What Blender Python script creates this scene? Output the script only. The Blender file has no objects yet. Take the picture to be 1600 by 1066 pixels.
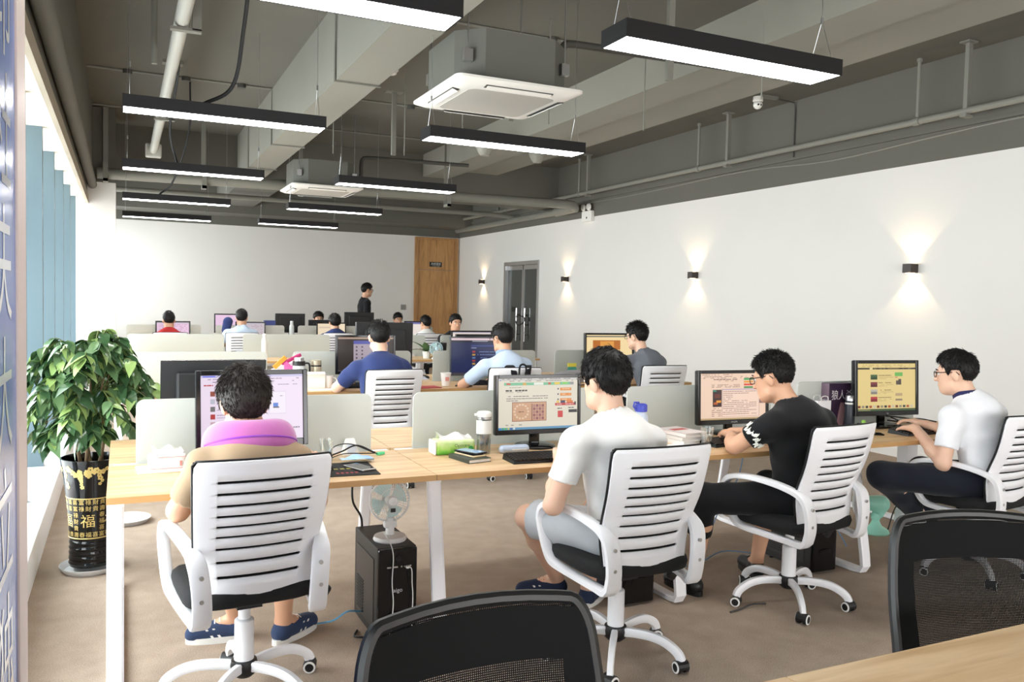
import bpy, bmesh, math, random
import numpy as np
from mathutils import Vector, Matrix
random.seed(7); rng = np.random.default_rng(7)
PI = math.pi
SC = bpy.context.scene
COL = SC.collection
# ---------------------------------------------------------------- camera
cam_data = bpy.data.cameras.new('camera')
cam_data.lens = 29.25; cam_data.sensor_width = 36.0
cam_data.clip_start = 0.02; cam_data.clip_end = 300
cam = bpy.data.objects.new('camera', cam_data); COL.objects.link(cam)
# world X = along the desk rows, Y = into the room, Z = up (the lens was level within 1.3 degrees of roll)
AX = ((0.905545, 0.000651, 0.424250), (-0.423642, -0.052173, 0.904326), (0.022723, -0.998638, -0.046969))
cam.matrix_world = Matrix(((AX[0][0], -AX[0][1], -AX[0][2], 0.0),
                           (AX[1][0], -AX[1][1], -AX[1][2], 0.0),
                           (AX[2][0], -AX[2][1], -AX[2][2], 1.5), (0, 0, 0, 1)))
SC.camera = cam
# ---------------------------------------------------------------- sky, daylight, exposure
SC.view_settings.view_transform = 'Standard'
SC.view_settings.look = 'None'
SC.view_settings.gamma = 1.0
SC.view_settings.use_curve_mapping = False
SC.view_settings.exposure = 0.88
w = bpy.data.worlds.new('overcast_sky'); SC.world = w
w.use_nodes = True
bg = w.node_tree.nodes['Background']
bg.inputs['Color'].default_value = (1.0, 0.99, 0.985, 1)
bg.inputs['Strength'].default_value = 6.0
SC.cycles.max_bounces = 7
SC.cycles.diffuse_bounces = 5
SC.cycles.transparent_max_bounces = 16
SC.cycles.caustics_reflective = False
SC.cycles.caustics_refractive = False
SC.cycles.sample_clamp_indirect = 6.0
SC.cycles.use_denoising = True
def portal(loc, rot, sx, sy):
    l = bpy.data.lights.new('daylight_portal', 'AREA'); l.shape = 'RECTANGLE'; l.size = sx; l.size_y = sy
    l.cycles.is_portal = True
    o = bpy.data.objects.new('daylight_portal', l); COL.objects.link(o)
    o.location = loc; o.rotation_euler = rot
portal((-0.86, 3.2, 1.45), (0, -PI/2, 0), 2.5, 18.4)
portal((-0.95, 15.8, 1.8), (0, -PI/2, 0), 1.8, 5.1)
portal((3.3, -5.95, 1.35), (PI/2, 0, 0), 7.6, 2.0)

# ---------------------------------------------------------------- helpers: materials
MATS = {}
def srgb(r, g, b):
    f = lambda c: (c/255)/12.92 if c/255 <= 0.04045 else (((c/255)+0.055)/1.055)**2.4
    return (f(r), f(g), f(b))
def mat(name, col, rough=0.5, metal=0.0, spec=0.5, var=0.0, vscale=8.0, bump=0.0, bscale=80.0, emit=None, estr=0.0,
        alpha=1.0, trans=0.0, ior=1.45, sheen=0.0, coat=0.0):
    if name in MATS: return MATS[name]
    m = bpy.data.materials.new(name); m.use_nodes = True
    nt = m.node_tree; b = nt.nodes['Principled BSDF']
    b.inputs['Base Color'].default_value = (*col, 1)
    b.inputs['Roughness'].default_value = rough
    b.inputs['Metallic'].default_value = metal
    b.inputs['Specular IOR Level'].default_value = spec
    b.inputs['IOR'].default_value = ior
    b.inputs['Alpha'].default_value = alpha
    b.inputs['Transmission Weight'].default_value = trans
    b.inputs['Sheen Weight'].default_value = sheen
    b.inputs['Coat Weight'].default_value = coat
    if emit:
        b.inputs['Emission Color'].default_value = (*emit, 1); b.inputs['Emission Strength'].default_value = estr
    if var > 0 or bump > 0:
        tc = nt.nodes.new('ShaderNodeTexCoord')
    if var > 0:
        n = nt.nodes.new('ShaderNodeTexNoise'); n.inputs['Scale'].default_value = vscale; n.inputs['Detail'].default_value = 4
        mx = nt.nodes.new('ShaderNodeMix'); mx.data_type = 'RGBA'
        mx.inputs[6].default_value = (*[max(0, c*(1-var)) for c in col], 1)
        mx.inputs[7].default_value = (*[min(1, c*(1+var)) for c in col], 1)
        nt.links.new(tc.outputs['Object'], n.inputs['Vector']); nt.links.new(n.outputs['Fac'], mx.inputs[0])
        nt.links.new(mx.outputs[2], b.inputs['Base Color'])
    if bump > 0:
        n2 = nt.nodes.new('ShaderNodeTexNoise'); n2.inputs['Scale'].default_value = bscale; n2.inputs['Detail'].default_value = 3
        bp = nt.nodes.new('ShaderNodeBump'); bp.inputs['Strength'].default_value = bump; bp.inputs['Distance'].default_value = 0.01
        nt.links.new(tc.outputs['Object'], n2.inputs['Vector']); nt.links.new(n2.outputs['Fac'], bp.inputs['Height'])
        nt.links.new(bp.outputs['Normal'], b.inputs['Normal'])
    MATS[name] = m
    return m
def emat(col, s=1.0):
    """a flat glowing colour for screen pixels"""
    k = 'screen_%d_%d_%d_%d' % tuple(int(v) for v in (*col, s*100))
    if k in MATS: return MATS[k]
    return mat(k, (0.01, 0.01, 0.01), 0.35, emit=srgb(*col), estr=s)
def wood(name, c1, c2, axis='X', rough=0.42):
    if name in MATS: return MATS[name]
    m = bpy.data.materials.new(name); m.use_nodes = True
    nt = m.node_tree; b = nt.nodes['Principled BSDF']; b.inputs['Roughness'].default_value = rough
    tc = nt.nodes.new('ShaderNodeTexCoord'); mp = nt.nodes.new('ShaderNodeMapping')
    s = {'X': (0.55, 5, 5), 'Z': (5, 5, 0.55)}[axis]
    mp.inputs['Scale'].default_value = s
    n = nt.nodes.new('ShaderNodeTexNoise'); n.inputs['Scale'].default_value = 1.6; n.inputs['Detail'].default_value = 5; n.inputs['Distortion'].default_value = 0.6
    wv = nt.nodes.new('ShaderNodeMath'); wv.operation = 'MULTIPLY'; wv.inputs[1].default_value = 9.0
    fr = nt.nodes.new('ShaderNodeMath'); fr.operation = 'PINGPONG'; fr.inputs[1].default_value = 1.0
    n2 = nt.nodes.new('ShaderNodeTexNoise'); n2.inputs['Scale'].default_value = 14; n2.inputs['Detail'].default_value = 6
    mp2 = nt.nodes.new('ShaderNodeMapping'); mp2.inputs['Scale'].default_value = {'X': (0.35, 6, 6), 'Z': (6, 6, 0.35)}[axis]
    ad = nt.nodes.new('ShaderNodeMix'); ad.data_type = 'FLOAT'; ad.inputs[0].default_value = 0.5
    cr = nt.nodes.new('ShaderNodeValToRGB')
    cr.color_ramp.elements[0].position = 0.2; cr.color_ramp.elements[0].color = (*c2, 1)
    cr.color_ramp.elements[1].position = 0.75; cr.color_ramp.elements[1].color = (*c1, 1)
    L = nt.links.new
    L(tc.outputs['Object'], mp.inputs['Vector']); L(mp.outputs['Vector'], n.inputs['Vector'])
    L(n.outputs['Fac'], wv.inputs[0]); L(wv.outputs[0], fr.inputs[0])
    L(tc.outputs['Object'], mp2.inputs['Vector']); L(mp2.outputs['Vector'], n2.inputs['Vector'])
    L(fr.outputs[0], ad.inputs[2]); L(n2.outputs['Fac'], ad.inputs[3])
    L(ad.outputs[0], cr.inputs['Fac']); L(cr.outputs['Color'], b.inputs['Base Color'])
    MATS[name] = m
    return m
def netting(name, col, pitch, hole, rough=0.7):
    """woven mesh cloth: real see-through holes on a square pitch"""
    if name in MATS: return MATS[name]
    m = bpy.data.materials.new(name); m.use_nodes = True
    nt = m.node_tree; b = nt.nodes['Principled BSDF']; b.inputs['Base Color'].default_value = (*col, 1); b.inputs['Roughness'].default_value = rough; b.inputs['Specular IOR Level'].default_value = 0.12
    out = nt.nodes['Material Output']; L = nt.links.new
    tc = nt.nodes.new('ShaderNodeTexCoord'); sp = nt.nodes.new('ShaderNodeSeparateXYZ'); L(tc.outputs['Object'], sp.inputs[0])
    hs = []
    for ch in ('X', 'Z'):
        a = nt.nodes.new('ShaderNodeMath'); a.operation = 'DIVIDE'; a.inputs[1].default_value = pitch; L(sp.outputs[ch], a.inputs[0])
        f = nt.nodes.new('ShaderNodeMath'); f.operation = 'FRACT'; L(a.outputs[0], f.inputs[0])
        l = nt.nodes.new('ShaderNodeMath'); l.operation = 'LESS_THAN'; l.inputs[1].default_value = hole; L(f.outputs[0], l.inputs[0]); hs.append(l)
    mu = nt.nodes.new('ShaderNodeMath'); mu.operation = 'MULTIPLY'; L(hs[0].outputs[0], mu.inputs[0]); L(hs[1].outputs[0], mu.inputs[1])
    tr = nt.nodes.new('ShaderNodeBsdfTransparent'); ms = nt.nodes.new('ShaderNodeMixShader')
    L(mu.outputs[0], ms.inputs[0]); L(b.outputs[0], ms.inputs[1]); L(tr.outputs[0], ms.inputs[2]); L(ms.outputs[0], out.inputs['Surface'])
    MATS[name] = m
    return m

# ---------------------------------------------------------------- helpers: geometry
class MB:
    """collects shapes; build() links them as ONE mesh object"""
    def __init__(s): s.v = []; s.f = []; s.mi = []; s.mats = []; s.cur = 0
    def use(s, m):
        if m not in s.mats: s.mats.append(m)
        s.cur = s.mats.index(m); return s
    def add(s, vs, fs):
        o = len(s.v); s.v += [tuple(p) for p in vs]
        for f in fs: s.f.append([i+o for i in f]); s.mi.append(s.cur)
        return s
    def box(s, c, d, rz=0.0, rx=0.0, ry=0.0, bev=0.0):
        hx, hy, hz = d[0]/2, d[1]/2, d[2]/2
        M = Matrix.Rotation(rz, 3, 'Z') @ Matrix.Rotation(ry, 3, 'Y') @ Matrix.Rotation(rx, 3, 'X')
        if bev <= 0:
            vs = [Vector((x*hx, y*hy, z*hz)) for z in (-1, 1) for x, y in ((-1, -1), (1, -1), (1, 1), (-1, 1))]
            fs = [(3, 2, 1, 0), (4, 5, 6, 7), (0, 1, 5, 4), (1, 2, 6, 5), (2, 3, 7, 6), (3, 0, 4, 7)]
        else:
            b = min(bev, hx*.99, hy*.99, hz*.99); vs = []; fs = []
            k = 0.29*b
            rings = [(b, 0), (k, k), (0, b)]
            lv = [(-hz, b)] + [(-hz + k, k)] + [(-hz + b, 0)] + [(hz - b, 0)] + [(hz - k, k)] + [(hz, b)]
            for z, ins in lv:
                for sx, sy in ((-1, -1), (1, -1), (1, 1), (-1, 1)):
                    X, Y = hx - ins, hy - ins
                    q = max(b - ins, 0.0)
                    a = [(X - q, Y), (X - q*0.29, Y - q*0.29), (X, Y - q)]
                    if sx*sy > 0: a = a[::-1]
                    vs += [Vector((sx*p, sy*r, z)) for p, r in a]
            n = 12
            for i in range(len(lv)-1):
                for j in range(n): fs.append((i*n+j, i*n+(j+1) % n, (i+1)*n+(j+1) % n, (i+1)*n+j))
            fs.append(tuple(range(n))[::-1]); fs.append(tuple((len(lv)-1)*n+j for j in range(n)))
        return s.add([M @ p + Vector(c) for p in vs], fs)
    def b2(s, x0, x1, y0, y1, z0, z1, bev=0.0):
        return s.box(((x0+x1)/2, (y0+y1)/2, (z0+z1)/2), (abs(x1-x0), abs(y1-y0), abs(z1-z0)), bev=bev)
    def tube(s, pts, r, n=8, cap=True, closed=False, flat=None, up=None):
        """sweep a round (or flat = (w, h) rectangular/elliptic) section along pts; r may be a list"""
        P = [Vector(p) for p in pts]; m = len(P)
        R = r if isinstance(r, (list, tuple)) else [r]*m
        nrm = None; vs = []
        for i in range(m):
            a = P[(i-1) % m] if (closed or i > 0) else P[i]
            b = P[(i+1) % m] if (closed or i < m-1) else P[i]
            t = (b - a).normalized()
            if up is not None:
                u = Vector(up); u = (u - t*u.dot(t)).normalized()
            elif nrm is None:
                u = t.orthogonal().normalized()
            else:
                u = (nrm - t*nrm.dot(t)); u = u.normalized() if u.length > 1e-6 else t.orthogonal().normalized()
            nrm = u; v = t.cross(u)
            if flat:
                fw, fh = flat if not isinstance(flat[0], (list, tuple)) else flat[i]
                c = 0.72
                sec = [(-fw, -fh*c), (-fw, fh*c), (-fw*c, fh), (fw*c, fh), (fw, fh*c), (fw, -fh*c), (fw*c, -fh), (-fw*c, -fh)]
                sec = [(p*.5*R[i], q*.5*R[i]) for p, q in sec]
            else:
                sec = [(math.cos(2*PI*k/n)*R[i], math.sin(2*PI*k/n)*R[i]) for k in range(n)]
            vs += [P[i] + u*p + v*q for p, q in sec]
        k = len(sec); fs = []
        for i in range(m if closed else m-1):
            for j in range(k):
                i2 = (i+1) % m
                fs.append((i*k+j, i*k+(j+1) % k, i2*k+(j+1) % k, i2*k+j))
        if cap and not closed:
            fs.append(tuple(range(k))[::-1]); fs.append(tuple((m-1)*k+j for j in range(k)))
        return s.add(vs, fs)
    def cyl(s, c, r, h, n=20, axis='Z', r2=None):
        d = {'X': Vector((h/2, 0, 0)), 'Y': Vector((0, h/2, 0)), 'Z': Vector((0, 0, h/2))}[axis]
        return s.tube([Vector(c)-d, Vector(c)+d], [r, r if r2 is None else r2], n)
    def lathe(s, prof, c=(0, 0, 0), n=24, axis='Z', cap=False):
        vs = []; fs = []
        for r, z in prof:
            for k in range(n):
                a = 2*PI*k/n; x, y = r*math.cos(a), r*math.sin(a)
                p = {'Z': (x, y, z), 'Y': (x, z, y), 'X': (z, x, y)}[axis]
                vs.append((p[0]+c[0], p[1]+c[1], p[2]+c[2]))
        for i in range(len(prof)-1):
            for k in range(n): fs.append((i*n+k, i*n+(k+1) % n, (i+1)*n+(k+1) % n, (i+1)*n+k))
        if cap: fs.append(tuple(range(n))[::-1]); fs.append(tuple((len(prof)-1)*n+k for k in range(n)))
        return s.add(vs, fs)
    def ball(s, c, r, n=12, m=8):
        rr = r if isinstance(r, (tuple, list)) else (r, r, r)
        vs = [(c[0], c[1], c[2]-rr[2])]; fs = []
        for i in range(1, m):
            t = PI*i/m
            for k in range(n): vs.append((c[0]+rr[0]*math.sin(t)*math.cos(2*PI*k/n), c[1]+rr[1]*math.sin(t)*math.sin(2*PI*k/n), c[2]-rr[2]*math.cos(t)))
        vs.append((c[0], c[1], c[2]+rr[2])); L = len(vs)-1
        for k in range(n): fs.append((0, 1+(k+1) % n, 1+k)); fs.append((L, L-n+k, L-n+(k+1) % n))
        for i in range(m-2):
            for k in range(n): fs.append((1+i*n+k, 1+i*n+(k+1) % n, 1+(i+1)*n+(k+1) % n, 1+(i+1)*n+k))
        return s.add(vs, fs)
    def prism(s, poly, z0, z1, plane='XY'):
        f3 = {'XY': lambda p, z: (p[0], p[1], z), 'XZ': lambda p, z: (p[0], z, p[1]), 'YZ': lambda p, z: (z, p[0], p[1])}[plane]
        n = len(poly)
        vs = [f3(p, z0) for p in poly] + [f3(p, z1) for p in poly]
        fs = [tuple(range(n))[::-1], tuple(range(n, 2*n))] + [(i, (i+1) % n, n+(i+1) % n, n+i) for i in range(n)]
        return s.add(vs, fs)
    def quad(s, a, b, c, d): return s.add([a, b, c, d], [(0, 1, 2, 3)])
    def grid(s, fn, nu, nv):
        vs = [fn(i/nu, j/nv) for j in range(nv+1) for i in range(nu+1)]
        return s.add(vs, [(j*(nu+1)+i, j*(nu+1)+i+1, (j+1)*(nu+1)+i+1, (j+1)*(nu+1)+i) for j in range(nv) for i in range(nu)])
    def build(s, name, material=None, parent=None, smooth=False, angle=0.7, fix=True):
        me = bpy.data.meshes.new(name)
        me.from_pydata([tuple(p) for p in s.v], [], s.f)
        for m in (s.mats if s.mats else [material]): me.materials.append(m)
        if s.mats: me.polygons.foreach_set('material_index', s.mi)
        if fix:
            bm = bmesh.new(); bm.from_mesh(me); bmesh.ops.recalc_face_normals(bm, faces=bm.faces)
            if smooth:
                for f in bm.faces: f.smooth = True
                for e in bm.edges:
                    if len(e.link_faces) == 2 and e.calc_face_angle(0) > angle: e.smooth = False
            bm.to_mesh(me); bm.free()
        elif smooth:
            me.polygons.foreach_set('use_smooth', [True]*len(me.polygons))
        me.update()
        o = bpy.data.objects.new(name, me); COL.objects.link(o)
        if parent is not None: o.parent = parent
        return o
def tag(o, label=None, cat=None, group=None, kind=None):
    if label: o['label'] = label
    if cat: o['category'] = cat
    if group: o['group'] = group
    if kind: o['kind'] = kind
    return o
def thing(name, label, cat, loc=(0, 0, 0), rz=0.0, group=None):
    o = bpy.data.objects.new(name, None); COL.objects.link(o); o.empty_display_size = 0.1
    o.location = loc; o.rotation_euler = (0, 0, rz)
    return tag(o, label, cat, group)
def struct(name, mb, m=None, parent=None, smooth=False):
    o = mb.build(name, m, parent, smooth)
    if parent is None: o['kind'] = 'structure'
    return o
KIDS = {}
def kids_of(o): return [c for c in COL.objects if c.parent == o]
def dup(root, loc=None, rz=None, label=None, group=None):
    r = root.copy(); COL.objects.link(r)
    if loc is not None: r.location = loc
    if rz is not None: r.rotation_euler = (0, 0, rz)
    if label: r['label'] = label
    if group: r['group'] = group
    for ch in root.children:
        c = ch.copy(); COL.objects.link(c); c.parent = r
        for g in ch.children:
            d = g.copy(); COL.objects.link(d); d.parent = c
    return r
def bez(pts, n=8):
    """smooth Catmull-Rom path through pts"""
    P = [Vector(p) for p in pts]; P = [2*P[0]-P[1]] + P + [2*P[-1]-P[-2]]; out = []
    for i in range(1, len(P)-2):
        a, b, c, d = P[i-1:i+3]
        for k in range(n):
            t = k/n
            out.append(0.5*((2*b) + (c-a)*t + (2*a-5*b+4*c-d)*t*t + (3*b-a-3*c+d)*t**3))
    out.append(P[-2]); return out
def text_geo(s, size):
    cu = bpy.data.curves.new('lettering', 'FONT'); cu.body = s; cu.size = size; cu.align_x = 'CENTER'; cu.align_y = 'CENTER'; cu.resolution_u = 3
    ob = bpy.data.objects.new('lettering', cu); COL.objects.link(ob)
    dg = bpy.context.evaluated_depsgraph_get(); dg.update()
    me = bpy.data.meshes.new_from_object(ob.evaluated_get(dg))
    vs = [tuple(v.co) for v in me.vertices]; fs = [tuple(p.vertices) for p in me.polygons]
    bpy.data.objects.remove(ob); bpy.data.curves.remove(cu); bpy.data.meshes.remove(me)
    return vs, fs
# ---------------------------------------------------------------- materials
M_white = mat('white_wall_paint', srgb(228, 225, 220), 0.85, var=0.03, vscale=1.2)
M_beam = mat('ceiling_paint_lit_beam', srgb(138, 136, 126), 0.8, var=0.06, vscale=1.5, bump=0.15, bscale=30)  # ceiling paint lightened so the long beams look lit by the windows
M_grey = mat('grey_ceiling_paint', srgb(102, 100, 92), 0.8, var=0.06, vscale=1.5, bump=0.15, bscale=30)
M_pipe = mat('painted_pipe_grey', srgb(128, 127, 118), 0.5)
M_pipew = mat('pvc_pipe_pale', srgb(196, 195, 186), 0.4)
M_metalw = mat('white_powder_coat', srgb(238, 237, 240), 0.35)
M_black = mat('black_plastic', srgb(24, 24, 25), 0.4)
M_blackg = mat('black_gloss_plastic', srgb(14, 14, 15), 0.12)
M_char = mat('charcoal_metal', srgb(30, 29, 30), 0.5, spec=0.25)
M_plw = mat('white_chair_plastic', srgb(240, 240, 243), 0.32)
M_steel = mat('brushed_steel', (0.55, 0.55, 0.55), 0.28, metal=1.0)
M_chrome = mat('chrome', (0.7, 0.7, 0.7), 0.12, metal=1.0)
M_oak = wood('desk_oak_laminate', srgb(229, 198, 156), srgb(206, 168, 122), 'X')
M_edge = mat('desk_edge_band', srgb(190, 148, 96), 0.5, var=0.08, vscale=20)
M_door = wood('door_oak_veneer', srgb(196, 148, 92), srgb(166, 120, 70), 'Z')
M_sill = mat('white_sill', srgb(240, 240, 240), 0.4)
M_cream = mat('cream_soffit_paint', srgb(238, 232, 214), 0.7)
M_teal = mat('blue_grey_curtain_wall_metal', srgb(88, 106, 114), 0.4, metal=0.0)
def carpet():
    m = bpy.data.materials.new('taupe_carpet'); m.use_nodes = True
    nt = m.node_tree; b = nt.nodes['Principled BSDF']; L = nt.links.new
    b.inputs['Roughness'].default_value = 0.95; b.inputs['Specular IOR Level'].default_value = 0.1
    tc = nt.nodes.new('ShaderNodeTexCoord')
    n = nt.nodes.new('ShaderNodeTexNoise'); n.inputs['Scale'].default_value = 260; n.inputs['Detail'].default_value = 3
    n2 = nt.nodes.new('ShaderNodeTexNoise'); n2.inputs['Scale'].default_value = 9; n2.inputs['Detail'].default_value = 5
    ad = nt.nodes.new('ShaderNodeMix'); ad.data_type = 'FLOAT'; ad.inputs[0].default_value = 0.2
    cr = nt.nodes.new('ShaderNodeValToRGB')
    cr.color_ramp.elements[0].position = 0.32; cr.color_ramp.elements[0].color = (*srgb(140, 124, 110), 1)
    cr.color_ramp.elements[1].position = 0.70; cr.color_ramp.elements[1].color = (*srgb(196, 179, 162), 1)
    L(tc.outputs['Object'], n.inputs['Vector']); L(tc.outputs['Object'], n2.inputs['Vector'])
    L(n.outputs['Fac'], ad.inputs[2]); L(n2.outputs['Fac'], ad.inputs[3]); L(ad.outputs[0], cr.inputs['Fac']); L(cr.outputs['Color'], b.inputs['Base Color'])
    bp = nt.nodes.new('ShaderNodeBump'); bp.inputs['Strength'].default_value = 0.5; bp.inputs['Distance'].default_value = 0.004
    L(n.outputs['Fac'], bp.inputs['Height']); L(bp.outputs['Normal'], b.inputs['Normal'])
    return m
M_carpet = carpet()
def clear_glass(name, tint=(1, 1, 1), gloss=0.12, rough=0.02):
    """thin clear sheet: mostly see-through, a little mirror"""
    m = bpy.data.materials.new(name); m.use_nodes = True; nt = m.node_tree; L = nt.links.new
    out = nt.nodes['Material Output']; nt.nodes.remove(nt.nodes['Principled BSDF'])
    t = nt.nodes.new('ShaderNodeBsdfTransparent'); t.inputs[0].default_value = (*tint, 1)
    g = nt.nodes.new('ShaderNodeBsdfGlossy'); g.inputs['Roughness'].default_value = rough; g.inputs['Color'].default_value = (1, 1, 1, 1)
    fr = nt.nodes.new('ShaderNodeLayerWeight'); fr.inputs['Blend'].default_value = 0.5
    pw_ = nt.nodes.new('ShaderNodeMath'); pw_.operation = 'POWER'; pw_.inputs[1].default_value = 3.0; L(fr.outputs['Facing'], pw_.inputs[0])
    fm = nt.nodes.new('ShaderNodeMath'); fm.operation = 'MULTIPLY_ADD'; fm.inputs[1].default_value = 0.6; fm.inputs[2].default_value = gloss*0.3; L(pw_.outputs[0], fm.inputs[0])
    ms = nt.nodes.new('ShaderNodeMixShader'); L(fm.outputs[0], ms.inputs[0]); L(t.outputs[0], ms.inputs[1]); L(g.outputs[0], ms.inputs[2]); L(ms.outputs[0], out.inputs['Surface'])
    MATS[name] = m; return m
M_pane = clear_glass('window_glass', (0.93, 0.97, 0.98), 0.1)
M_glass = clear_glass('drinking_glass', (0.96, 0.98, 0.98), 0.35)
M_doorglass = clear_glass('grey_door_glass', (0.42, 0.47, 0.45), 0.2)
def frosted():
    m = bpy.data.materials.new('frosted_acrylic'); m.use_nodes = True; nt = m.node_tree; L = nt.links.new
    out = nt.nodes['Material Output']; b = nt.nodes['Principled BSDF']
    b.inputs['Base Color'].default_value = (*srgb(210, 212, 208), 1); b.inputs['Roughness'].default_value = 0.45
    tl = nt.nodes.new('ShaderNodeBsdfTranslucent'); tl.inputs[0].default_value = (*srgb(225, 230, 226), 1)
    ms = nt.nodes.new('ShaderNodeMixShader'); ms.inputs[0].default_value = 0.4
    L(b.outputs[0], ms.inputs[1]); L(tl.outputs[0], ms.inputs[2]); L(ms.outputs[0], out.inputs['Surface'])
    return m
M_frost = frosted()

# ---------------------------------------------------------------- room shell
XR, YB, ZC, ZW = 7.2, 18.4, 3.95, 2.97      # right wall, far wall, slab, top of the white paint
YN = -6.0
struct('floor', MB().b2(-0.9, XR+0.2, YN-0.2, YB+0.2, -0.2, 0), M_carpet)
struct('ceiling', MB().b2(-0.9, XR+0.2, YN-0.2, YB+0.2, ZC, ZC+0.2), M_grey)
wb = MB().use(M_white).b2(-0.9, XR+0.2, YB, YB+0.2, 0, ZW).use(M_grey).b2(-0.9, XR+0.2, YB, YB+0.2, ZW, ZC)
struct('wall_back', wb)
# right wall with an opening for the glass door
GD0, GD1, GDH = 14.2, 15.78, 2.31
wr = MB().use(M_white).b2(XR, XR+0.2, YN, GD0, 0, ZW).b2(XR, XR+0.2, GD1, YB, 0, ZW).b2(XR, XR+0.2, GD0, GD1, GDH, ZW)
wr.use(M_grey).b2(XR, XR+0.2, YN, YB, ZW, ZC)
struct('wall_right', wr)
struct('trim_1', MB().b2(XR-0.03, XR, YN, YB, ZW+0.28, ZW+0.31), M_grey)          # ledge in the grey band
struct('baseboard_right', MB().b2(XR-0.012, XR, YN, GD0, 0, 0.08), M_white)
# unseen near wall behind the camera; opening added, sized to light the chair backs
wn = MB().use(M_white).b2(-0.9, XR, YN-0.2, YN, 0, 0.35).use(M_grey).b2(-0.9, XR, YN-0.2, YN, 2.35, ZC).use(M_white).b2(-0.9, -0.5, YN-0.2, YN, 0.35, 2.35).b2(XR-0.3, XR, YN-0.2, YN, 0.35, 2.35)
struct('wall_front', wn)
# window wall on the left: sill, header with soffit, fins, glass
XG = -0.84
YWE = 12.45
struct('wall_left', MB().use(M_grey).b2(-1.04, -0.36, YN, YWE, 2.98, ZC).b2(-1.04, -0.42, YN, YWE, 2.74, 2.985)
       .use(M_cream).b2(-1.04, -0.425, YN, YWE, 2.70, 2.745)
       .use(M_white).b2(-1.04, -0.9, YWE, YWE+0.8, 0, 2.7).b2(-1.04, -0.9, YWE+0.8, YB, 0, 0.9).use(M_grey).b2(-1.04, -0.9, YWE, YB, 2.7, ZC))
struct('trim_2', MB().tube([(-0.36, YN, 2.93), (-0.36, YWE, 2.93)], 0.055, 14), M_grey, smooth=True)
struct('trim_3', MB().b2(-0.44, -0.405, YN, YWE, 2.68, 2.79), mat('greige_fascia', srgb(170, 158, 140), 0.6))
struct('window_sill', MB().b2(-1.0, -0.41, YN, YWE, 0.0, 0.2, bev=0.008), M_sill)
win = thing('window_1', None, None); win['kind'] = 'structure'
ys = [YN+0.02 + 1.165*i for i in range(15)]
fins = [y for y in np.arange(5.85 - 1.2*9, 12.4, 1.2)]
for i, y in enumerate(fins):
    MB().b2(-0.92, -0.53, y-0.035, y+0.035, 0.2, 2.70).build('mullion', M_teal, win)
for i in range(len(fins)-1):
    MB().b2(XG-0.006, XG+0.006, fins[i]+0.035, fins[i+1]-0.035, 0.24, 2.66).build('pane', M_pane, win)
    t = MB().b2(XG-0.04, XG+0.04, fins[i]+0.035, fins[i+1]-0.035, 2.05, 2.11).build('transom', mat('dark_window_bar', srgb(52, 58, 62), 0.4), win)
    if i % 1 == 0:
        MB().b2(XG+0.03, -0.66, fins[i]+0.035, fins[i]+0.095, 2.03, 2.30).build('vent_stay', MATS['dark_window_bar'], win)
for y in (13.4, 14.6, 15.8, 17.0, 18.2): MB().b2(-1.0, -0.9, y-0.03, y+0.03, 0.9, 2.7).build('mullion', M_teal, win)
for a, b in ((13.43, 14.57), (14.63, 15.77), (15.83, 16.97), (17.03, 18.17)): MB().b2(-0.97, -0.96, a, b, 0.9, 2.7).build('pane', M_pane, win)
# corner column
struct('column', MB().use(M_white).b2(-0.9, -0.08, YWE, YWE+0.8, 0, ZW).use(M_grey).b2(-0.9, -0.08, YWE, YWE+0.8, ZW, ZC))
# beams
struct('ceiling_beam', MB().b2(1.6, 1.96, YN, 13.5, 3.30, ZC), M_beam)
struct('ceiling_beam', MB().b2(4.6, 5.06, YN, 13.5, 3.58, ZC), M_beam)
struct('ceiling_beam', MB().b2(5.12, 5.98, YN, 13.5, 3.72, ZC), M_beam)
struct('ceiling_beam', MB().b2(-0.9, XR, 13.5, 13.95, 3.22, ZC), M_grey)
struct('ceiling_beam', MB().b2(1.7, 2.4, 13.95, YB, 3.30, ZC), M_grey)
struct('ceiling_beam', MB().b2(-0.9, XR, 17.6, YB, 3.15, ZC), M_grey)
# corridor behind the glass door, with an added glowing panel to brighten it
struct('corridor_wall', MB().b2(XR+1.9, XR+2.0, 12.5, 17.5, 0, 2.9), mat('corridor_paint', srgb(140, 148, 144), 0.8))
struct('corridor_floor', MB().b2(XR+0.2, XR+2.0, 12.5, 17.5, -0.1, 0), mat('corridor_tile', srgb(120, 118, 112), 0.3))

struct('corridor_shell', MB().b2(XR+0.2, XR+2.0, 12.4, 12.5, 0, 2.9).b2(XR+0.2, XR+2.0, 17.5, 17.6, 0, 2.9).b2(XR+0.2, XR+2.0, 12.4, 17.6, 2.9, 3.0), MATS['corridor_paint'])
struct('corridor_fill_panel', MB().b2(XR+0.8, XR+1.2, 14.5, 15.5, 2.86, 2.9), mat('corridor_fill_glow', (0.9, 0.9, 0.9), 0.5, emit=(1, 0.98, 0.95), estr=5.0))  # added fill, keeps the unseen corridor from going black
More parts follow.
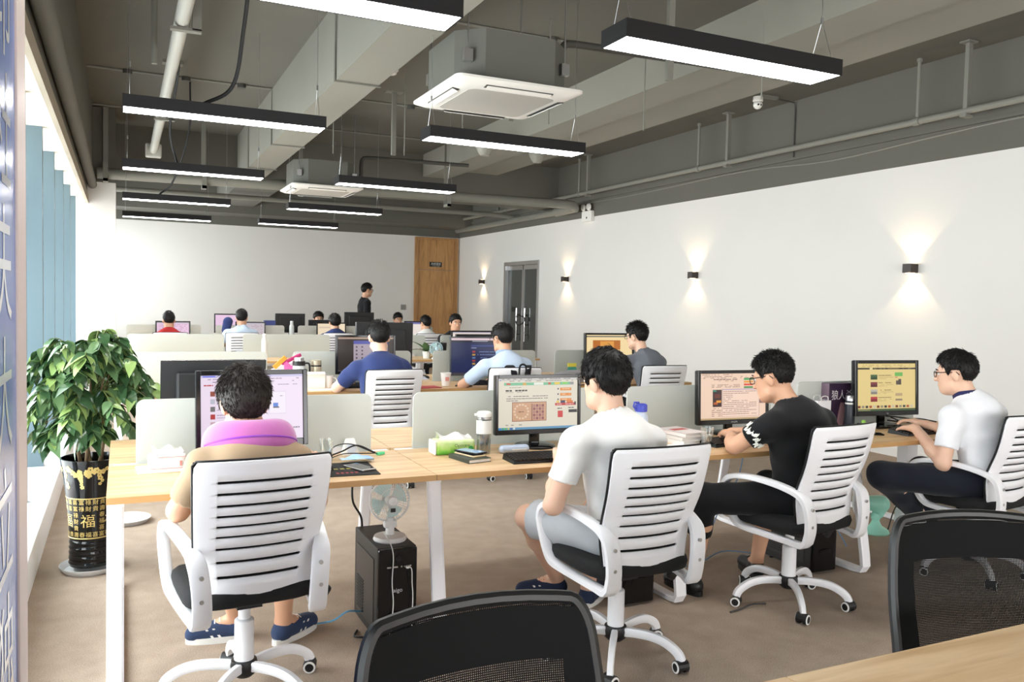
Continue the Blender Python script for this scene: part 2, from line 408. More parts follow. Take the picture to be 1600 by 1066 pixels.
# ---------------------------------------------------------------- doors
d1 = thing('door_1', None, None, (6.63, YB, 0)); d1['kind'] = 'structure'
d1w, d1h, d1t = 1.06, 2.2, 2.95
f = MB().b2(-d1w/2, -d1w/2+0.085, -0.05, 0, 0, d1t).b2(d1w/2-0.085, d1w/2, -0.05, 0, 0, d1t).b2(-d1w/2+0.085, d1w/2-0.085, -0.05, 0, d1t-0.06, d1t)
f.build('door_frame', wood('door_frame_oak', srgb(186, 140, 88), srgb(160, 114, 66), 'Z'), d1)
MB().b2(-d1w/2+0.09, d1w/2-0.09, -0.03, 0, 0.005, d1h-0.012).build('door_leaf', M_door, d1)
MB().b2(-d1w/2+0.085, d1w/2-0.085, -0.034, 0, d1h-0.006, d1h+0.02).build('transom_rail', MATS['door_frame_oak'], d1)
for i in range(4):
    a = -d1w/2+0.09 + i*0.22; MB().b2(a+0.002, a+0.218, -0.028, 0, d1h+0.02, d1t-0.06).build('transom_board', M_door, d1)
h_ = MB().cyl((-0.36, -0.06, 1.02), 0.012, 0.06, 10, 'Y').b2(-0.365, -0.25, -0.095, -0.08, 1.01, 1.03, 0.004); h_.build('door_handle', M_steel, d1)
sg = thing('door_sign', 'small black door sign with white lettering above the wooden door', 'sign', (6.61, YB-0.034, 2.33))
MB().b2(-0.15, 0.15, -0.012, 0, -0.055, 0.055, 0.003).build('sign_plate', M_black, sg)
v, f = text_geo('总经理室', 0.062); MB().add([(x, -0.0135, y+0.008) for x, y, z in v], f).build('lettering', mat('sign_white', srgb(225, 228, 226), 0.6), sg, fix=False)
v, f = text_geo('GENERAL MANAGER', 0.019); MB().add([(x, -0.0135, y-0.038) for x, y, z in v], f).build('lettering', MATS['sign_white'], sg, fix=False)

d2 = thing('door_2', None, None, (XR, 0, 0)); d2['kind'] = 'structure'
fr = MB().b2(-0.02, 0.2, GD0-0.0, GD0+0.06, 0, GDH).b2(-0.02, 0.2, GD1-0.06, GD1, 0, GDH).b2(-0.02, 0.2, GD0+0.06, GD1-0.06, GDH-0.07, GDH)
fr.build('door_frame', M_steel, d2)
mid = (GD0+GD1)/2
for s, (a, b) in enumerate(((GD0+0.065, mid-0.02), (mid+0.02, GD1-0.065))):
    p = MB().b2(0.055, 0.067, a, b, 0.1, GDH-0.16).build('pane', M_doorglass, d2)
    MB().b2(0.045, 0.077, a, b, 0.012, 0.1).build('bottom_rail', M_steel, p)
    MB().b2(0.045, 0.077, a, b, GDH-0.16, GDH-0.075).build('top_rail', M_steel, p)
    st = (b-0.03, b+0.015) if s == 0 else (a-0.015, a+0.03)
    MB().b2(0.045, 0.077, st[0], st[1], 0.1, GDH-0.16).build('stile', M_steel, p)
    hy = b-0.17 if s == 0 else a+0.17
    hh = MB().tube([(0.005, hy, 0.72), (0.005, hy, 1.38)], 0.016, 12)
    for z in (0.85, 1.25): hh.tube([(0.005, hy, z), (0.06, hy, z)], 0.008, 8)
    hh.build('door_handle', M_chrome, d2, smooth=True)
lk = MB().tube(bez([(0.0, mid-0.2, 1.12), (-0.03, mid-0.08, 1.05), (-0.03, mid+0.08, 1.05), (0.0, mid+0.2, 1.12)]), 0.011, 8)
lk.tube([(0.0, mid-0.2, 1.12), (0.0, mid-0.2, 1.2)], 0.011, 8).tube([(0.0, mid+0.2, 1.12), (0.0, mid+0.2, 1.2)], 0.011, 8).tube(bez([(0.0, mid-0.2, 1.2), (-0.02, mid, 1.23), (0.0, mid+0.2, 1.2)]), 0.011, 8)
lk.build('u_lock', M_black, d2, smooth=True)

# ---------------------------------------------------------------- pendant lamps
M_led = mat('led_diffuser', (0.9, 0.9, 0.9), 0.5, emit=(1.0, 0.985, 0.97), estr=14.0)
def pendant():
    t = thing('pendant_lamp', '', 'lamp')
    hw, hl, hz = 0.10, 0.6, 0.075
    hb = MB().b2(-hl, hl, -hw, -hw+0.006, 0.0, hz).b2(-hl, hl, hw-0.006, hw, 0.0, hz).b2(-hl, -hl+0.006, -hw+0.006, hw-0.006, 0, hz).b2(hl-0.006, hl, -hw+0.006, hw-0.006, 0, hz).b2(-hl+0.006, hl-0.006, -hw+0.006, hw-0.006, hz-0.01, hz)
    hb.build('housing', M_char, t)
    MB().b2(-hl+0.006, hl-0.006, -hw+0.006, hw-0.006, 0.002, 0.012).build('diffuser', M_led, t)
    for sx in (-1, 1):
        c = MB()
        for sy in (-1, 1): c.tube([(sx*0.56, sy*0.07, hz), (sx*0.56, 0, hz+0.2)], 0.0013, 5)
        c.tube([(sx*0.56, 0, hz+0.2), (sx*0.56, 0, ZC-2.6)], 0.0013, 5).cyl((sx*0.56, 0, hz+0.2), 0.006, 0.03, 8)
        c.build('suspension_wire', M_steel, t)
    return t
LZ = 2.6
ordn = ['nearest', 'second', 'third', 'fourth', 'farthest']
lamp0 = pendant(); first = True
for cx, nm, off in ((0.6, 'window', 0.02), (2.47, 'middle', -0.1)):
    for i, y in enumerate((3.15, 5.55, 8.15, 10.8, 13.25)):
        lb = '%s black pendant strip lamp in the row of five %s' % (ordn[i], 'nearer the windows' if nm == 'window' else 'below the air conditioners')
        zz = LZ
        if first: o = lamp0; o['label'] = lb; o['group'] = 'pendant strip lamps'; first = False
        else: o = dup(lamp0, None, None, lb, 'pendant strip lamps')
        o.location = (cx, y+off, zz)
def cord(name, pts, r, m, label, cat, grp=None, n=6):
    return tag(MB().tube(bez(pts, 10), r, n).build(name, m, None, True), label, cat, grp)
cord('power_cable', [(0.66, 4.55, ZC), (0.66, 4.9, 3.5), (0.66, 5.3, 3.1), (0.62, 5.5, 2.8), (0.45, 5.57, 2.68)], 0.012, M_black, 'thick black power cable dropping to the second lamp from the camera by the windows', 'cable', 'lamp cables')
cord('power_cable', [(0.45, 7.4, ZC), (0.43, 7.7, 3.4), (0.38, 8.0, 2.95), (0.45, 8.17, 2.68)], 0.010, M_black, 'black power cable dropping to the third lamp of the window row', 'cable', 'lamp cables')
cord('power_cable', [(0.7, 10.3, ZC-0.02), (0.7, 10.45, 3.4), (0.55, 10.7, 2.85), (0.4, 10.82, 2.68)], 0.010, M_black, 'black power cable dropping to the fourth lamp of the window row', 'cable', 'lamp cables')

# ---------------------------------------------------------------- ceiling air conditioners
M_acw = mat('ac_white_plastic', srgb(238, 236, 230), 0.4)
M_acg = mat('ac_galvanised_casing', srgb(100, 100, 93), 0.5)
def grille_mat():
    m = bpy.data.materials.new('ac_grille'); m.use_nodes = True; nt = m.node_tree; b = nt.nodes['Principled BSDF']; L = nt.links.new
    b.inputs['Roughness'].default_value = 0.6
    tc = nt.nodes.new('ShaderNodeTexCoord'); wv = nt.nodes.new('ShaderNodeTexWave'); wv.inputs['Scale'].default_value = 42; wv.bands_direction = 'X'
    L(tc.outputs['Object'], wv.inputs['Vector'])
    cr = nt.nodes.new('ShaderNodeValToRGB'); cr.color_ramp.elements[0].color = (*srgb(150, 146, 138), 1); cr.color_ramp.elements[1].color = (*srgb(214, 210, 202), 1)
    L(wv.outputs['Fac'], cr.inputs['Fac']); L(cr.outputs['Color'], b.inputs['Base Color'])
    return m
M_grille = grille_mat()
def aircon():
    t = thing('air_conditioner', '', 'air conditioner')
    c = 0.42; k = 0.16
    octo = [(-c, -c+k), (-c+k, -c), (c-k, -c), (c, -c+k), (c, c-k), (c-k, c), (-c+k, c), (-c, c-k)]
    MB().prism(octo, 0.03, 0.36).build('casing', M_acg, t)
    a = 0.475
    p = MB()
    def ring(h, z, r):
        out = []
        for (sx, sy) in ((1, 1), (-1, 1), (-1, -1), (1, -1)):
            for q in range(5):
                an = math.atan2(sy, sx) - PI/4 + q*PI/8
                out.append((sx*(h-r) + r*math.cos(an), sy*(h-r) + r*math.sin(an), z))
        return out
    rings = [ring(a-0.03, 0.035, 0.05), ring(a, 0.028, 0.05), ring(a, 0.012, 0.05), ring(a-0.05, -0.012, 0.05), ring(0.345, -0.022, 0.05), ring(0.325, -0.022, 0.06)]
    vs = [q for r in rings for q in r]; n = 20; fs = []
    for i in range(len(rings)-1):
        for j in range(n): fs.append((i*n+j, i*n+(j+1) % n, (i+1)*n+(j+1) % n, (i+1)*n+j))
    p.add(vs, fs)
    p.build('front_panel', M_acw, t, True, 0.5)
    MB().prism([(x, y) for x, y, z in ring(0.326, 0, 0.06)], -0.024, -0.014).build('intake_grille', M_grille, t)
    for i in range(4):
        an = i*PI/2; R = Matrix.Rotation(an, 3, 'Z')
        s = MB().add([R @ Vector(q) for q in ((-0.25, -0.425, -0.0185), (0.25, -0.425, -0.0185), (0.25, -0.375, -0.0215), (-0.25, -0.375, -0.0215), (-0.25, -0.425, -0.006), (0.25, -0.425, -0.006), (0.25, -0.375, -0.006), (-0.25, -0.375, -0.006))],
                     [(0, 1, 2, 3), (4, 7, 6, 5), (0, 4, 5, 1), (1, 5, 6, 2), (2, 6, 7, 3), (3, 7, 4, 0)])
        o = s.build('air_outlet', mat('ac_slot_dark', srgb(70, 68, 64), 0.6), t)
        vn = MB().add([R @ Vector(q) for q in ((-0.24, -0.422, -0.020), (0.24, -0.422, -0.020), (0.24, -0.385, -0.034), (-0.24, -0.385, -0.034), (-0.24, -0.422, -0.016), (0.24, -0.422, -0.016), (0.24, -0.385, -0.030), (-0.24, -0.385, -0.030))],
                      [(0, 1, 2, 3), (4, 7, 6, 5), (0, 4, 5, 1), (1, 5, 6, 2), (2, 6, 7, 3), (3, 7, 4, 0)])
        vn.build('louvre', M_acw, o)
    for sx, sy in ((-1, -1), (1, -1), (1, 1), (-1, 1)):
        q = (sx*0.365, sy*0.365)
        MB().tube([(*q, 0.18), (*q, ZC-2.95)], 0.005, 6).b2(q[0]-0.03, q[0]+0.03, q[1]-0.02, q[1]+0.02, 0.14, 0.22).build('hanger_rod', M_steel, t)
    dr = MB().tube(bez([(0.40, 0.1, 0.2), (0.50, 0.1, 0.2), (0.56, 0.1, 0.22), (0.58, 0.1, 0.3), (0.58, 0.1, 0.42), (0.60, 0.1, 0.5), (0.68, 0.1, 0.53), (1.1, 0.1, 0.54), (2.2, 0.1, 0.56)], 6), 0.028, 10)
    dr.build('drain_pipe', mat('dark_pipe_lagging', srgb(74, 73, 68), 0.7), t, True)
    return t
ac = aircon(); ac.location = (2.44, 5.58, 2.95); ac['label'] = 'large near ceiling cassette air conditioner with white slotted panel'; ac['group'] = 'ceiling cassette air conditioners'
ac2 = dup(ac, (2.46, 11.5, 2.95), 0, 'far small-looking ceiling cassette air conditioner over the third desk row', 'ceiling cassette air conditioners')

# ---------------------------------------------------------------- pipes, conduits, fittings
def pipe(label, pts, r, m=None, name='pipe', n=12, grp='ceiling pipes', smooth=True):
    return tag(MB().tube(pts, r, n).build(name, m or M_pipe, None, smooth, 0.5), label, 'pipe', grp)
rp = thing('sprinkler_pipe', 'long grey sprinkler pipe on hangers along the right wall', 'pipe', (0, 0, 0))
MB().tube([(6.95, YN, 3.33), (6.95, 17.5, 3.33)], 0.032, 12).build('pipe_run', M_pipe, rp, True)
for y in (5.72, 9.1, 12.3, 15.2): MB().tube([(6.95, y, 3.33), (6.95, y, 3.93)], 0.017, 8).cyl((6.95, y, 3.33), 0.042, 0.07, 10, 'Y').cyl((6.95, y, 3.91), 0.026, 0.03, 8).build('sprinkler_drop', M_pipe, rp, True)
for y in (1.9, 5.2, 8.5, 12.0, 15.6): MB().b2(6.925, 6.975, y-0.02, y+0.02, 3.28, ZC).b2(6.88, 7.0, y-0.05, y+0.05, ZC-0.015, ZC).b2(6.90, 7.0, y-0.03, y+0.03, 3.27, 3.29).build('hanger', M_pipe, rp)
lp = thing('main_pipe', 'thick grey pipe with clamps crossing the far end below the beam', 'pipe', (0, 0, 0))
MB().tube([(-0.30, 12.3, 3.07), (6.7, 12.3, 3.15), (6.85, 12.3, 3.14), (7.0, 12.5, 3.12), (7.0, 13.2, 3.11)], 0.075, 14).build('pipe_run', M_pipe, lp, True)
for x in (-0.2, 1.02, 2.35, 4.6): MB().b2(x-0.03, x+0.03, 12.21, 12.39, 2.96, 3.0).b2(x-0.03, x+0.03, 12.21, 12.22, 2.96, 3.2).b2(x-0.03, x+0.03, 12.38, 12.39, 2.96, ZC).build('clamp', M_pipe, lp)
pipe('thin grey pipe crossing behind the thick far pipe', [(-0.9, 15.2, 3.2), (6.6, 15.2, 3.22), (7.1, 15.2, 3.2)], 0.045)
pipe('square trunking pipe low on the right wall by the corner', [(7.1, 13.2, 3.13), (7.1, 18.3, 3.13)], 0.06)
pp = thing('drain_pipe', 'pale plastic drain pipe slanting overhead by the windows', 'pipe', (0, 0, 0))
MB().tube([(0.375, 2.6, 3.4), (0.375, 12.15, 3.4)], 0.05, 14).build('pipe_run', M_pipew, pp, True)
MB().cyl((0.375, 5.15, 3.4), 0.062, 0.14, 14, 'Y').build('coupling', M_pipew, pp, True)
MB().b2(0.275, 0.475, 12.1, 12.22, 3.31, 3.49, 0.02).build('end_box', M_pipew, pp)
for y in (6.3, 9.6): MB().b2(0.44, 0.50, y-0.03, y+0.03, 3.335, ZC).b2(0.38, 0.58, y-0.06, y+0.06, ZC-0.03, ZC).b2(0.30, 0.50, y-0.03, y+0.03, 3.325, 3.345).build('hanger', M_pipe, pp)
tag(MB().tube([(0.22, 7.0, 3.25), (0.22, 7.0, 3.75)], 0.022, 10).cyl((0.22, 7.0, 3.77), 0.012, 0.06, 8).build('ceiling_sprinkler', M_pipe, None, True), 'grey upright sprinkler beside the pale drain pipe', 'sprinkler')
# conduit lines on the slab, running down and under the beams
for y in (6.95, 10.2, 12.2):
    tag(MB().tube([(-0.35, y, ZC-0.012), (1.588, y, ZC-0.012), (1.588, y, 3.288), (1.972, y, 3.288), (1.972, y, ZC-0.012), (4.588, y, ZC-0.012)], 0.0125, 6).build('conduit', M_pipe, None), 
        {6.95: 'nearest grey conduit across the slab and around the long beam', 10.2: 'second grey conduit across the slab behind the near lamps', 12.2: 'farthest grey conduit across the slab'}[y], 'conduit', 'ceiling conduits')
M_jb = mat('junction_box_dark', srgb(70, 70, 66), 0.5)
jn = 0
for x, y in ((0.05, 10.2), (0.65, 10.2), (1.25, 10.2), (2.6, 6.95), (3.6, 6.95), (2.3, 10.2), (3.3, 10.2), (0.1, 12.2), (0.8, 12.2), (1.3, 12.2)):
    jn += 1; jc = {6.95: 'nearest', 10.2: 'second', 12.2: 'farthest'}[y]; js = 'window' if x < 1.6 else 'right'
    jo = {0.05: 'first', 0.65: 'second', 1.25: 'third', 2.6: 'first', 3.6: 'second', 2.3: 'first', 3.3: 'second', 0.1: 'first', 0.8: 'second', 1.3: 'third'}[x]
    tag(MB().lathe([(0.0, 0), (0.045, 0), (0.05, 0.02), (0.05, 0.045)], (x, y, ZC-0.045), 14).build('junction_box', M_jb, None, True), '%s round junction box from the left on the %s conduit, %s side' % (jo, jc, js), 'junction box', 'ceiling junction boxes')
# extra hangers between the beams
for i, (x, y, z) in enumerate(((2.9, 9.6, 3.2), (3.75, 5.3, 3.2), (3.4, 7.4, 3.25))):
    tag(MB().b2(x-0.025, x+0.025, y-0.02, y+0.02, z, ZC).b2(x-0.1, x+0.1, y-0.06, y+0.06, ZC-0.02, ZC).build('pipe_hanger', M_pipe), ['far flat steel hanger strut on the slab behind the near air conditioner', 'near flat steel hanger strut on the slab right of the near air conditioner', 'middle flat steel hanger strut on the slab between the two long beams'][i], 'hanger', 'slab hangers')
for i, (x, y) in enumerate(((2.05, 9.0), (3.1, 7.9), (3.35, 6.5), (2.75, 8.7), (4.2, 6.3), (4.3, 4.9))):
    tag(MB().tube([(x, y, 3.05), (x, y, ZC)], 0.006, 6).build('threaded_rod', M_pipe), '%s thin threaded rod from the left hanging off the slab between the long beams' % ['first', 'third', 'fourth', 'second', 'fifth', 'sixth'][i], 'rod', 'threaded rods')
# detectors, camera, emergency light
def detector(label, loc, s=1.0):
    t = thing('smoke_detector', label, 'smoke detector', loc, 0, 'smoke detectors')
    MB().lathe([(0, 0), (0.062*s, 0), (0.062*s, -0.02*s), (0.05*s, -0.03*s)], (0, 0, 0), 20).build('base_ring', M_acw, t, True)
    MB().lathe([(0.048*s, -0.02*s), (0.045*s, -0.05*s), (0.03*s, -0.06*s), (0, -0.062*s)], (0, 0, 0), 20).build('sensor_dome', M_acw, t, True)
detector('white smoke detector on the dark slab left of the near air conditioner', (2.6, 8.7, ZC), 1.1)
def speaker_horn(label, loc):
    t = thing('ceiling_speaker', label, 'speaker', loc, 0, 'ceiling speakers')
    MB().lathe([(0, 0.0), (0.12, 0.0), (0.125, -0.02), (0.095, -0.09), (0.06, -0.14), (0, -0.145)], (0, 0, 0), 22).build('speaker_shell', mat('speaker_grey', srgb(150, 148, 138), 0.5), t, True)
    MB().lathe([(0.128, 0.0), (0.135, -0.008), (0.128, -0.02)], (0, 0, 0), 22).build('rim', MATS['speaker_grey'], t, True)
speaker_horn('grey cone speaker hanging under the wide beam at the far right', (5.6, 11.2, 3.72))
speaker_horn('grey cone speaker between the long beams above the third lamp', (4.2, 9.9, 3.5))
cv = thing('security_camera', 'white dome security camera on the slab near the right wall', 'camera', (6.62, 7.6, ZC))
MB().b2(0.0, 0.28, -0.03, 0.03, -0.03, 0.0).build('mount', M_pipe, cv)
MB().lathe([(0, 0), (0.055, 0), (0.058, -0.05), (0.05, -0.06)], (0, 0, -0.03), 20).build('camera_base', M_acw, cv, True)
b_ = MB().ball((0, 0, -0.12), 0.052, 16, 12).build('camera_ball', M_acw, cv, True)
for sx in (-0.018, 0.018): MB().cyl((sx-0.015, -0.047, -0.13), 0.010, 0.012, 12, 'Y').build('lens', M_blackg, b_)
tag(MB().tube([(6.9, 7.6, ZC-0.02), (7.17, 7.6, ZC-0.03), (7.185, 7.6, ZC-0.1), (7.185, 7.6, 3.28)], 0.008, 6).build('camera_cable', M_jb), 'dark cable from the dome camera down the right wall', 'cable')
tag(MB().tube(bez([(7.185, 2.0, 3.20), (7.185, 4.6, 3.23), (7.185, 5.6, 3.21), (7.185, 7.0, 3.16), (7.185, 8.5, 3.23), (7.185, 11.0, 3.20), (7.185, 13.6, 3.22)], 8), 0.009, 6).build('wall_cable', M_pipe), 'grey cable clipped along the grey band of the right wall', 'cable')
el = thing('emergency_light', 'white twin-head emergency light box on the right wall', 'lamp', (XR, 12.35, 2.98))
MB().b2(-0.07, 0, -0.16, 0.16, -0.09, 0.09, 0.01).build('battery_box', M_acw, el)
for s in (-1, 1):
    MB().lathe([(0, 0), (0.05, 0.0), (0.062, 0.03), (0.055, 0.04), (0, 0.042)], (-0.1, s*0.09, 0.15), 16, 'X').build('lamp_head', M_acw, el, True)
    MB().tube([(-0.05, s*0.08, 0.08), (-0.06, s*0.09, 0.15)], 0.01, 8).build('head_stem', M_acw, el)
MB().b2(-0.073, -0.069, -0.03, 0.0, -0.04, -0.01).build('indicator', M_blackg, el)

# wall sconces with real up and down spots
M_sconce = mat('black_bronze_sconce', srgb(58, 48, 44), 0.4)
M_bulb = mat('warm_sconce_glass', (0.9, 0.8, 0.6), 0.4, emit=(1.0, 0.74, 0.42), estr=14)
on2 = ['farthest', 'third', 'second', 'nearest']
for i, y in enumerate((16.87, 13.07, 9.39, 5.88)):
    s = thing('wall_sconce', '%s black cube wall sconce glowing up and down on the right wall' % on2[i], 'lamp', (XR, y, 1.925), 0, 'wall sconces')
    MB().b2(-0.11, -0.01, -0.05, 0.05, -0.045, -0.04).b2(-0.11, -0.01, -0.05, 0.05, 0.04, 0.045).b2(-0.11, -0.105, -0.05, 0.05, -0.04, 0.04).b2(-0.105, -0.01, -0.05, -0.045, -0.04, 0.04).b2(-0.105, -0.01, 0.045, 0.05, -0.04, 0.04).build('lamp_body', M_sconce, s)
    MB().b2(-0.012, 0.0, -0.045, 0.045, -0.04, 0.04).build('back_plate', M_sconce, s)
    for d in (-1, 1):
        MB().b2(-0.085, -0.03, -0.03, 0.03, d*0.0455-0.001, d*0.0455+0.001).build('lamp_glass', M_bulb, s)
        l = bpy.data.lights.new('sconce_spot', 'SPOT'); l.energy = 9.0; l.color = (1.0, 0.72, 0.42); l.spot_size = 1.75; l.spot_blend = 0.35; l.shadow_soft_size = 0.012
        lo = bpy.data.objects.new('sconce_spot', l); COL.objects.link(lo); lo.parent = s; lo.location = (-0.05, 0, d*0.05)
        lo.rotation_euler = (0, 0, 0) if d < 0 else (PI, 0, 0)
# ---------------------------------------------------------------- desk rows
DW, DD, DZ = 1.28, 1.32, 0.75
X0 = -0.055
def make_desk(last=False):
    t = thing('office_desk', '', 'desk')
    for a, b in ((0, DD/2-0.03), (DD/2+0.03, DD)):
        top = MB().use(M_oak).b2(0.002, DW-0.002, a, b, DZ-0.025, DZ)
        o = top.build('tabletop', M_oak, t)
        e = a-0.0012 if a == 0 else b
        MB().b2(0.002, DW-0.002, e, e+0.0012, DZ-0.025, DZ-0.0005).build('edge_band', M_edge, o)
    MB().b2(0.02, DW-0.02, DD/2-0.03, DD/2+0.03, DZ-0.03, DZ-0.004).build('centre_strip', M_metalw, t)
    MB().b2(0.06, DW-0.06, 0.28, 0.32, DZ-0.065, DZ-0.025).build('under_beam', M_metalw, t)
    MB().b2(0.06, DW-0.06, DD-0.32, DD-0.28, DZ-0.065, DZ-0.025).build('under_beam', M_metalw, t)
    def legframe(x):
        zt = DZ-0.045
        pts = [(x, 0.13, zt), (x, 0.02, 0.11), (x, 0.012, 0.05), (x, 0.03, 0.022), (x, 0.075, 0.016), (x, DD-0.075, 0.016), (x, DD-0.03, 0.022), (x, DD-0.012, 0.05), (x, DD-0.02, 0.11), (x, DD-0.13, zt)]
        MB().tube(pts, 1.0, flat=(0.06, 0.03), up=(1, 0, 0)).b2(x-0.03, x+0.03, 0.11, DD-0.11, DZ-0.06, DZ-0.026).build('leg_frame', M_metalw, t)
    legframe(0.032)
    if last: legframe(DW-0.032)
    return t
def make_partition():
    t = thing('desk_divider', '', 'desk divider')
    w2, z0, z1, r = 0.53, 0.0, 0.285, 0.035
    poly = [(-w2, z0), (w2, z0)] + [(w2-r+r*math.cos(a), z1-r+r*math.sin(a)) for a in np.linspace(0, PI/2, 6)] + [(-w2+r-r*math.cos(a), z1-r+r*math.sin(a)) for a in np.linspace(PI/2, 0, 6)]
    MB().prism([(x, z) for x, z in poly], -0.006, 0.006, 'XZ').build('panel', M_frost, t)
    for x in (-0.36, 0.36): MB().b2(x-0.025, x+0.025, -0.016, 0.016, -0.004, 0.03, 0.003).build('clamp', M_metalw, t)
    return t
ROWS = {'a': 3.34, 'b': 6.62, 'c': 9.90, 'd': 13.18}
RN = {'z': 'bottom-right foreground', 'a': 'front', 'b': 'second', 'c': 'third', 'd': 'farthest'}
ON = ['window-side', 'second', 'third', 'wall-side']
desk0 = make_desk(); desk1 = make_desk(True); part0 = make_partition()
u0 = u1 = up = False
for rk, ry in ROWS.items():
    for i in range(4):
        lb = '%s oak desk unit of the %s row on white loop legs' % (ON[i], RN[rk])
        if i == 3:
            o = desk1 if not u1 else dup(desk1); u1 = True
        else:
            o = desk0 if not u0 else dup(desk0); u0 = True
        o.location = (X0+i*DW, ry, 0); tag(o, lb, None, 'oak desk units')
        p = part0 if not up else dup(part0); up = True
        p.location = (0.585+1.277*i, ry+DD/2, DZ-0.003)
        tag(p, '%s frosted divider panel standing on the %s desk row' % (ON[i], RN[rk]), None, 'frosted desk dividers')
for i in range(3):
    o = dup(desk1 if i == 2 else desk0); o.location = (X0+i*DW, 1.26-DD, 0)
    tag(o, '%s oak desk unit of the bottom-right foreground row nearest the camera' % ['first', 'second', 'third'][i], None, 'oak desk units')

# ---------------------------------------------------------------- chairs
M_seat = mat('black_seat_fabric', srgb(26, 26, 27), 0.9, bump=0.3, bscale=400)
M_mesh = netting('black_back_mesh', srgb(13, 13, 14), 0.004, 0.45)
M_padm = netting('black_chair_pad', srgb(20, 20, 21), 0.0032, 0.25)
M_rim = mat('caster_white_ring', srgb(235, 235, 232), 0.4)
SLOTS = [.144, .227, .312, .389, .467, .547, .64, .74, .848]
def back_surf(u, v, off=0.0, wk=1.0):
    wv = (0.192 + 0.04*v + 0.008*math.sin(PI*v))*wk
    y = -0.215 - 0.12*v + 0.034*math.exp(-((v-0.3)/0.24)**2) + 0.055*u*u*(0.6+0.4*v) - 0.02
    return (u*wv, y+off, 0.455 + 0.495*v + 0.006*(1-u*u)*v)
def star_base(t, m, casterm, zhub=0.12, rr=0.29, col=None, rot=0.3):
    for k in range(5):
        a = rot + 2*PI*k/5; c, s = math.cos(a), math.sin(a)
        prof = [(0.03, zhub-0.005), (0.08, zhub+0.002), (0.15, zhub+0.004), (0.21, zhub-0.006), (0.255, zhub-0.028), (0.28, zhub-0.05), (rr, zhub-0.072)]
        MB().tube([(c*r, s*r, z) for r, z in bez([(p, q, 0) for p, q in prof], 3) for _ in (0,)] if False else [(c*p.x, s*p.x, p.y) for p in bez([(p, q, 0) for p, q in prof], 3)], 1.0, flat=(0.036, 0.026), up=(0, 0, 1)).build('base_leg', m, t, True, 0.9)
        ca = thing('caster', None, None); ca.parent = t; COL.objects.unlink(ca); bpy.data.objects.remove(ca)
        cb = MB().cyl((c*rr, s*rr, 0.052), 0.009, 0.03, 8)
        tx, ty = -s, c
        ang = a + 0.9
        wx, wy = math.cos(ang), math.sin(ang)
        hood = []
        R = Matrix.Rotation(ang, 3, 'Z')
        cb.add([R @ Vector(p) + Vector((c*rr, s*rr, 0.026)) for p in [(x, 0.026*math.cos(th), 0.026*math.sin(th)) for x in (-0.026, 0.026) for th in np.linspace(-0.3, PI+0.3, 9)]], [(i, i+1, 10+i, 9+i) for i in range(8)] + [tuple(range(9)), tuple(range(17, 8, -1))])
        co = cb.build('caster', M_black, t)
        for sd in (-1, 1):
            cw = Vector((c*rr, s*rr, 0.0245)) + Vector((wx, wy, 0))*sd*0.019
            wm = MB()
            n = 16
            def ringv(r, d): return [cw + Vector((wx, wy, 0))*d*sd + (Vector((-wy, wx, 0))*math.cos(2*PI*j/n) + Vector((0, 0, 1))*math.sin(2*PI*j/n))*r for j in range(n)]
            rs = [ringv(0.0245, -0.009), ringv(0.0245, 0.007), ringv(0.0235, 0.0095), ringv(0.017, 0.0105), ringv(0.0165, 0.010)]
            vs = [p for q in rs for p in q]
            base = len(wm.v)
            mats_seq = [casterm[0], casterm[1], casterm[1], casterm[0]]
            wm.use(casterm[0]); wm.use(casterm[1])
            wm.v += [tuple(p) for p in vs]
            for i in range(4):
                wm.use(mats_seq[i])
                for j in range(n): wm.f.append([i*n+j, i*n+(j+1) % n, (i+1)*n+(j+1) % n, (i+1)*n+j]); wm.mi.append(wm.cur)
            wm.use(casterm[0]); wm.f.append([4*n+j for j in range(n)]); wm.mi.append(wm.cur); wm.f.append([j for j in range(n)]); wm.mi.append(wm.cur)
            wm.build('wheel', None, co)
    MB().lathe([(0, zhub-0.045), (0.03, zhub-0.045), (0.046, zhub-0.03), (0.05, zhub), (0.046, zhub+0.018), (0.03, zhub+0.022)], n=20).build('hub', M_black, t, True)
    col = col or m
    MB().lathe([(0.036, zhub+0.01), (0.035, zhub+0.17), (0.03, zhub+0.175), (0.022, zhub+0.176), (0.022, 0.40), (0, 0.40)], n=20).build('gas_cylinder', col, t, True)
def seat_shape(w, d, z0, z1, yc=0.0, m=None):
    """rounded cushion, waterfall front"""
    mb = MB(); n = 36; rings = []
    for ins, z in ((0.03, z0), (0.006, z0+0.012), (0.0, (z0+z1)/2), (0.004, z1-0.018), (0.02, z1-0.005), (0.06, z1)):
        r = []
        for k in range(n):
            a = 2*PI*k/n; ca, sa = math.cos(a), math.sin(a); e = 0.42
            x = (w/2-ins)*math.copysign(abs(ca)**e, ca); y = yc + (d/2-ins)*math.copysign(abs(sa)**e, sa)
            zz = z - (0.025*max(0, (y-yc)/(d/2)-0.55)**1.5*3 if z > z0 else 0)
            r.append((x, y, zz))
        rings.append(r)
    vs = [p for r in rings for p in r]; fs = []
    for i in range(len(rings)-1):
        for j in range(n): fs.append((i*n+j, i*n+(j+1) % n, (i+1)*n+(j+1) % n, (i+1)*n+j))
    fs.append(tuple(range(n))[::-1]); fs.append(tuple((len(rings)-1)*n+k for k in range(n)))
    return mb.add(vs, fs)
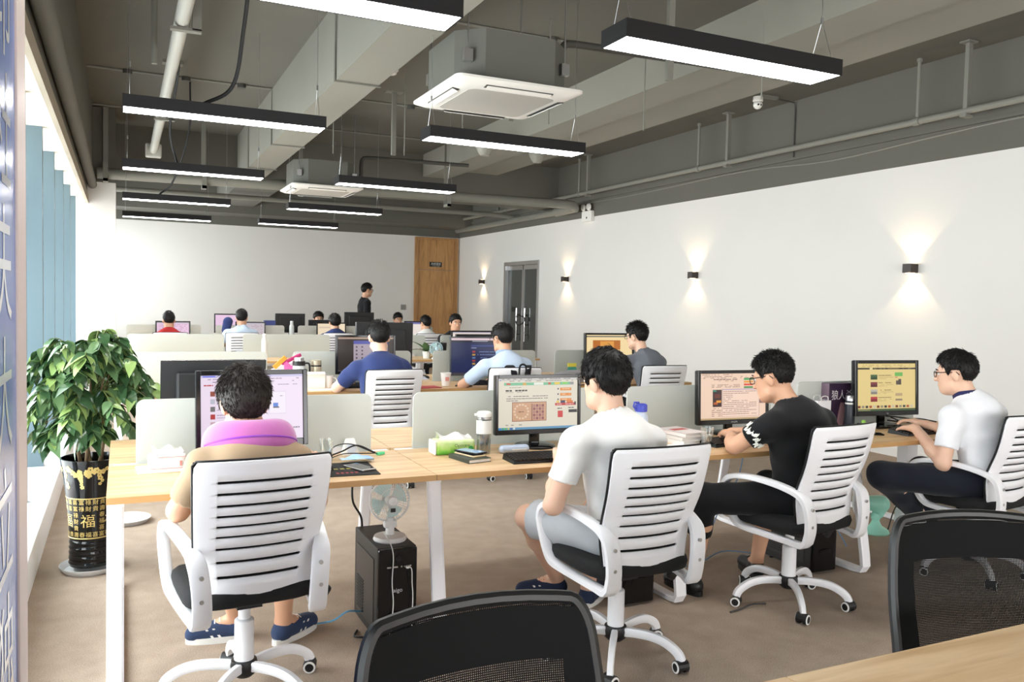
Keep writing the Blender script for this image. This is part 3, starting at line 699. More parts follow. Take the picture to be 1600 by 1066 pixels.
def make_white_chair():
    t = thing('office_chair', '', 'chair')
    star_base(t, M_plw, (M_black, M_rim))
    MB().b2(-0.09, 0.09, -0.12, 0.12, 0.385, 0.412, 0.01).b2(-0.045, 0.045, -0.09, 0.06, 0.36, 0.39).build('tilt_mechanism', M_black, t)
    MB().tube([(0.07, 0.02, 0.39), (0.23, 0.0, 0.385), (0.27, -0.01, 0.37)], 0.007, 8).box((0.285, -0.02, 0.345), (0.05, 0.03, 0.09), 0.2, 0.3, 0.5, 0.012).build('height_lever', M_black, t)
    seat_shape(0.485, 0.47, 0.412, 0.485, 0.0).build('seat', M_seat, t, True, 0.9)
    # shell with nine real slots
    us = [-1, -0.97, -0.9, -0.8, -0.70, -0.685, -0.55, -0.4, -0.2, 0, 0.2, 0.4, 0.55, 0.685, 0.70, 0.8, 0.9, 0.97, 1]
    hv = 0.0112
    vv = [0, 0.02]; isl = [False]
    sl = sorted(1-s for s in SLOTS)
    prev = 0.02
    for s in sl:
        mid_ = (prev + s - hv)/2
        vv += [mid_, s-hv, s-hv*0.4, s+hv*0.4, s+hv]; prev = s+hv
    vv += [(prev+0.97)/2, 0.97, 1.0]
    def inslot(u, v):
        if not any(abs(v-s) < hv*0.99 for s in sl): return False
        s = min(sl, key=lambda q: abs(q-v))
        lim = 0.70 if abs(v-s) < hv*0.4 else 0.685
        return abs(u) < lim
    mb = MB(); idx = {}
    for j, v in enumerate(vv):
        for i, u in enumerate(us):
            uu = u
            if j == 0: uu = u*0.97
            elif j == len(vv)-1: uu = u*0.95
            elif j == len(vv)-2: uu = u*0.99
            idx[i, j] = len(mb.v); mb.v.append(back_surf(uu, v))
    for j in range(len(vv)-1):
        for i in range(len(us)-1):
            uc, vc = (us[i]+us[i+1])/2, (vv[j]+vv[j+1])/2
            if inslot(uc, vc): continue
            mb.f.append([idx[i, j], idx[i+1, j], idx[i+1, j+1], idx[i, j+1]]); mb.mi.append(0)
    o = mb.build('back_shell', M_plw, t, True, 1.2)
    md = o.modifiers.new('thickness', 'SOLIDIFY'); md.thickness = 0.008; md.offset = 0
    pad = MB().grid(lambda a, b: back_surf((a*2-1), b*1.004, 0.009, 1.0), 14, 14).build('back_mesh', M_padm, t, True)
    md = pad.modifiers.new('thickness', 'SOLIDIFY'); md.thickness = 0.004; md.offset = 0
    trim = [back_surf(-1.0, b, 0.009, 1.008) for b in np.linspace(0.02, 0.98, 12)] + [back_surf(a, 1.006, 0.008, 0.99) for a in np.linspace(-0.97, 0.97, 10)] + [back_surf(1.0, b, 0.009, 1.008) for b in np.linspace(0.98, 0.02, 12)]
    MB().tube(trim, 0.0045, 6).build('back_trim', M_black, t, True)
    for sx in (-1, 1):
        path = [(0.198, -0.262, 0.40), (0.198, -0.275, 0.46), (0.204, -0.272, 0.54), (0.214, -0.245, 0.605), (0.232, -0.16, 0.640), (0.248, -0.03, 0.658), (0.254, 0.10, 0.655), (0.255, 0.185, 0.632), (0.255, 0.215, 0.585), (0.254, 0.20, 0.53), (0.25, 0.165, 0.455), (0.245, 0.13, 0.413), (0.238, 0.08, 0.398), (0.228, -0.05, 0.392), (0.215, -0.17, 0.385), (0.203, -0.235, 0.38)]
        P = bez([(sx*x, y, z) for x, y, z in path] + [(sx*0.198, -0.262, 0.40)], 4)[:-1]
        fl = []
        for p in P:
            k = 1.0 if p.y > -0.2 else 1.0 + 0.4*min(1, (-0.2-p.y)/0.05)
            fl.append((0.044*k, 0.028))
        arm = MB().tube(P, 1.0, closed=True, flat=fl, up=(1, 0, 0)).build('armrest', M_plw, t, True, 0.9)
        for z in (0.48, 0.56): MB().cyl((sx*0.202, -0.288, z), 0.0075, 0.006, 10, 'Y').build('bolt', M_steel, arm)
    return t
wc = make_white_chair()
CH = []
def chair(x, y, rz, label):
    global wc_used
    o = wc if not CH else dup(wc)
    o.location = (x, y, 0); o.rotation_euler = (0, 0, rz); tag(o, label, None, 'white slatted office chairs'); CH.append(o)
    return o
chair(0.415, 3.19, math.radians(5), 'white slatted office chair under the man with the purple neck pillow')
chair(1.90, 2.95, math.radians(1), 'white slatted office chair under the man in the white t-shirt')
chair(3.08, 3.18, math.radians(7), 'white slatted office chair under the man in the black t-shirt')
chair(4.42, 3.16, math.radians(6), 'white slatted office chair under the man in the white polo shirt')
chair(1.90, 6.50, math.radians(3), 'white slatted office chair under the man in the navy t-shirt')
chair(2.98, 6.52, math.radians(-4), 'white slatted office chair with a black backpack hung on it')
chair(4.48, 6.52, math.radians(-4), 'white slatted office chair under the man in the grey t-shirt')
chair(3.02, 13.05, 0, 'white slatted office chair in the farthest row under the dark-haired sitter')
chair(4.52, 13.05, 0, 'white slatted office chair in the farthest row under the white-shirted sitter')
chair(0.62, 13.05, 0, 'white slatted office chair in the farthest row under the red-shirted man')
chair(1.60, 13.05, 0, 'white slatted office chair in the farthest row under the light blue shirt')

def make_black_chair():
    t = thing('mesh_chair', '', 'chair')
    star_base(t, M_black, (M_black, M_black))
    MB().b2(-0.10, 0.10, -0.12, 0.12, 0.40, 0.43, 0.01).build('tilt_mechanism', M_black, t)
    seat_shape(0.49, 0.47, 0.43, 0.50, 0.0).build('seat', M_seat, t, True, 0.9)
    def sf(u, v, off=0.0):
        wv = 0.235 - 0.022*v**2 + 0.004*math.sin(PI*v)
        return (u*wv, -0.235 - 0.08*v + 0.02*math.exp(-((v-0.25)/0.25)**2) + 0.04*u*u + off, 0.50 + 0.455*v - 0.012*u*u*v)
    pts = []
    r = 0.16
    for b in np.linspace(0.0, 1-r, 8): pts.append(sf(-1, b))
    for a in np.linspace(0, PI/2, 7)[1:]: pts.append(sf(-1 + 0.13*(1-math.cos(a)), 1-r + r*math.sin(a)))
    for a in np.linspace(-0.75, 0.75, 7): pts.append(sf(a, 1.0))
    for a in np.linspace(PI/2, 0, 7)[:-1]: pts.append(sf(1 - 0.13*(1-math.cos(a)), 1-r + r*math.sin(a)))
    for b in np.linspace(1-r, 0.0, 8): pts.append(sf(1, b))
    for a in np.linspace(0.8, -0.8, 7): pts.append(sf(a, 0.0))
    MB().tube(pts, 0.013, 8, closed=True).build('back_frame', M_black, t, True)
    MB().grid(lambda a, b: sf((a*2-1)*0.985*(1-0.10*max(0, (b-0.88)/0.12)**2), b*0.985, 0.006), 16, 14).build('back_mesh', M_mesh, t, True)
    # broad woven border at the top and sides behind the mesh
    def border(a0, a1, b0, b1, nm): MB().grid(lambda a, b: sf((a0+(a1-a0)*a)*(1-0.12*max(0, ((b0+(b1-b0)*b)-0.86)/0.14)**2), b0+(b1-b0)*b, 0.010), 10, 6).build(nm, M_bord, t, True)
    border(-0.96, 0.96, 0.76, 0.97, 'top_border'); border(-0.96, -0.72, 0.05, 0.76, 'side_border'); border(0.72, 0.96, 0.05, 0.76, 'side_border')
    MB().tube(bez([(0, -0.05, 0.40), (0, -0.24, 0.40), (0, -0.285, 0.46), (0, -0.275, 0.56)], 6), 1.0, flat=(0.07, 0.02), up=(1, 0, 0)).build('back_bracket', M_black, t)
    return t
M_bord = netting('black_border_mesh', srgb(12, 12, 13), 0.004, 0.22)
bc = make_black_chair(); bc.location = (0.585, 1.06, 0); bc.rotation_euler = (0, 0, PI+0.02)
tag(bc, 'black mesh office chair in the bottom middle foreground, back turned up', None, 'black mesh office chairs')
bc2 = dup(bc, (1.955, 1.20, 0), PI-0.33, 'black mesh office chair tucked at the foreground desk on the right', 'black mesh office chairs')

# ---------------------------------------------------------------- monitors
M_bez = mat('monitor_bezel_gloss', srgb(20, 20, 21), 0.18)
M_monb = mat('monitor_back_matt', srgb(34, 34, 36), 0.5)
def words(x0, x1, y, h, col=(70, 65, 62), fill=0.8, rs=None):
    out = []; x = x0; r = rs or random
    while x < x1:
        w_ = r.uniform(0.012, 0.05); w_ = min(w_, x1-x)
        if r.random() < fill: out.append((x, y, w_*0.86, h, col))
        x += w_
    return out
def monitor(label, loc, rz=0.0, w=0.47, h=0.30, z0=0.07, bez_=0.02, tilt=0.06, bgc=(240, 225, 242), rects=(), es=1.0, stand='round', logo=None, bezm=None, dark=False):
    t = thing('monitor', label, 'monitor', loc, rz, 'desk monitors')
    bezm = bezm or M_bez
    Rt = Matrix.Rotation(-tilt, 3, 'X')
    def T(p): return Rt @ Vector((p[0], p[1], p[2]-z0)) + Vector((0, 0, z0))
    def tb(mb):
        mb.v = [tuple(T(p)) for p in mb.v]; return mb
    b = bez_; lo = b*1.45
    fr = MB().b2(-w/2, -w/2+b, -0.018, 0.012, z0, z0+h, 0.003).b2(w/2-b, w/2, -0.018, 0.012, z0, z0+h, 0.003).b2(-w/2+b, w/2-b, -0.018, 0.012, z0, z0+lo, 0.002).b2(-w/2+b, w/2-b, -0.018, 0.012, z0+h-b, z0+h, 0.002)
    bz = tb(fr).build('bezel', bezm, t)
    if logo:
        v, f = text_geo(logo, lo*0.5); tb(MB().add([(x, -0.0192, z0+lo*0.48+y) for x, y, z in v], f)).build('logo', mat('logo_silver', srgb(200, 200, 205), 0.4), bz, fix=False)
    tb(MB().b2(-w/2+0.004, w/2-0.004, 0.012, 0.022, z0+0.004, z0+h-0.004).box((0, 0.034, z0+h*0.48), (w*0.72, 0.03, h*0.72), bev=0.012)).build('back_cover', M_monb, t)
    sw, sh = w-2*b, h-b-lo
    sm = MB(); bm_ = emat(bgc, es*0.5) if not dark else M_blackg
    def R4(x, y, ww, hh, m, lay):
        yy = -0.010 - 0.0003*lay
        xa, xb = -sw/2+x*sw, -sw/2+min(1, x+ww)*sw; zb, za = z0+lo+sh*(1-y), z0+lo+sh*(1-min(1, y+hh))
        sm.use(m).quad((xa, yy, za), (xb, yy, za), (xb, yy, zb), (xa, yy, zb))
    R4(0, 0, 1, 1, bm_, 0)
    if not dark:
        for i, (x, y, ww, hh, c) in enumerate(rects): R4(x, y, ww, hh, emat(c, es*0.5), 1+i*0.02)
    tb(sm).build('screen', None, t, fix=False)
    if stand == 'round':
        MB().lathe([(0, 0.0), (0.105, 0.0), (0.11, 0.004), (0.1, 0.012), (0.035, 0.018), (0, 0.018)], (0, 0.03, 0), 28).build('stand_base', M_blackg, t, True)
    else:
        MB().b2(-0.12, 0.12, -0.07, 0.12, 0, 0.012, 0.004).build('stand_base', M_blackg, t)
    MB().b2(-0.028, 0.028, 0.03, 0.055, 0.01, z0+h*0.4, 0.008).build('stand_neck', M_blackg, t)
    return t
r = random.Random(3)
# 1: pink-white page of the pillow man
pg = [(0, 0, 1, .035, (205, 200, 235)), (.02, .006, .12, .022, (120, 130, 235)), (0.36, 0, .06, .04, (150, 150, 240))]
for y in (.055, .095): pg += words(.02, .97, y, .012, (150, 130, 150), .5, r)
pg += words(.03, .12, .14, .02, (190, 60, 60), .9, r) + words(.14, .3, .15, .012, (120, 110, 130), .6, r) + words(.75, .95, .15, .01, (150, 140, 160), .6, r)
for i, c in enumerate(((150, 70, 50), (190, 190, 205), (110, 110, 110), (180, 50, 50), (200, 170, 180))):
    y = .24 + .115*i; pg += [(.09, y, .045, .075, c)] + words(.15, .5, y+.01, .012, (150, 140, 165), .8, r) + words(.15, .45, y+.05, .01, (170, 160, 180), .7, r)
pg += [(.66, .26, .17, .35, (222, 210, 228)), (.664, .27, .162, .33, (243, 234, 246)), (.70, .44, .05, .06, (70, 120, 210)), (.70, .50, .06, .02, (80, 80, 80))] + words(.68, .8, .33, .01, (140, 140, 160), .7, r) + words(.9, .98, .82, .02, (130, 120, 140), .6, r)
monitor('monitor with a pinkish web page in front of the purple neck pillow man', (0.53, 3.83, DZ), math.radians(2), 0.485, 0.345, 0.075, 0.022, 0.10, (240, 224, 243), pg, 1.0, 'round', 'hp')
# 2: beige page with green header
pg = [(0, 0, 1, .05, (205, 202, 196))] + words(.03, .97, .012, .012, (110, 110, 110), .6, r) + words(.03, .95, .05, .012, (120, 115, 110), .5, r) + [(.02, .03, .012, .02, (60, 110, 220))]
pg += [(.07, .085, .86, .055, (120, 190, 150)), (.10, .095, .05, .03, (220, 70, 60)), (.30, .09, .045, .05, (210, 170, 80)), (.44, .09, .12, .045, (235, 235, 225)), (.62, .09, .035, .04, (200, 80, 60)), (.70, .09, .07, .04, (240, 200, 60)), (.80, .09, .07, .035, (140, 210, 90)), (.9, .085, .05, .055, (150, 150, 150))]
pg += words(.09, .3, .175, .012, (150, 145, 135), .7, r) + words(.09, .36, .225, .03, (50, 48, 46), .95, r) + words(.09, .3, .27, .01, (160, 155, 145), .7, r)
for y in (.345, .39, .43): pg += words(.12 if y < .36 else .10, .62 if y < .42 else .25, y, .014, (105, 100, 95), .9, r)
pg += [(.17, .465, .43, .375, (120, 60, 50)), (.175, .475, .42, .355, (205, 160, 125)), (.41, .50, .015, .33, (150, 105, 85))]
for i in range(14):
    a = 2*PI*i/14; pg.append((.285+.085*math.cos(a)-.012, .65+.135*math.sin(a)-.018, .024, .036, (232, 200, 170)))
for i in range(4):
    for j in range(5): pg.append((.432+.036*i, .515+.062*j, .028, .05, (140, 80, 90) if (i+j) % 2 else (170, 120, 115)))
pg += words(.25, .32, .645, .018, (120, 80, 60), .9, r)
for i in range(3): pg += [(.74, .205+.105*i, .016, .03, (40, 40, 40)), (.775, .20+.105*i, .145, .055, (226, 140, 60))] + words(.80, .90, .218+.105*i, .012, (250, 225, 190), .8, r)
pg += [(.71, .50, .27, .05, (190, 45, 45)), (.73, .455, .03, .04, (230, 190, 60)), (.78, .45, .06, .05, (60, 60, 90)), (.86, .455, .08, .045, (220, 120, 60)), (.96, .48, .02, .06, (60, 40, 40))] + words(.73, .95, .518, .014, (240, 200, 190), .7, r)
pg += words(.74, .8, .60, .018, (60, 55, 55), .9, r) + words(.88, .96, .59, .018, (60, 55, 55), .9, r) + [(.745, .655, .065, .13, (205, 60, 60)), (.885, .635, .11, .06, (45, 45, 48))]
pg += words(.09, .3, .90, .014, (120, 115, 110), .6, r) + [(0, .955, 1, .045, (95, 150, 185))] + [(.01+.035*i, .958, .022, .035, c) for i, c in enumerate(((40, 120, 200), (60, 160, 120), (90, 190, 90), (200, 200, 90), (60, 90, 160), (220, 230, 240)))]
monitor('monitor with a green banner web page beside the man in white t-shirt', (1.95, 3.82, DZ), math.radians(-2), 0.485, 0.305, 0.072, 0.017, 0.04, (226, 218, 200), pg, 1.0, 'round')
# 3: peach page with popup
pg = words(.03, .6, .02, .012, (130, 105, 95), .6, r) + words(.06, .7, .06, .012, (120, 100, 90), .6, r) + words(.04, .75, .09, .012, (130, 110, 100), .5, r)
pg += words(.2, .6, .12, .018, (110, 85, 75), .8, r) + words(.28, .55, .155, .012, (150, 120, 105), .7, r)
for i, c in enumerate(((70, 170, 95), (240, 165, 60), (230, 85, 60), (90, 150, 90))): pg.append((.66, .105+.06*i, .14, .042, c))
for y in (.24, .265, .29): pg += words(.17, .6, y, .01, (130, 105, 95), .8, r)
pg += [(.185, .35, .135, .37, (60, 38, 40)), (.19, .36, .05, .03, (60, 150, 130)), (.21, .44, .09, .09, (110, 50, 40)), (.2, .62, .06, .05, (190, 95, 40)), (.24, .58, .07, .05, (240, 160, 60))]
for y in (.75, .79, .83, .87, .91): pg += words(.17, .32, y, .012, (125, 100, 90), .8, r)
pg += [(.325, .335, .575, .6, (150, 125, 135)), (.33, .345, .565, .585, (252, 220, 200)), (.33, .335, .57, .025, (200, 180, 195))]
for i in range(13): pg += words(.34, .34+r.choice((.15, .4, .52)), .385+.041*i, .011, (120, 95, 88), .85, r)
pg += [(.90, .55, .075, .11, (140, 105, 100)), (0, .965, 1, .035, (190, 165, 120))]
monitor('monitor with a peach coloured page by the man in the black t-shirt', (3.24, 3.84, DZ), math.radians(-3), 0.50, 0.315, 0.065, 0.019, 0.05, (247, 214, 190), pg, 1.0, 'round', 'PHILIPS')
# 4: yellow page with thumbnails
pg = words(.05, .95, .03, .01, (160, 140, 90), .5, r) + words(.04, .9, .06, .01, (160, 140, 90), .5, r) + [(0, .09, 1, .035, (52, 46, 38)), (.21, .09, .05, .035, (230, 215, 160))] + words(.28, .95, .1, .014, (150, 135, 95), .6, r)
for i, c in enumerate(((70, 100, 60), (130, 50, 60), (190, 185, 170), (185, 60, 70))):
    y = .235 + .155*i; pg += [(.225, y, .115, .105, c), (.23, y+.05, .105, .05, tuple(int(v*.7) for v in c))] + words(.36, .58, y+.01, .014, (110, 95, 60), .85, r) + words(.36, .62, y+.05, .01, (180, 160, 105), .8, r) + words(.36, .5, y+.08, .01, (180, 160, 105), .8, r)
pg += [(.64, .19, .135, .08, (110, 185, 90)), (.64, .285, .05, .015, (200, 90, 80)), (.66, .36, .04, .09, (95, 85, 75)), (.70, .33, .05, .12, (80, 72, 65)), (.65, .63, .12, .06, (190, 165, 125)), (.65, .75, .12, .04, (150, 130, 110))]
for i in range(15): pg.append((.01+.064*i, .885, .045, .05, ((120, 60, 40), (150, 140, 120), (60, 60, 60), (170, 80, 50), (200, 190, 170))[i % 5]))
pg += [(0, .955, 1, .045, (70, 90, 60)), (.02, .96, .2, .035, (130, 130, 90))]
monitor('monitor with a yellow page of thumbnails by the man in the white polo', (4.45, 3.80, DZ), math.radians(-6), 0.51, 0.355, 0.075, 0.021, 0.06, (232, 208, 140), pg, 1.0, 'square', 'hp')
# far-side monitor of row one, seen from behind
monitor('black monitor turned away behind the neck pillow man\'s monitor', (0.42, 4.42, DZ), PI, 0.50, 0.34, 0.085, 0.02, 0.05, dark=True)
# second row
pg = [(0, 0, 1, .05, (200, 170, 150)), (.28, .10, .62, .85, (190, 176, 190)), (.28, .10, .62, .10, (90, 95, 185))] + [(.32+.1*(i % 2), .26+.11*(i//2), .03, .05, (90, 80, 90)) for i in range(10)] + words(.5, .85, .3, .02, (120, 110, 130), .6, r)
monitor('monitor with a dark screen and lilac window before the navy t-shirt man', (1.93, 7.12, DZ), math.radians(-2), 0.53, 0.34, 0.09, 0.02, 0.05, (52, 42, 38), pg, 0.8)
pg = [(0, 0, 1, .06, (240, 215, 220)), (0, .06, 1, .06, (26, 30, 50)), (.4, .075, .3, .02, (180, 185, 200)), (.38, .2, .6, .03, (60, 80, 150)), (.38, .26, .1, .03, (130, 140, 180))]
for i in range(7): pg += [(.40, .36+.085*i, .06, .05, ((170, 60, 60), (190, 150, 70), (90, 120, 170))[i % 3])] + words(.5, .95, .375+.085*i, .02, (120, 140, 190), .6, r)
pg += [(0, .965, 1, .035, (60, 50, 70))]
monitor('monitor with a dark blue page before the man in the light blue polo', (2.98, 7.10, DZ), math.radians(-6), 0.53, 0.36, 0.06, 0.014, 0.05, (22, 36, 84), pg, 0.9, bezm=mat('silver_bezel', srgb(70, 72, 75), 0.3))
pg = [(0, .03, 1, .04, (60, 70, 80)), (.02, .04, .9, .02, (150, 140, 120)), (.14, .17, .6, .3, (190, 110, 40)), (.3, .2, .3, .2, (230, 160, 70)), (.1, .6, .6, .2, (225, 190, 140))]
monitor('monitor with an orange page before the man in the grey t-shirt', (4.42, 7.12, DZ), math.radians(-2), 0.56, 0.36, 0.10, 0.019, 0.05, (250, 224, 170), pg, 1.0)
monitor('large black monitor back standing behind the navy t-shirt man', (2.24, 7.62, DZ), PI+0.05, 0.56, 0.40, 0.13, 0.02, 0.03, dark=True)
monitor('dark monitor back behind the blue screen in the second row', (3.25, 7.66, DZ), PI, 0.55, 0.34, 0.08, 0.02, 0.03, dark=True)
# third and fourth rows
def pinkpage(bgc, rr):
    p = [(0, 0, 1, .06, (200, 190, 205))]
    for i in range(9): p += words(.05, .95, .12+.09*i, .025, (170, 120, 150), .5, rr)
    return p
monitor('monitor with a pink page in front of the red shirted man', (0.705, 13.75, DZ), 0, 0.50, 0.32, 0.02, 0.022, 0.05, (240, 205, 232), pinkpage(0, r), 1.0)
monitor('monitor with a plain pink screen beside the light blue shirt', (1.57, 14.12, DZ), 0, 0.47, 0.31, 0.145, 0.02, 0.05, (240, 205, 235), [], 1.0)
monitor('monitor with a grey lit screen beside the light blue shirted man', (1.85, 13.75, DZ), -0.1, 0.46, 0.30, 0.04, 0.02, 0.05, (214, 205, 210), pinkpage(0, r), 0.9)
monitor('monitor with a beige page by the sitter in front of the back wall', (3.14, 13.75, DZ), 0, 0.49, 0.30, 0.04, 0.02, 0.05, (246, 226, 196), [(.05, .2, .4, .1, (220, 200, 180))], 1.0)
monitor('monitor with a pale page next to the white shirted sitter', (4.62, 13.72, DZ), 0, 0.46, 0.31, 0.07, 0.02, 0.05, (240, 228, 220), [(0, 0, 1, .12, (110, 110, 170))], 1.0)
monitor('monitor with a pale page in the third row below the glass door', (4.28, 10.4, DZ), 0, 0.6, 0.3, 0.05, 0.022, 0.05, (238, 226, 214), pinkpage(0, r), 1.0)
monitor('silver grey monitor back in the farthest row', (2.55, 14.22, DZ), PI, 0.49, 0.32, 0.15, 0.02, 0.03, dark=True, bezm=M_monb)
monitor('black monitor back hiding the standing man below the waist', (3.72, 14.2, DZ), PI, 0.52, 0.38, 0.13, 0.02, 0.03, dark=True)
monitor('low black monitor back in front of the long haired sitter', (3.10, 14.2, DZ), PI, 0.5, 0.32, 0.05, 0.02, 0.03, dark=True)
# ---------------------------------------------------------------- people: bodies blended from soft volumes, one skin each
class Field:
    def __init__(s, lo, hi, h):
        s.h = h; s.lo = np.array(lo, float); s.n = np.ceil((np.array(hi)-s.lo)/h).astype(int)+1
        s.ax = [s.lo[i] + h*np.arange(s.n[i]) for i in range(3)]
        s.f = np.full(tuple(s.n), 0.5, np.float32)
    def _blk(s, lo, hi, m):
        sl = []
        for i in range(3):
            a = int(np.floor((lo[i]-m-s.lo[i])/s.h)); b = int(np.ceil((hi[i]+m-s.lo[i])/s.h))+1
            a = max(0, min(a, s.n[i])); b = max(0, min(b, s.n[i])); sl.append(slice(a, b))
        P = [s.ax[0][sl[0]][:, None, None], s.ax[1][sl[1]][None, :, None], s.ax[2][sl[2]][None, None, :]]
        return tuple(sl), P
    def add(s, pr, k=0.02):
        sl, P = s._blk(pr[0], pr[1], k + 3*s.h)
        if any(q.stop <= q.start for q in sl): return s
        P = [q.astype(np.float32) for q in P]
        d = pr[2](*P); a = s.f[sl]; hh = np.clip(0.5 + 0.5*(a-d)/k, 0, 1)
        s.f[sl] = a*(1-hh) + d*hh - k*hh*(1-hh); return s
    def sub(s, pr, k=0.01):
        sl, P = s._blk(pr[0], pr[1], k + 3*s.h)
        if any(q.stop <= q.start for q in sl): return s
        d = -pr[2](*P); a = s.f[sl]; hh = np.clip(0.5 - 0.5*(a-d)/k, 0, 1)
        s.f[sl] = a*(1-hh) + d*hh + k*hh*(1-hh); return s
    def clip(s, c, n):
        d = (s.ax[0][:, None, None]-c[0])*n[0] + (s.ax[1][None, :, None]-c[1])*n[1] + (s.ax[2][None, None, :]-c[2])*n[2]
        s.f = np.maximum(s.f, d).astype(np.float32); return s
    def wrinkle(s, amp, fr=1.0, ph=0.0):
        x, y, z = s.ax[0][:, None, None], s.ax[1][None, :, None], s.ax[2][None, None, :]
        w_ = np.sin(fr*(23*z + 9*x + 4*np.sin(7*x+ph)) + ph)*np.sin(fr*(13*x - 17*y + 3*np.sin(11*z))) + 0.6*np.sin(fr*(41*z-19*x+2*np.sin(15*y+ph)))*np.sin(fr*(9*x+14*y)+ph)
        s.f = (s.f + amp*w_).astype(np.float32); return s
    def mesh(s):
        f = s.f.copy()
        for a in range(3):
            idx = [slice(None)]*3
            idx[a] = 0; f[tuple(idx)] = 0.5; idx[a] = -1; f[tuple(idx)] = 0.5
        ins = f < 0
        nx, ny, nz = f.shape
        c = np.zeros((nx-1, ny-1, nz-1), np.int8)
        offs = [(i, j, k) for i in (0, 1) for j in (0, 1) for k in (0, 1)]
        for i, j, k in offs: c += ins[i:nx-1+i, j:ny-1+j, k:nz-1+k]
        act = np.argwhere((c > 0) & (c < 8))
        vid = -np.ones((nx-1, ny-1, nz-1), np.int32); vid[act[:, 0], act[:, 1], act[:, 2]] = np.arange(len(act))
        V8 = np.stack([f[act[:, 0]+i, act[:, 1]+j, act[:, 2]+k] for i, j, k in offs], 1)
        O = np.array(offs, float); pos = np.zeros((len(act), 3)); cnt = np.zeros(len(act))
        for p in range(8):
            for q in range(p+1, 8):
                if np.abs(O[p]-O[q]).sum() == 1:
                    a, b = V8[:, p], V8[:, q]; m = (a < 0) != (b < 0)
                    t = np.where(m, a/np.where(m, a-b, 1), 0)
                    pos += np.where(m[:, None], O[p] + t[:, None]*(O[q]-O[p]), 0); cnt += m
        pos = (act + pos/cnt[:, None])*s.h + s.lo
        quads = []
        for ax in range(3):
            sh = [slice(None)]*3; s1 = list(sh); s2 = list(sh); s1[ax] = slice(0, -1); s2[ax] = slice(1, None)
            A, B = ins[tuple(s1)], ins[tuple(s2)]
            e = np.argwhere(A != B); u, v = [(1, 2), (2, 0), (0, 1)][ax]
            e = e[(e[:, u] > 0) & (e[:, v] > 0) & (e[:, u] < f.shape[u]-1) & (e[:, v] < f.shape[v]-1)]
            q = []
            for du, dv in ((1, 1), (0, 1), (0, 0), (1, 0)):
                g = e.copy(); g[:, u] -= du; g[:, v] -= dv; q.append(vid[g[:, 0], g[:, 1], g[:, 2]])
            q = np.stack(q, 1); flip = ~A[e[:, 0], e[:, 1], e[:, 2]]
            q[flip] = q[flip][:, ::-1]; quads.append(q)
        return pos, np.concatenate(quads)
def V3(p): return np.array(p, float)
def rc(a, b, r1, r2):
    a, b = V3(a), V3(b); R = max(r1, r2); d = b-a; dd = max(float(d@d), 1e-9)
    def fn(x, y, z):
        t = np.clip(((x-a[0])*d[0] + (y-a[1])*d[1] + (z-a[2])*d[2])/dd, 0, 1)
        return np.sqrt((x-a[0]-t*d[0])**2 + (y-a[1]-t*d[1])**2 + (z-a[2]-t*d[2])**2) - (r1 + (r2-r1)*t)
    return (np.minimum(a, b)-R, np.maximum(a, b)+R, fn)
def cutrc(a, b, r1, r2, t0=0.0):
    """round cone with a flat end at b"""
    q = rc(a, b, r1, r2); a, b = V3(a), V3(b); n = (b-a)/np.linalg.norm(b-a)
    return (q[0], q[1], lambda x, y, z: np.maximum(q[2](x, y, z), (x-b[0])*n[0] + (y-b[1])*n[1] + (z-b[2])*n[2]))
def ell(c, r, R=None):
    c, r = V3(c), V3(r); m = r.max()
    def fn(x, y, z):
        X, Y, Z = x-c[0], y-c[1], z-c[2]
        if R is not None:
            X, Y, Z = (R[0][0]*X+R[1][0]*Y+R[2][0]*Z), (R[0][1]*X+R[1][1]*Y+R[2][1]*Z), (R[0][2]*X+R[1][2]*Y+R[2][2]*Z)
        k0 = np.sqrt((X/r[0])**2 + (Y/r[1])**2 + (Z/r[2])**2); k1 = np.sqrt((X/r[0]**2)**2 + (Y/r[1]**2)**2 + (Z/r[2]**2)**2)
        return k0*(k0-1)/np.maximum(k1, 1e-6)
    return (c-m, c+m, fn)
def rot(yaw=0, pitch=0, roll=0):
    return np.array(Matrix.Rotation(math.radians(yaw), 3, 'Z') @ Matrix.Rotation(math.radians(pitch), 3, 'X') @ Matrix.Rotation(math.radians(roll), 3, 'Y'))
def npmesh(name, pos, quads, m, parent):
    me = bpy.data.meshes.new(name)
    me.vertices.add(len(pos)); me.vertices.foreach_set('co', pos.astype(np.float32).ravel())
    me.loops.add(quads.size); me.loops.foreach_set('vertex_index', quads.astype(np.int32).ravel())
    me.polygons.add(len(quads)); me.polygons.foreach_set('loop_start', np.arange(0, quads.size, quads.shape[1], dtype=np.int32))
    me.polygons.foreach_set('use_smooth', np.ones(len(quads), bool))
    me.materials.append(m); me.update(calc_edges=True)
    o = bpy.data.objects.new(name, me); COL.objects.link(o); o.parent = parent
    return o
def skin_mat(name, c):
    m = mat(name, srgb(*c), 0.5, var=0.05, vscale=25); m.node_tree.nodes['Principled BSDF'].inputs['Subsurface Weight'].default_value = 0.08
    m.node_tree.nodes['Principled BSDF'].inputs['Subsurface Radius'].default_value = (0.012, 0.005, 0.003); return m
M_skin = skin_mat('skin_light', (226, 184, 158)); M_skin2 = skin_mat('skin_tan', (212, 164, 134))
M_hair = mat('black_hair', (0.010, 0.009, 0.0085), 0.5, spec=0.25)
M_hairb = mat('dark_brown_hair', (0.022, 0.017, 0.014), 0.5, spec=0.3)
M_frame = mat('dark_glasses_frame', srgb(36, 28, 26), 0.3)
M_lens = clear_glass('spectacle_lens', (0.97, 0.97, 0.97), 0.1)
def fabric(name, c, bump=0.12):
    return mat(name, srgb(*c), 0.85, spec=0.2, var=0.05, vscale=14, bump=bump, bscale=500, sheen=0.1)

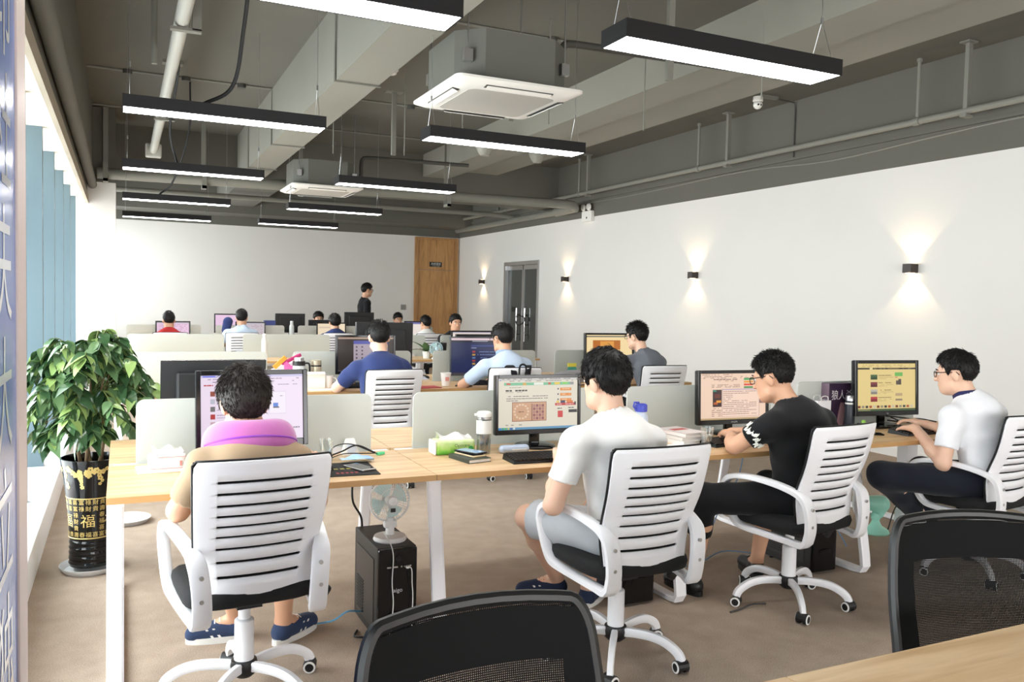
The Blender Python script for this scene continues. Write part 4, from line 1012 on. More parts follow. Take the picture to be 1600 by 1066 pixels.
def put_hand(F, wrist, fwd, up, side, curl=0.5, k=0.010):
    """palm, four unequal bent fingers and a thumb from the side of the palm"""
    w, f, u = V3(wrist), V3(fwd), V3(up); f /= np.linalg.norm(f); u -= f*(u@f); u /= np.linalg.norm(u)
    sd = np.cross(f, u)*side                        # towards the thumb
    kn = []
    for i, off in enumerate((0.030, 0.011, -0.009, -0.028)):
        kp = w + f*(0.088 - 0.004*abs(i-1)) + sd*off; kn.append(kp)
        F.add(rc(w + sd*off*0.55 + f*0.01, kp, 0.0185, 0.0125), 0.015)
    for i, (L, kp) in enumerate(zip((0.95, 1.06, 1.0, 0.8), kn)):
        p = kp; ang = 0.25; spread = (0.10, 0.02, -0.05, -0.14)[i]
        for j, (ln, r1, r2) in enumerate(((0.042, 0.0098, 0.0088), (0.026, 0.0088, 0.0080), (0.021, 0.0080, 0.0068))):
            d = f*math.cos(ang) - u*math.sin(ang) + sd*spread
            q = p + d/np.linalg.norm(d)*ln*L; F.add(rc(p, q, r1, r2), 0.006); p = q; ang += curl
    b = w + f*0.028 + sd*0.026; d1 = f*0.62 + sd*0.62 - u*0.35; d1 /= np.linalg.norm(d1)
    m1 = b + d1*0.042; d2 = f*0.85 + sd*0.25 - u*0.35; d2 /= np.linalg.norm(d2); m2 = m1 + d2*0.034
    F.add(rc(b, m1, 0.015, 0.0115), 0.012); F.add(rc(m1, m2, 0.0112, 0.0085), 0.005)

def person(label, base, J, res=0.007, skin=None, shirt=None, pants=None, hair=None, shoes=None, glasses=False, sleeve=0.62, pant_len=1.0,
           hairp=None, collar=None, hands=True, legs=True, bulk=1.0, hem=None, stand=False, legwear=None):
    t = thing('person', label, 'person', base)
    B = V3(base); g = {k: (V3(v)-B if isinstance(v, (tuple, list)) and k not in ('hrot', 'hdL', 'hdR', 'huL', 'huR') else v) for k, v in J.items()}
    skin = skin or M_skin
    hip, nk = g['hip'], g['neck']; ax = nk-hip; L = np.linalg.norm(ax); ax /= L
    bend = g.get('bend', 0.0)
    back = np.array([0, -1, 0.0]); 
    if 'face' in g: back = -np.array([-math.sin(math.radians(g['face'])), math.cos(math.radians(g['face'])), 0.0])
    sR, sL = g['shR'], g['shL']
    xdir = (sR-sL)/np.linalg.norm(sR-sL)
    # torso frame
    fwd = np.cross(ax, xdir)*-1
    if fwd @ (-back) < 0: fwd = -fwd
    Rt = np.stack([xdir, fwd/np.linalg.norm(fwd), np.cross(xdir, fwd/np.linalg.norm(fwd))], 1)
    if Rt[2, 2] < 0: Rt[:, 2] *= -1
    mid1 = hip + ax*L*0.34 - fwd*bend*0.6; mid2 = hip + ax*L*0.68 - fwd*bend
    bk = bulk
    def torso(F, gr, k=0.06):
        F.add(ell(hip, (0.168*bk+gr, 0.118*bk+gr, 0.125+gr), Rt), k)
        F.add(ell(mid1, (0.150*bk+gr, 0.108*bk+gr, 0.15+gr), Rt), k)
        F.add(ell(mid2, (0.166*bk+gr, 0.112*bk+gr, 0.17+gr), Rt), k)
        for s in (sR, sL): F.add(rc(nk - ax*0.055 + (s-nk)*0.25, s, 0.064+gr, 0.050+gr), k*0.8)
        F.add(rc(nk - ax*0.06, nk + ax*0.01 - fwd*0.005, 0.082+gr, 0.052+gr), 0.04)
    hc = g['head']; Rh = rot(*g['hrot'])
    def Hh(p): return Rh @ V3(p) + hc
    allp = [v for v in g.values() if isinstance(v, np.ndarray) and v.shape == (3,)]
    lo = np.min(allp, 0) - 0.24; hi = np.max(allp, 0) + 0.24; lo[2] = max(lo[2], -0.004-0.02)
    # ---- skin
    F = Field(lo, hi, res)
    torso(F, -0.014)
    F.add(rc(nk - ax*0.03, Hh((0, -0.022, -0.045)), 0.058, 0.052), 0.03)
    F.add(ell(Hh((0, -0.012, 0.030)), (0.077, 0.096, 0.088), Rh), 0.02)
    F.add(ell(Hh((0, 0.028, -0.030)), (0.062, 0.066, 0.086), Rh), 0.03)
    F.add(ell(Hh((0, 0.052, -0.088)), (0.034, 0.034, 0.028), Rh), 0.03)
    F.add(rc(Hh((0, 0.092, 0.008)), Hh((0, 0.106, -0.030)), 0.008, 0.0125), 0.012)
    for s in (-1, 1):
        F.add(ell(Hh((s*0.078, -0.012, -0.012)), (0.011, 0.020, 0.033), Rh @ rot(0, -12, s*10)), 0.006)
        F.add(rc(Hh((s*0.05, 0.01, -0.075)), Hh((s*0.02, 0.058, -0.092)), 0.022, 0.018), 0.025)
        F.sub(ell(Hh((s*0.031, 0.092, 0.004)), (0.018, 0.014, 0.012), Rh), 0.012)
    F.add(ell(Hh((0, 0.082, 0.022)), (0.052, 0.014, 0.010), Rh), 0.012)
    F.add(ell(Hh((0, 0.086, -0.060)), (0.024, 0.012, 0.007), Rh), 0.006); F.add(ell(Hh((0, 0.084, -0.071)), (0.021, 0.012, 0.007), Rh), 0.006)
    for s, S in ((1, 'R'), (-1, 'L')):
        sh, el, wr = g['sh'+S], g['el'+S], g['wr'+S]
        F.add(rc(sh, el, 0.047*bk, 0.039), 0.03); F.add(rc(el, el*0.65+wr*0.35, 0.039, 0.040), 0.02); F.add(rc(el*0.65+wr*0.35, wr, 0.040, 0.027), 0.02)
        if hands:
            put_hand(F, wr, g.get('hd'+S, wr-el), g.get('hu'+S, (0, 0, 1)), -s, g.get('curl', 0.4))
        if legs:
            kn, an, toe = g['kn'+S], g['an'+S], g['toe'+S]
            hj = hip + xdir*s*0.085 - ax*0.03
            F.add(rc(hj, kn, 0.075, 0.052), 0.04); F.add(rc(kn, kn*0.68+an*0.32 - fwd*0.012, 0.050, 0.053), 0.03); F.add(rc(kn*0.68+an*0.32 - fwd*0.012, an, 0.053, 0.034), 0.03)
            F.add(rc(an, an*0.3+toe*0.7, 0.034, 0.026), 0.02)
    pos, q = F.mesh(); npmesh('body', pos, q, skin, t)
    # ---- shirt
    G = Field(lo, hi, res*1.25)
    torso(G, 0.010)
    for s, S in ((1, 'R'), (-1, 'L')):
        sh, el = g['sh'+S], g['el'+S]; d = el-sh
        e = sh + d*sleeve
        G.add(cutrc(sh, e, 0.060*bk, 0.060), 0.035)
    hemp = hip + ax*(hem if hem is not None else -0.055)
    hn = -ax
    G.clip(hemp, hn)
    G.wrinkle(0.0042, 1.0, len(label) % 7)
    if 'wr' in g: pass
    G.sub(rc(nk - ax*0.0 + fwd*0.0, nk + ax*0.2 + fwd*0.03, 0.060, 0.066), 0.008)
    pos, q = G.mesh(); so = npmesh('shirt', pos, q, shirt, t)
    if collar:
        n = 22; cp = []
        for i in range(n):
            a = 2*PI*i/n; cp.append(nk - ax*0.002 + xdir*0.064*math.cos(a) + fwd*(0.064*math.sin(a)+0.006) + ax*(0.030 - 0.022*max(0, math.sin(a))))
        MB().tube([tuple(p) for p in cp], 1.0, closed=True, flat=(0.034, 0.012), up=tuple(ax)).build('collar', collar, so, True)
    # ---- trousers
    if pants is not None and legs:
        G = Field(lo, hi, res*1.35)
        G.add(ell(hip - ax*0.01, (0.180*bk, 0.132*bk, 0.12), Rt), 0.04)
        for s, S in ((1, 'R'), (-1, 'L')):
            kn, an = g['kn'+S], g['an'+S]; hj = hip + xdir*s*0.085 - ax*0.03
            loose = 0.014 if legwear != 'tight' else 0.006
            if pant_len <= 0.5:
                e = hj + (kn-hj)*(pant_len/0.5); G.add(cutrc(hj, e, 0.090+loose, 0.072+loose), 0.04)
            else:
                G.add(rc(hj, kn, 0.088+loose*.6, 0.060+loose), 0.04); fr_ = (pant_len-0.5)/0.5; e = kn + (an-kn)*fr_
                G.add(cutrc(kn, e, 0.060+loose, 0.060+(0.045-0.060)*fr_+loose), 0.03)
        G.wrinkle(0.003, 0.9, 2.0)
        pos, q = G.mesh(); npmesh('trousers', pos, q, pants, t)
    # ---- shoes
    if shoes is not None and legs:
        for S in 'RL':
            an, toe = g['an'+S], g['toe'+S]; d = toe-an; d[2] = 0; d /= np.linalg.norm(d)
            heel = np.array([an[0], an[1], 0]) - d*0.045; tp = heel + d*0.27; sd = np.array([-d[1], d[0], 0])
            G = Field(heel + np.array([-0.32, -0.32, -0.02]), heel + np.array([0.32, 0.32, 0.2]), 0.006)
            G.add(rc(heel + d*0.03 + [0, 0, 0.045], tp - d*0.05 + [0, 0, 0.035], 0.040, 0.038), 0.02)
            G.add(rc(heel + d*0.035 + [0, 0, 0.05], heel + d*0.05 + [0, 0, 0.085], 0.036, 0.038), 0.02)
            G.add(rc(heel + d*0.10 + [0, 0, 0.065], tp - d*0.08 + [0, 0, 0.045], 0.030, 0.030), 0.02)
            G.sub(rc(heel + d*0.045 + [0, 0, 0.10], heel + d*0.055 + [0, 0, 0.16], 0.026, 0.030), 0.008)
            G.clip((0, 0, 0.018), (0, 0, -1))
            pos, q = G.mesh(); sh_ = npmesh('shoe', pos, q, shoes[0], t)
            out = []
            for i in range(28):
                a = 2*PI*i/28; fwd_ = math.cos(a); wd = 0.043*(1 + 0.10*fwd_)
                c_ = heel + d*(0.12 + 0.135*fwd_) + sd*wd*math.copysign(abs(math.sin(a))**0.75, math.sin(a)); out.append((c_[0], c_[1]))
            MB().prism(out, 0.0, 0.026).build('sole', shoes[1], sh_)
            if an[2] > 0.13: sh_.location = (0, 0, an[2]-0.09)
            st = MB()
            for s in (-1, 1):
                for o_ in (0.105, 0.135):
                    c0 = heel + d*o_ + sd*s*0.0405; c1 = heel + d*(o_+0.03) + sd*s*0.030
                    w_ = d*0.011
                    st.add([tuple(c0+[0, 0, .026]), tuple(c0+w_+[0, 0, .026]), tuple(c1+w_+sd*s*0.006+[0, 0, .066]), tuple(c1+sd*s*0.006+[0, 0, .066])], [(0, 1, 2, 3)])
            st.build('stripe', shoes[1], sh_, fix=False)
            lc = MB()
            for o_ in (0.115, 0.135, 0.155): 
                c0 = heel + d*o_; lc.tube([tuple(c0 - sd*0.022 + [0, 0, 0.088-(o_-0.115)*0.35]), tuple(c0 + [0, 0, 0.098-(o_-0.115)*0.35]), tuple(c0 + sd*0.022 + [0, 0, 0.088-(o_-0.115)*0.35])], 0.003, 5)
            lc.build('laces', shoes[2] if len(shoes) > 2 else shoes[1], sh_)
    # ---- hair
    hp = dict(top=0.022, side=0.010, back=0.014, n=0, L=0.03, spike=0.35, nape=-0.060, m=M_hair, long=0)
    hp.update(hairp or {})
    hm = hp['m']
    hr = min(res, 0.008) if res < 0.011 else res*0.8
    G = Field(hc-0.2, hc+0.2, hr)
    X, Y, Z = G.ax[0][:, None, None]-hc[0], G.ax[1][None, :, None]-hc[1], G.ax[2][None, None, :]-hc[2]
    lx, ly, lz = (Rh[0][0]*X+Rh[1][0]*Y+Rh[2][0]*Z), (Rh[0][1]*X+Rh[1][1]*Y+Rh[2][1]*Z), (Rh[0][2]*X+Rh[1][2]*Y+Rh[2][2]*Z)
    def el3(c, r):
        a, b, c_ = (lx-c[0])/r[0], (ly-c[1])/r[1], (lz-c[2])/r[2]; k0 = np.sqrt(a*a+b*b+c_*c_); k1 = np.sqrt((a/r[0])**2+(b/r[1])**2+(c_/r[2])**2); return k0*(k0-1)/np.maximum(k1, 1e-6)
    d1 = el3((0, -0.014, 0.030), (0.077+hp['side'], 0.096+hp['back'], 0.088+hp['side']))
    d2 = el3((0, -0.002, 0.055), (0.070+hp['side']*0.7, 0.088+hp['top']*0.45, 0.064+hp['top']))
    kk = 0.02; hh = np.clip(0.5+0.5*(d1-d2)/kk, 0, 1); dd = d1*(1-hh)+d2*hh-kk*hh*(1-hh)
    low = hp['nape']
    hl = np.interp(ly, [-0.13, -0.07, -0.045, -0.034, 0.012, 0.020, 0.034, 0.042, 0.07, 0.085, 0.13], [low, low+0.005, -0.03, 0.022, 0.022, -0.012, -0.012, 0.03, 0.05+hp.get('fr', 0), 0.058+hp.get('fr', 0), 0.06+hp.get('fr', 0)])
    cut = (hl - lz)*0.75
    dd = np.maximum(dd, cut)
    if hp['long']:
        dl = el3((0, -0.035, -0.05), (0.085, 0.075, 0.16)); dl = np.maximum(dl, ly-0.02); dd = np.minimum(dd, dl)
    dd = dd + 0.0022*np.sin(140*lx+20*np.sin(30*ly))*np.sin(60*ly+40*lz)
    G.f = dd.astype(np.float32)
    pos, q = G.mesh(); ho = npmesh('hair', pos, q, hm, t)
    if hp['n']:
        cen = pos[q].mean(1); nn = np.cross(pos[q[:, 1]]-pos[q[:, 0]], pos[q[:, 2]]-pos[q[:, 0]]); nn /= np.maximum(np.linalg.norm(nn, axis=1)[:, None], 1e-9)
        loc = (cen-hc) @ Rh; nl = nn @ Rh
        outside = (nl*(loc-[0, -0.01, 0.02])).sum(1)
        if (outside < 0).mean() > 0.5: nl = -nl; outside = -outside
        keep = np.where((loc[:, 2] > -0.055) & (outside > 0.3*np.linalg.norm(loc, axis=1)))[0]
        pick = rng.choice(keep, hp['n'])
        P = loc[pick] + rng.normal(0, 0.0025, (hp['n'], 3)); N = nl[pick]
        crown = np.array(hp.get('crown', (0.01, -0.055, 0.115)))
        fl = P-crown; fl -= N*(fl*N).sum(1)[:, None]; fl /= np.maximum(np.linalg.norm(fl, axis=1)[:, None], 1e-6)
        ang = hp.get('swirl', 0.35); cr_ = np.cross(N, fl); fl = fl*math.cos(ang)+cr_*math.sin(ang)
        topw = np.clip((P[:, 2]-0.02)/0.09, 0, 1)[:, None]
        sp = hp['spike']*(0.25+0.75*topw)
        D = fl*(1-sp) + N*sp + rng.normal(0, 0.16, (hp['n'], 3)); D /= np.linalg.norm(D, axis=1)[:, None]
        Ls = hp['L']*(0.35+0.65*topw[:, 0])*rng.uniform(0.6, 1.25, hp['n'])
        vs = []; 
        T1 = np.cross(D, N+0.01); T1 /= np.maximum(np.linalg.norm(T1, axis=1)[:, None], 1e-6); T2 = np.cross(D, T1)
        for tt, rr in ((0.0, 0.0017), (0.5, 0.0014)):
            cpt = P - N*0.003 + D*(Ls*tt)[:, None] + np.array([0, 0, -1])*(Ls*tt*tt*0.25)[:, None]
            for a in range(3): vs.append(cpt + (T1*math.cos(2*PI*a/3) + T2*math.sin(2*PI*a/3))*rr)
        vs.append(P - N*0.003 + D*Ls[:, None] + np.array([0, 0, -1])*(Ls*0.25)[:, None])
        VV = np.stack(vs, 1).reshape(-1, 3) @ Rh.T + hc
        b = (np.arange(hp['n'])*7)[:, None]
        tris = np.concatenate([b + np.array([[i, (i+1) % 3, 3+(i+1) % 3]]) for i in range(3)] + [b + np.array([[i, 3+(i+1) % 3, 3+i]]) for i in range(3)] + [b + np.array([[3+i, 3+(i+1) % 3, 6]]) for i in range(3)])
        npmesh('hair_strands', VV, tris, hm, ho)
    # ---- eyes, brows
    ey = MB().use(mat('eye_white', srgb(225, 220, 215), 0.3)).use(mat('eye_iris', srgb(30, 20, 16), 0.2))
    for s in (-1, 1):
        ey.use(MATS['eye_white']).ball(tuple(Hh((s*0.031, 0.077, 0.004))), 0.0115, 10, 8)
        ey.use(MATS['eye_iris']).ball(tuple(Hh((s*0.031, 0.0845, 0.004))), 0.0052, 8, 6)
    ey.build('eyes', None, t, True)
    br = MB()
    for s in (-1, 1): br.tube([tuple(Hh(p)) for p in ((s*0.014, 0.096, 0.024), (s*0.032, 0.094, 0.029), (s*0.052, 0.080, 0.024))], [0.003, 0.004, 0.002], 6)
    br.build('eyebrows', hm, t, True)
    if glasses:
        gl = MB()
        for s in (-1, 1):
            rim = [tuple(Hh((s*0.034 + 0.026*math.copysign(abs(math.cos(a))**0.6, math.cos(a)), 0.104 - 0.10*abs(0.026*math.cos(a)*s+0.0)*0 - 0.004, 0.002 + 0.017*math.copysign(abs(math.sin(a))**0.6, math.sin(a))))) for a in np.linspace(0, 2*PI, 20, endpoint=False)]
            gl.tube(rim, 0.0022, 6, closed=True)
            gl.tube([tuple(Hh(p)) for p in ((s*0.060, 0.100, 0.010), (s*0.074, 0.090, 0.012), (s*0.084, 0.03, 0.012), (s*0.085, -0.02, 0.010), (s*0.083, -0.035, -0.005))], 0.0024, 6)
        gl.tube([tuple(Hh((-0.008, 0.103, 0.008))), tuple(Hh((0.008, 0.103, 0.008)))], 0.002, 6)
        go = gl.build('glasses', M_frame, t, True)
        ln = MB()
        for s in (-1, 1): ln.quad(*[tuple(Hh((s*0.034+a, 0.0995, 0.002+b))) for a, b in ((-0.024, -0.015), (0.024, -0.015), (0.024, 0.015), (-0.024, 0.015))])
        ln.build('lens', M_lens, go, fix=False)
    return t
SOLE = mat('white_rubber', srgb(235, 235, 232), 0.5)
NAVY = fabric('navy_canvas', (54, 68, 98))
# 1 the neck pillow man
c_tan = fabric('tan_cotton', (166, 142, 115))
P1 = person('man in a tan shirt wearing a purple neck pillow, seen from behind', (0.43, 3.2, 0), dict(
    hip=(0.45, 3.12, 0.575), neck=(0.425, 3.24, 0.945), head=(0.424, 3.315, 1.087), hrot=(2, -10, 0), shR=(0.595, 3.20, 0.875), shL=(0.27, 3.19, 0.875), bend=0.03,
    elR=(0.70, 3.28, 0.70), wrR=(0.72, 3.50, 0.79), elL=(0.185, 3.22, 0.715), wrL=(0.26, 3.47, 0.785), knR=(0.62, 3.53, 0.53), knL=(0.34, 3.53, 0.53), anR=(0.635, 3.63, 0.09), anL=(0.455, 3.74, 0.09), toeR=(0.77, 3.74, 0.03), toeL=(0.28, 3.765, 0.03)),
    0.0065, M_skin2, c_tan, fabric('khaki_shorts', (150, 130, 108)), shoes=(NAVY, SOLE), sleeve=0.8, pant_len=0.45,
    hairp=dict(top=0.034, side=0.021, back=0.026, n=4200, L=0.036, spike=0.22, nape=-0.085, m=M_hairb, crown=(0.012, -0.05, 0.13), swirl=0.5))
# 2 white t-shirt
P2 = person('man in a white t-shirt and grey shorts sitting before the green banner page', (1.84, 2.95, 0), dict(
    hip=(1.90, 2.90, 0.575), neck=(1.845, 2.94, 1.03), head=(1.835, 2.985, 1.175), hrot=(15, -4, 0), shR=(2.03, 2.92, 0.922), shL=(1.66, 2.90, 0.935), bend=0.02,
    elR=(2.12, 3.10, 0.72), wrR=(2.02, 3.36, 0.79), elL=(1.575, 2.93, 0.685), wrL=(1.83, 3.35, 0.79), knR=(2.03, 3.36, 0.53), knL=(1.66, 3.33, 0.53), anR=(2.10, 3.52, 0.09), anL=(2.02, 3.70, 0.09), toeR=(2.22, 3.62, 0.03), toeL=(1.84, 3.76, 0.03)),
    0.0065, M_skin, fabric('white_cotton', (243, 242, 239)), fabric('grey_jersey', (178, 182, 186)), shoes=(fabric('navy_mesh', (44, 54, 78)), SOLE, mat('red_accent', srgb(170, 40, 50), 0.6)), sleeve=0.60, pant_len=0.44, glasses=True,
    hairp=dict(top=0.028, side=0.015, back=0.019, n=3600, L=0.034, spike=0.06, nape=-0.062, fr=-0.03, crown=(0.0, -0.06, 0.12)))
# 3 black t-shirt
P3 = person('man in glasses and a black t-shirt with white sleeve print, typing', (3.08, 3.15, 0), dict(
    hip=(3.12, 3.135, 0.575), neck=(3.055, 3.19, 1.01), head=(3.0, 3.255, 1.145), hrot=(24, -14, 0), shR=(3.245, 3.16, 0.925), shL=(2.91, 3.13, 0.93), bend=0.03, face=10,
    elR=(3.27, 3.38, 0.80), wrR=(3.11, 3.57, 0.815), elL=(2.775, 3.27, 0.805), wrL=(2.95, 3.50, 0.815), knR=(3.22, 3.50, 0.53), knL=(2.66, 3.36, 0.53), anR=(3.2, 3.55, 0.09), anL=(2.70, 3.46, 0.09), toeR=(3.25, 3.7, 0.03), toeL=(2.68, 3.64, 0.03), hdL=(0.5, 0.86, -0.05), hdR=(-0.3, 0.95, 0)),
    0.0065, M_skin2, fabric('black_cotton', (24, 24, 26)), fabric('black_leggings', (22, 22, 25)), shoes=(M_black, M_black), sleeve=0.66, pant_len=0.72, glasses=True, bulk=1.08,
    hairp=dict(top=0.018, side=0.003, back=0.004, n=3600, L=0.026, spike=0.65, nape=-0.06, fr=0.022))
# white scrollwork printed round the left sleeve
def sleeve_print(p, sh, el):
    sh, el = Vector(sh), Vector(el); ax = (el-sh).normalized(); c = sh + (el-sh)*0.50
    u = ax.cross(Vector((0, 0, 1))).normalized()
    if u.dot(Vector((-1, -1, 0))) < 0: u = -u
    v = ax.cross(u); mb = MB(); rr = 0.0685
    def onarm(a, s): 
        d = u*math.cos(a) + v*math.sin(a); return c + ax*s + d*rr
    for k in range(7):
        a0 = -1.2 + 0.36*k; s0 = 0.012*math.sin(k*1.7)
        mb.tube([onarm(a0 + 0.36*q/6, s0 + 0.013*math.sin(q*1.05 + k)) for q in range(7)], [0.002, 0.004, 0.0055, 0.005, 0.0055, 0.004, 0.002], 5)
        mb.tube([onarm(a0 + 0.15 + 0.09*math.cos(q*0.9), s0 + 0.015*math.sin(q*0.9) - 0.008) for q in range(6)], [0.002, 0.0035, 0.004, 0.0035, 0.003, 0.001], 5)
    return mb
pm = sleeve_print(P3, (2.91-3.08, 3.13-3.15, 0.93), (2.775-3.08, 3.27-3.15, 0.805))
so = [c for c in P3.children if c.name.startswith('shirt')][0]
pm.build('sleeve_print', mat('white_print', srgb(235, 236, 228), 0.7), so)
# 4 white polo
P4 = person('man in glasses and a white polo shirt typing at the wall side', (4.33, 3.15, 0), dict(
    hip=(4.42, 3.06, 0.575), neck=(4.345, 3.155, 1.01), head=(4.30, 3.205, 1.15), hrot=(26, -6, 0), shR=(4.53, 3.13, 0.92), shL=(4.175, 3.12, 0.915), bend=0.03, face=12,
    elR=(4.62, 3.28, 0.74), wrR=(4.50, 3.53, 0.80), elL=(4.13, 3.13, 0.66), wrL=(4.27, 3.43, 0.805), knR=(4.40, 3.47, 0.54), knL=(3.89, 3.33, 0.57), anR=(4.5, 3.5, 0.09), anL=(4.29, 3.40, 0.30), toeR=(4.55, 3.66, 0.03), toeL=(4.40, 3.53, 0.24), hdL=(0.25, 0.95, -0.12)),
    0.0065, M_skin, fabric('white_pique', (242, 243, 247)), fabric('dark_navy_twill', (26, 30, 40)), shoes=(SOLE, SOLE), sleeve=0.66, pant_len=0.93, glasses=True, collar=fabric('navy_collar', (44, 46, 86)),
    hairp=dict(top=0.022, side=0.005, back=0.010, n=3400, L=0.026, spike=0.2, nape=-0.055, fr=0.022, crown=(0.0, -0.06, 0.12)))
# second row
P5 = person('man in a navy t-shirt sitting in the second row, seen from behind', (1.88, 6.45, 0), dict(
    hip=(1.90, 6.42, 0.575), neck=(1.885, 6.52, 1.045), head=(1.885, 6.56, 1.19), hrot=(-4, -6, 0), shR=(2.075, 6.50, 0.935), shL=(1.69, 6.50, 0.935), bend=0.03,
    elR=(2.16, 6.66, 0.76), wrR=(2.03, 6.88, 0.79), elL=(1.56, 6.62, 0.78), wrL=(1.70, 6.88, 0.79), knR=(2.02, 6.84, 0.53), knL=(1.75, 6.84, 0.53), anR=(2.02, 6.84, 0.09), anL=(1.76, 6.84, 0.09), toeR=(2.04, 7.0, 0.03), toeL=(1.74, 7.0, 0.03)),
    0.0095, M_skin, fabric('navy_cotton', (50, 62, 108)), fabric('dark_trousers', (40, 42, 50)), sleeve=0.72, bulk=1.15, hairp=dict(top=0.024, side=0.010, back=0.014, n=1400, L=0.026, spike=0.4))
P6 = person('man in glasses and a light blue polo shirt in the second row', (2.96, 6.45, 0), dict(
    hip=(3.02, 6.40, 0.575), neck=(2.99, 6.52, 1.035), head=(2.985, 6.56, 1.18), hrot=(12, -8, 0), shR=(3.18, 6.50, 0.945), shL=(2.81, 6.50, 0.945), bend=0.03,
    elR=(3.27, 6.66, 0.78), wrR=(3.12, 6.88, 0.79), elL=(2.66, 6.66, 0.775), wrL=(2.82, 6.88, 0.79), knR=(3.12, 6.82, 0.53), knL=(2.86, 6.82, 0.53), anR=(3.12, 6.82, 0.09), anL=(2.86, 6.82, 0.09), toeR=(3.14, 6.98, 0.03), toeL=(2.85, 6.98, 0.03)),
    0.0095, M_skin2, fabric('light_blue_pique', (196, 212, 232)), fabric('dark_trousers', (40, 42, 50)), sleeve=0.75, glasses=True, collar=fabric('pale_collar', (150, 170, 200)), hairp=dict(top=0.020, side=0.008, back=0.010, n=1400, L=0.022, spike=0.5))
P7 = person('man in glasses and a grey t-shirt in the second row by the wall', (4.45, 6.45, 0), dict(
    hip=(4.52, 6.42, 0.575), neck=(4.42, 6.54, 1.055), head=(4.39, 6.59, 1.20), hrot=(22, -6, 0), shR=(4.60, 6.52, 0.965), shL=(4.24, 6.52, 0.965), bend=0.04,
    elR=(4.68, 6.66, 0.78), wrR=(4.52, 6.88, 0.79), elL=(4.16, 6.66, 0.78), wrL=(4.3, 6.88, 0.79), knR=(4.6, 6.84, 0.53), knL=(4.35, 6.84, 0.53), anR=(4.6, 6.84, 0.09), anL=(4.35, 6.84, 0.09), toeR=(4.62, 7.0, 0.03), toeL=(4.34, 7.0, 0.03)),
    0.0095, M_skin, fabric('grey_cotton', (112, 116, 124)), fabric('dark_trousers', (40, 42, 50)), sleeve=0.7, glasses=True, hairp=dict(top=0.026, side=0.008, back=0.010, n=1800, L=0.032, spike=0.65))
# third and fourth rows
def far_person(label, x, y, top, shirt, yaw=0, face=0, hairp=None, skin=None, dx=0.0):
    s = 1 if abs(face) < 90 else -1
    z = top-0.118
    P = lambda a, b, c: (x+s*a, y+s*b, c)
    return person(label, (x, y, 0), dict(hip=P(0.0, -0.08, 0.575), neck=P(dx*.3, 0.0, z-0.145), head=P(dx*.4, 0.035, z), hrot=(yaw+face, -6, 0), shR=P(0.185, -0.01, z-0.235), shL=P(-0.185, -0.01, z-0.235), bend=0.02, face=face,
        elR=P(0.27, 0.14, 0.78), wrR=P(0.14, 0.36, 0.79), elL=P(-0.27, 0.14, 0.78), wrL=P(-0.14, 0.36, 0.79), knR=P(0.11, 0.32, 0.53), knL=P(-0.11, 0.32, 0.53), anR=P(0.11, 0.32, 0.09), anL=P(-0.11, 0.32, 0.09), toeR=P(0.12, 0.46, 0.03), toeL=P(-0.12, 0.46, 0.03)),
        0.012, skin or M_skin2, shirt, fabric('dark_trousers', (40, 42, 50)), sleeve=0.7, hairp=dict(dict(top=0.024, side=0.010, back=0.014, n=450, L=0.03, spike=0.4), **(hairp or {})))
far_person('man in a red shirt in the farthest row by the windows', 0.612, 12.97, 1.235, fabric('red_cotton', (190, 50, 50)), hairp=dict(top=0.03, side=0.004, back=0.006))
far_person('man in a light blue shirt in the farthest row, seen from behind', 1.60, 12.97, 1.285, fabric('light_blue_pique', (196, 212, 232)), yaw=-8, dx=0.05)
far_person('sitter with a dark mop of hair and navy top in the farthest row', 3.02, 12.97, 1.23, fabric('navy_cotton', (50, 62, 108)), hairp=dict(top=0.034, side=0.02, back=0.024))
far_person('sitter in a white shirt in the farthest row before the wooden door', 4.52, 12.97, 1.23, fabric('white_cotton', (243, 242, 239)), yaw=14)
far_person('long haired sitter half hidden behind a black monitor, facing the camera', 3.14, 14.8, 1.24, fabric('black_cotton', (24, 24, 26)), face=180, hairp=dict(top=0.02, side=0.016, back=0.02, long=1))
far_person('sitter peeking over monitors beside the wooden door, facing the camera', 4.597, 14.8, 1.24, fabric('grey_cotton', (112, 116, 124)), face=180)
far_person('sitter with tied dark hair near the glass door, facing the camera', 4.42, 11.42, 1.29, fabric('black_cotton', (24, 24, 26)), face=180, hairp=dict(top=0.018, side=0.014, back=0.018, fr=0.01))
# standing man
sx, sy = 4.07, 15.2
person('standing man in glasses and a black polo by the far wall', (sx, sy, 0), dict(
    hip=(sx, sy, 0.97), neck=(sx+0.01, sy, 1.505), head=(sx+0.055, sy-0.005, 1.655), hrot=(-80, -4, 0), shR=(sx+0.02, sy-0.185, 1.415), shL=(sx+0.02, sy+0.185, 1.415), face=-90,
    elR=(sx+0.0, sy-0.23, 1.12), wrR=(sx+0.16, sy-0.2, 0.95), elL=(sx+0.0, sy+0.23, 1.12), wrL=(sx+0.1, sy+0.2, 0.90), knR=(sx+0.03, sy-0.1, 0.5), knL=(sx+0.03, sy+0.1, 0.5), anR=(sx-0.02, sy-0.1, 0.09), anL=(sx-0.02, sy+0.1, 0.09), toeR=(sx+0.16, sy-0.1, 0.03), toeL=(sx+0.16, sy+0.1, 0.03)),
    0.012, M_skin2, fabric('black_cotton', (24, 24, 26)), fabric('dark_trousers', (40, 42, 50)), sleeve=0.75, glasses=True, stand=True, shoes=(M_black, M_black), hairp=dict(top=0.026, side=0.01, back=0.012, n=450))
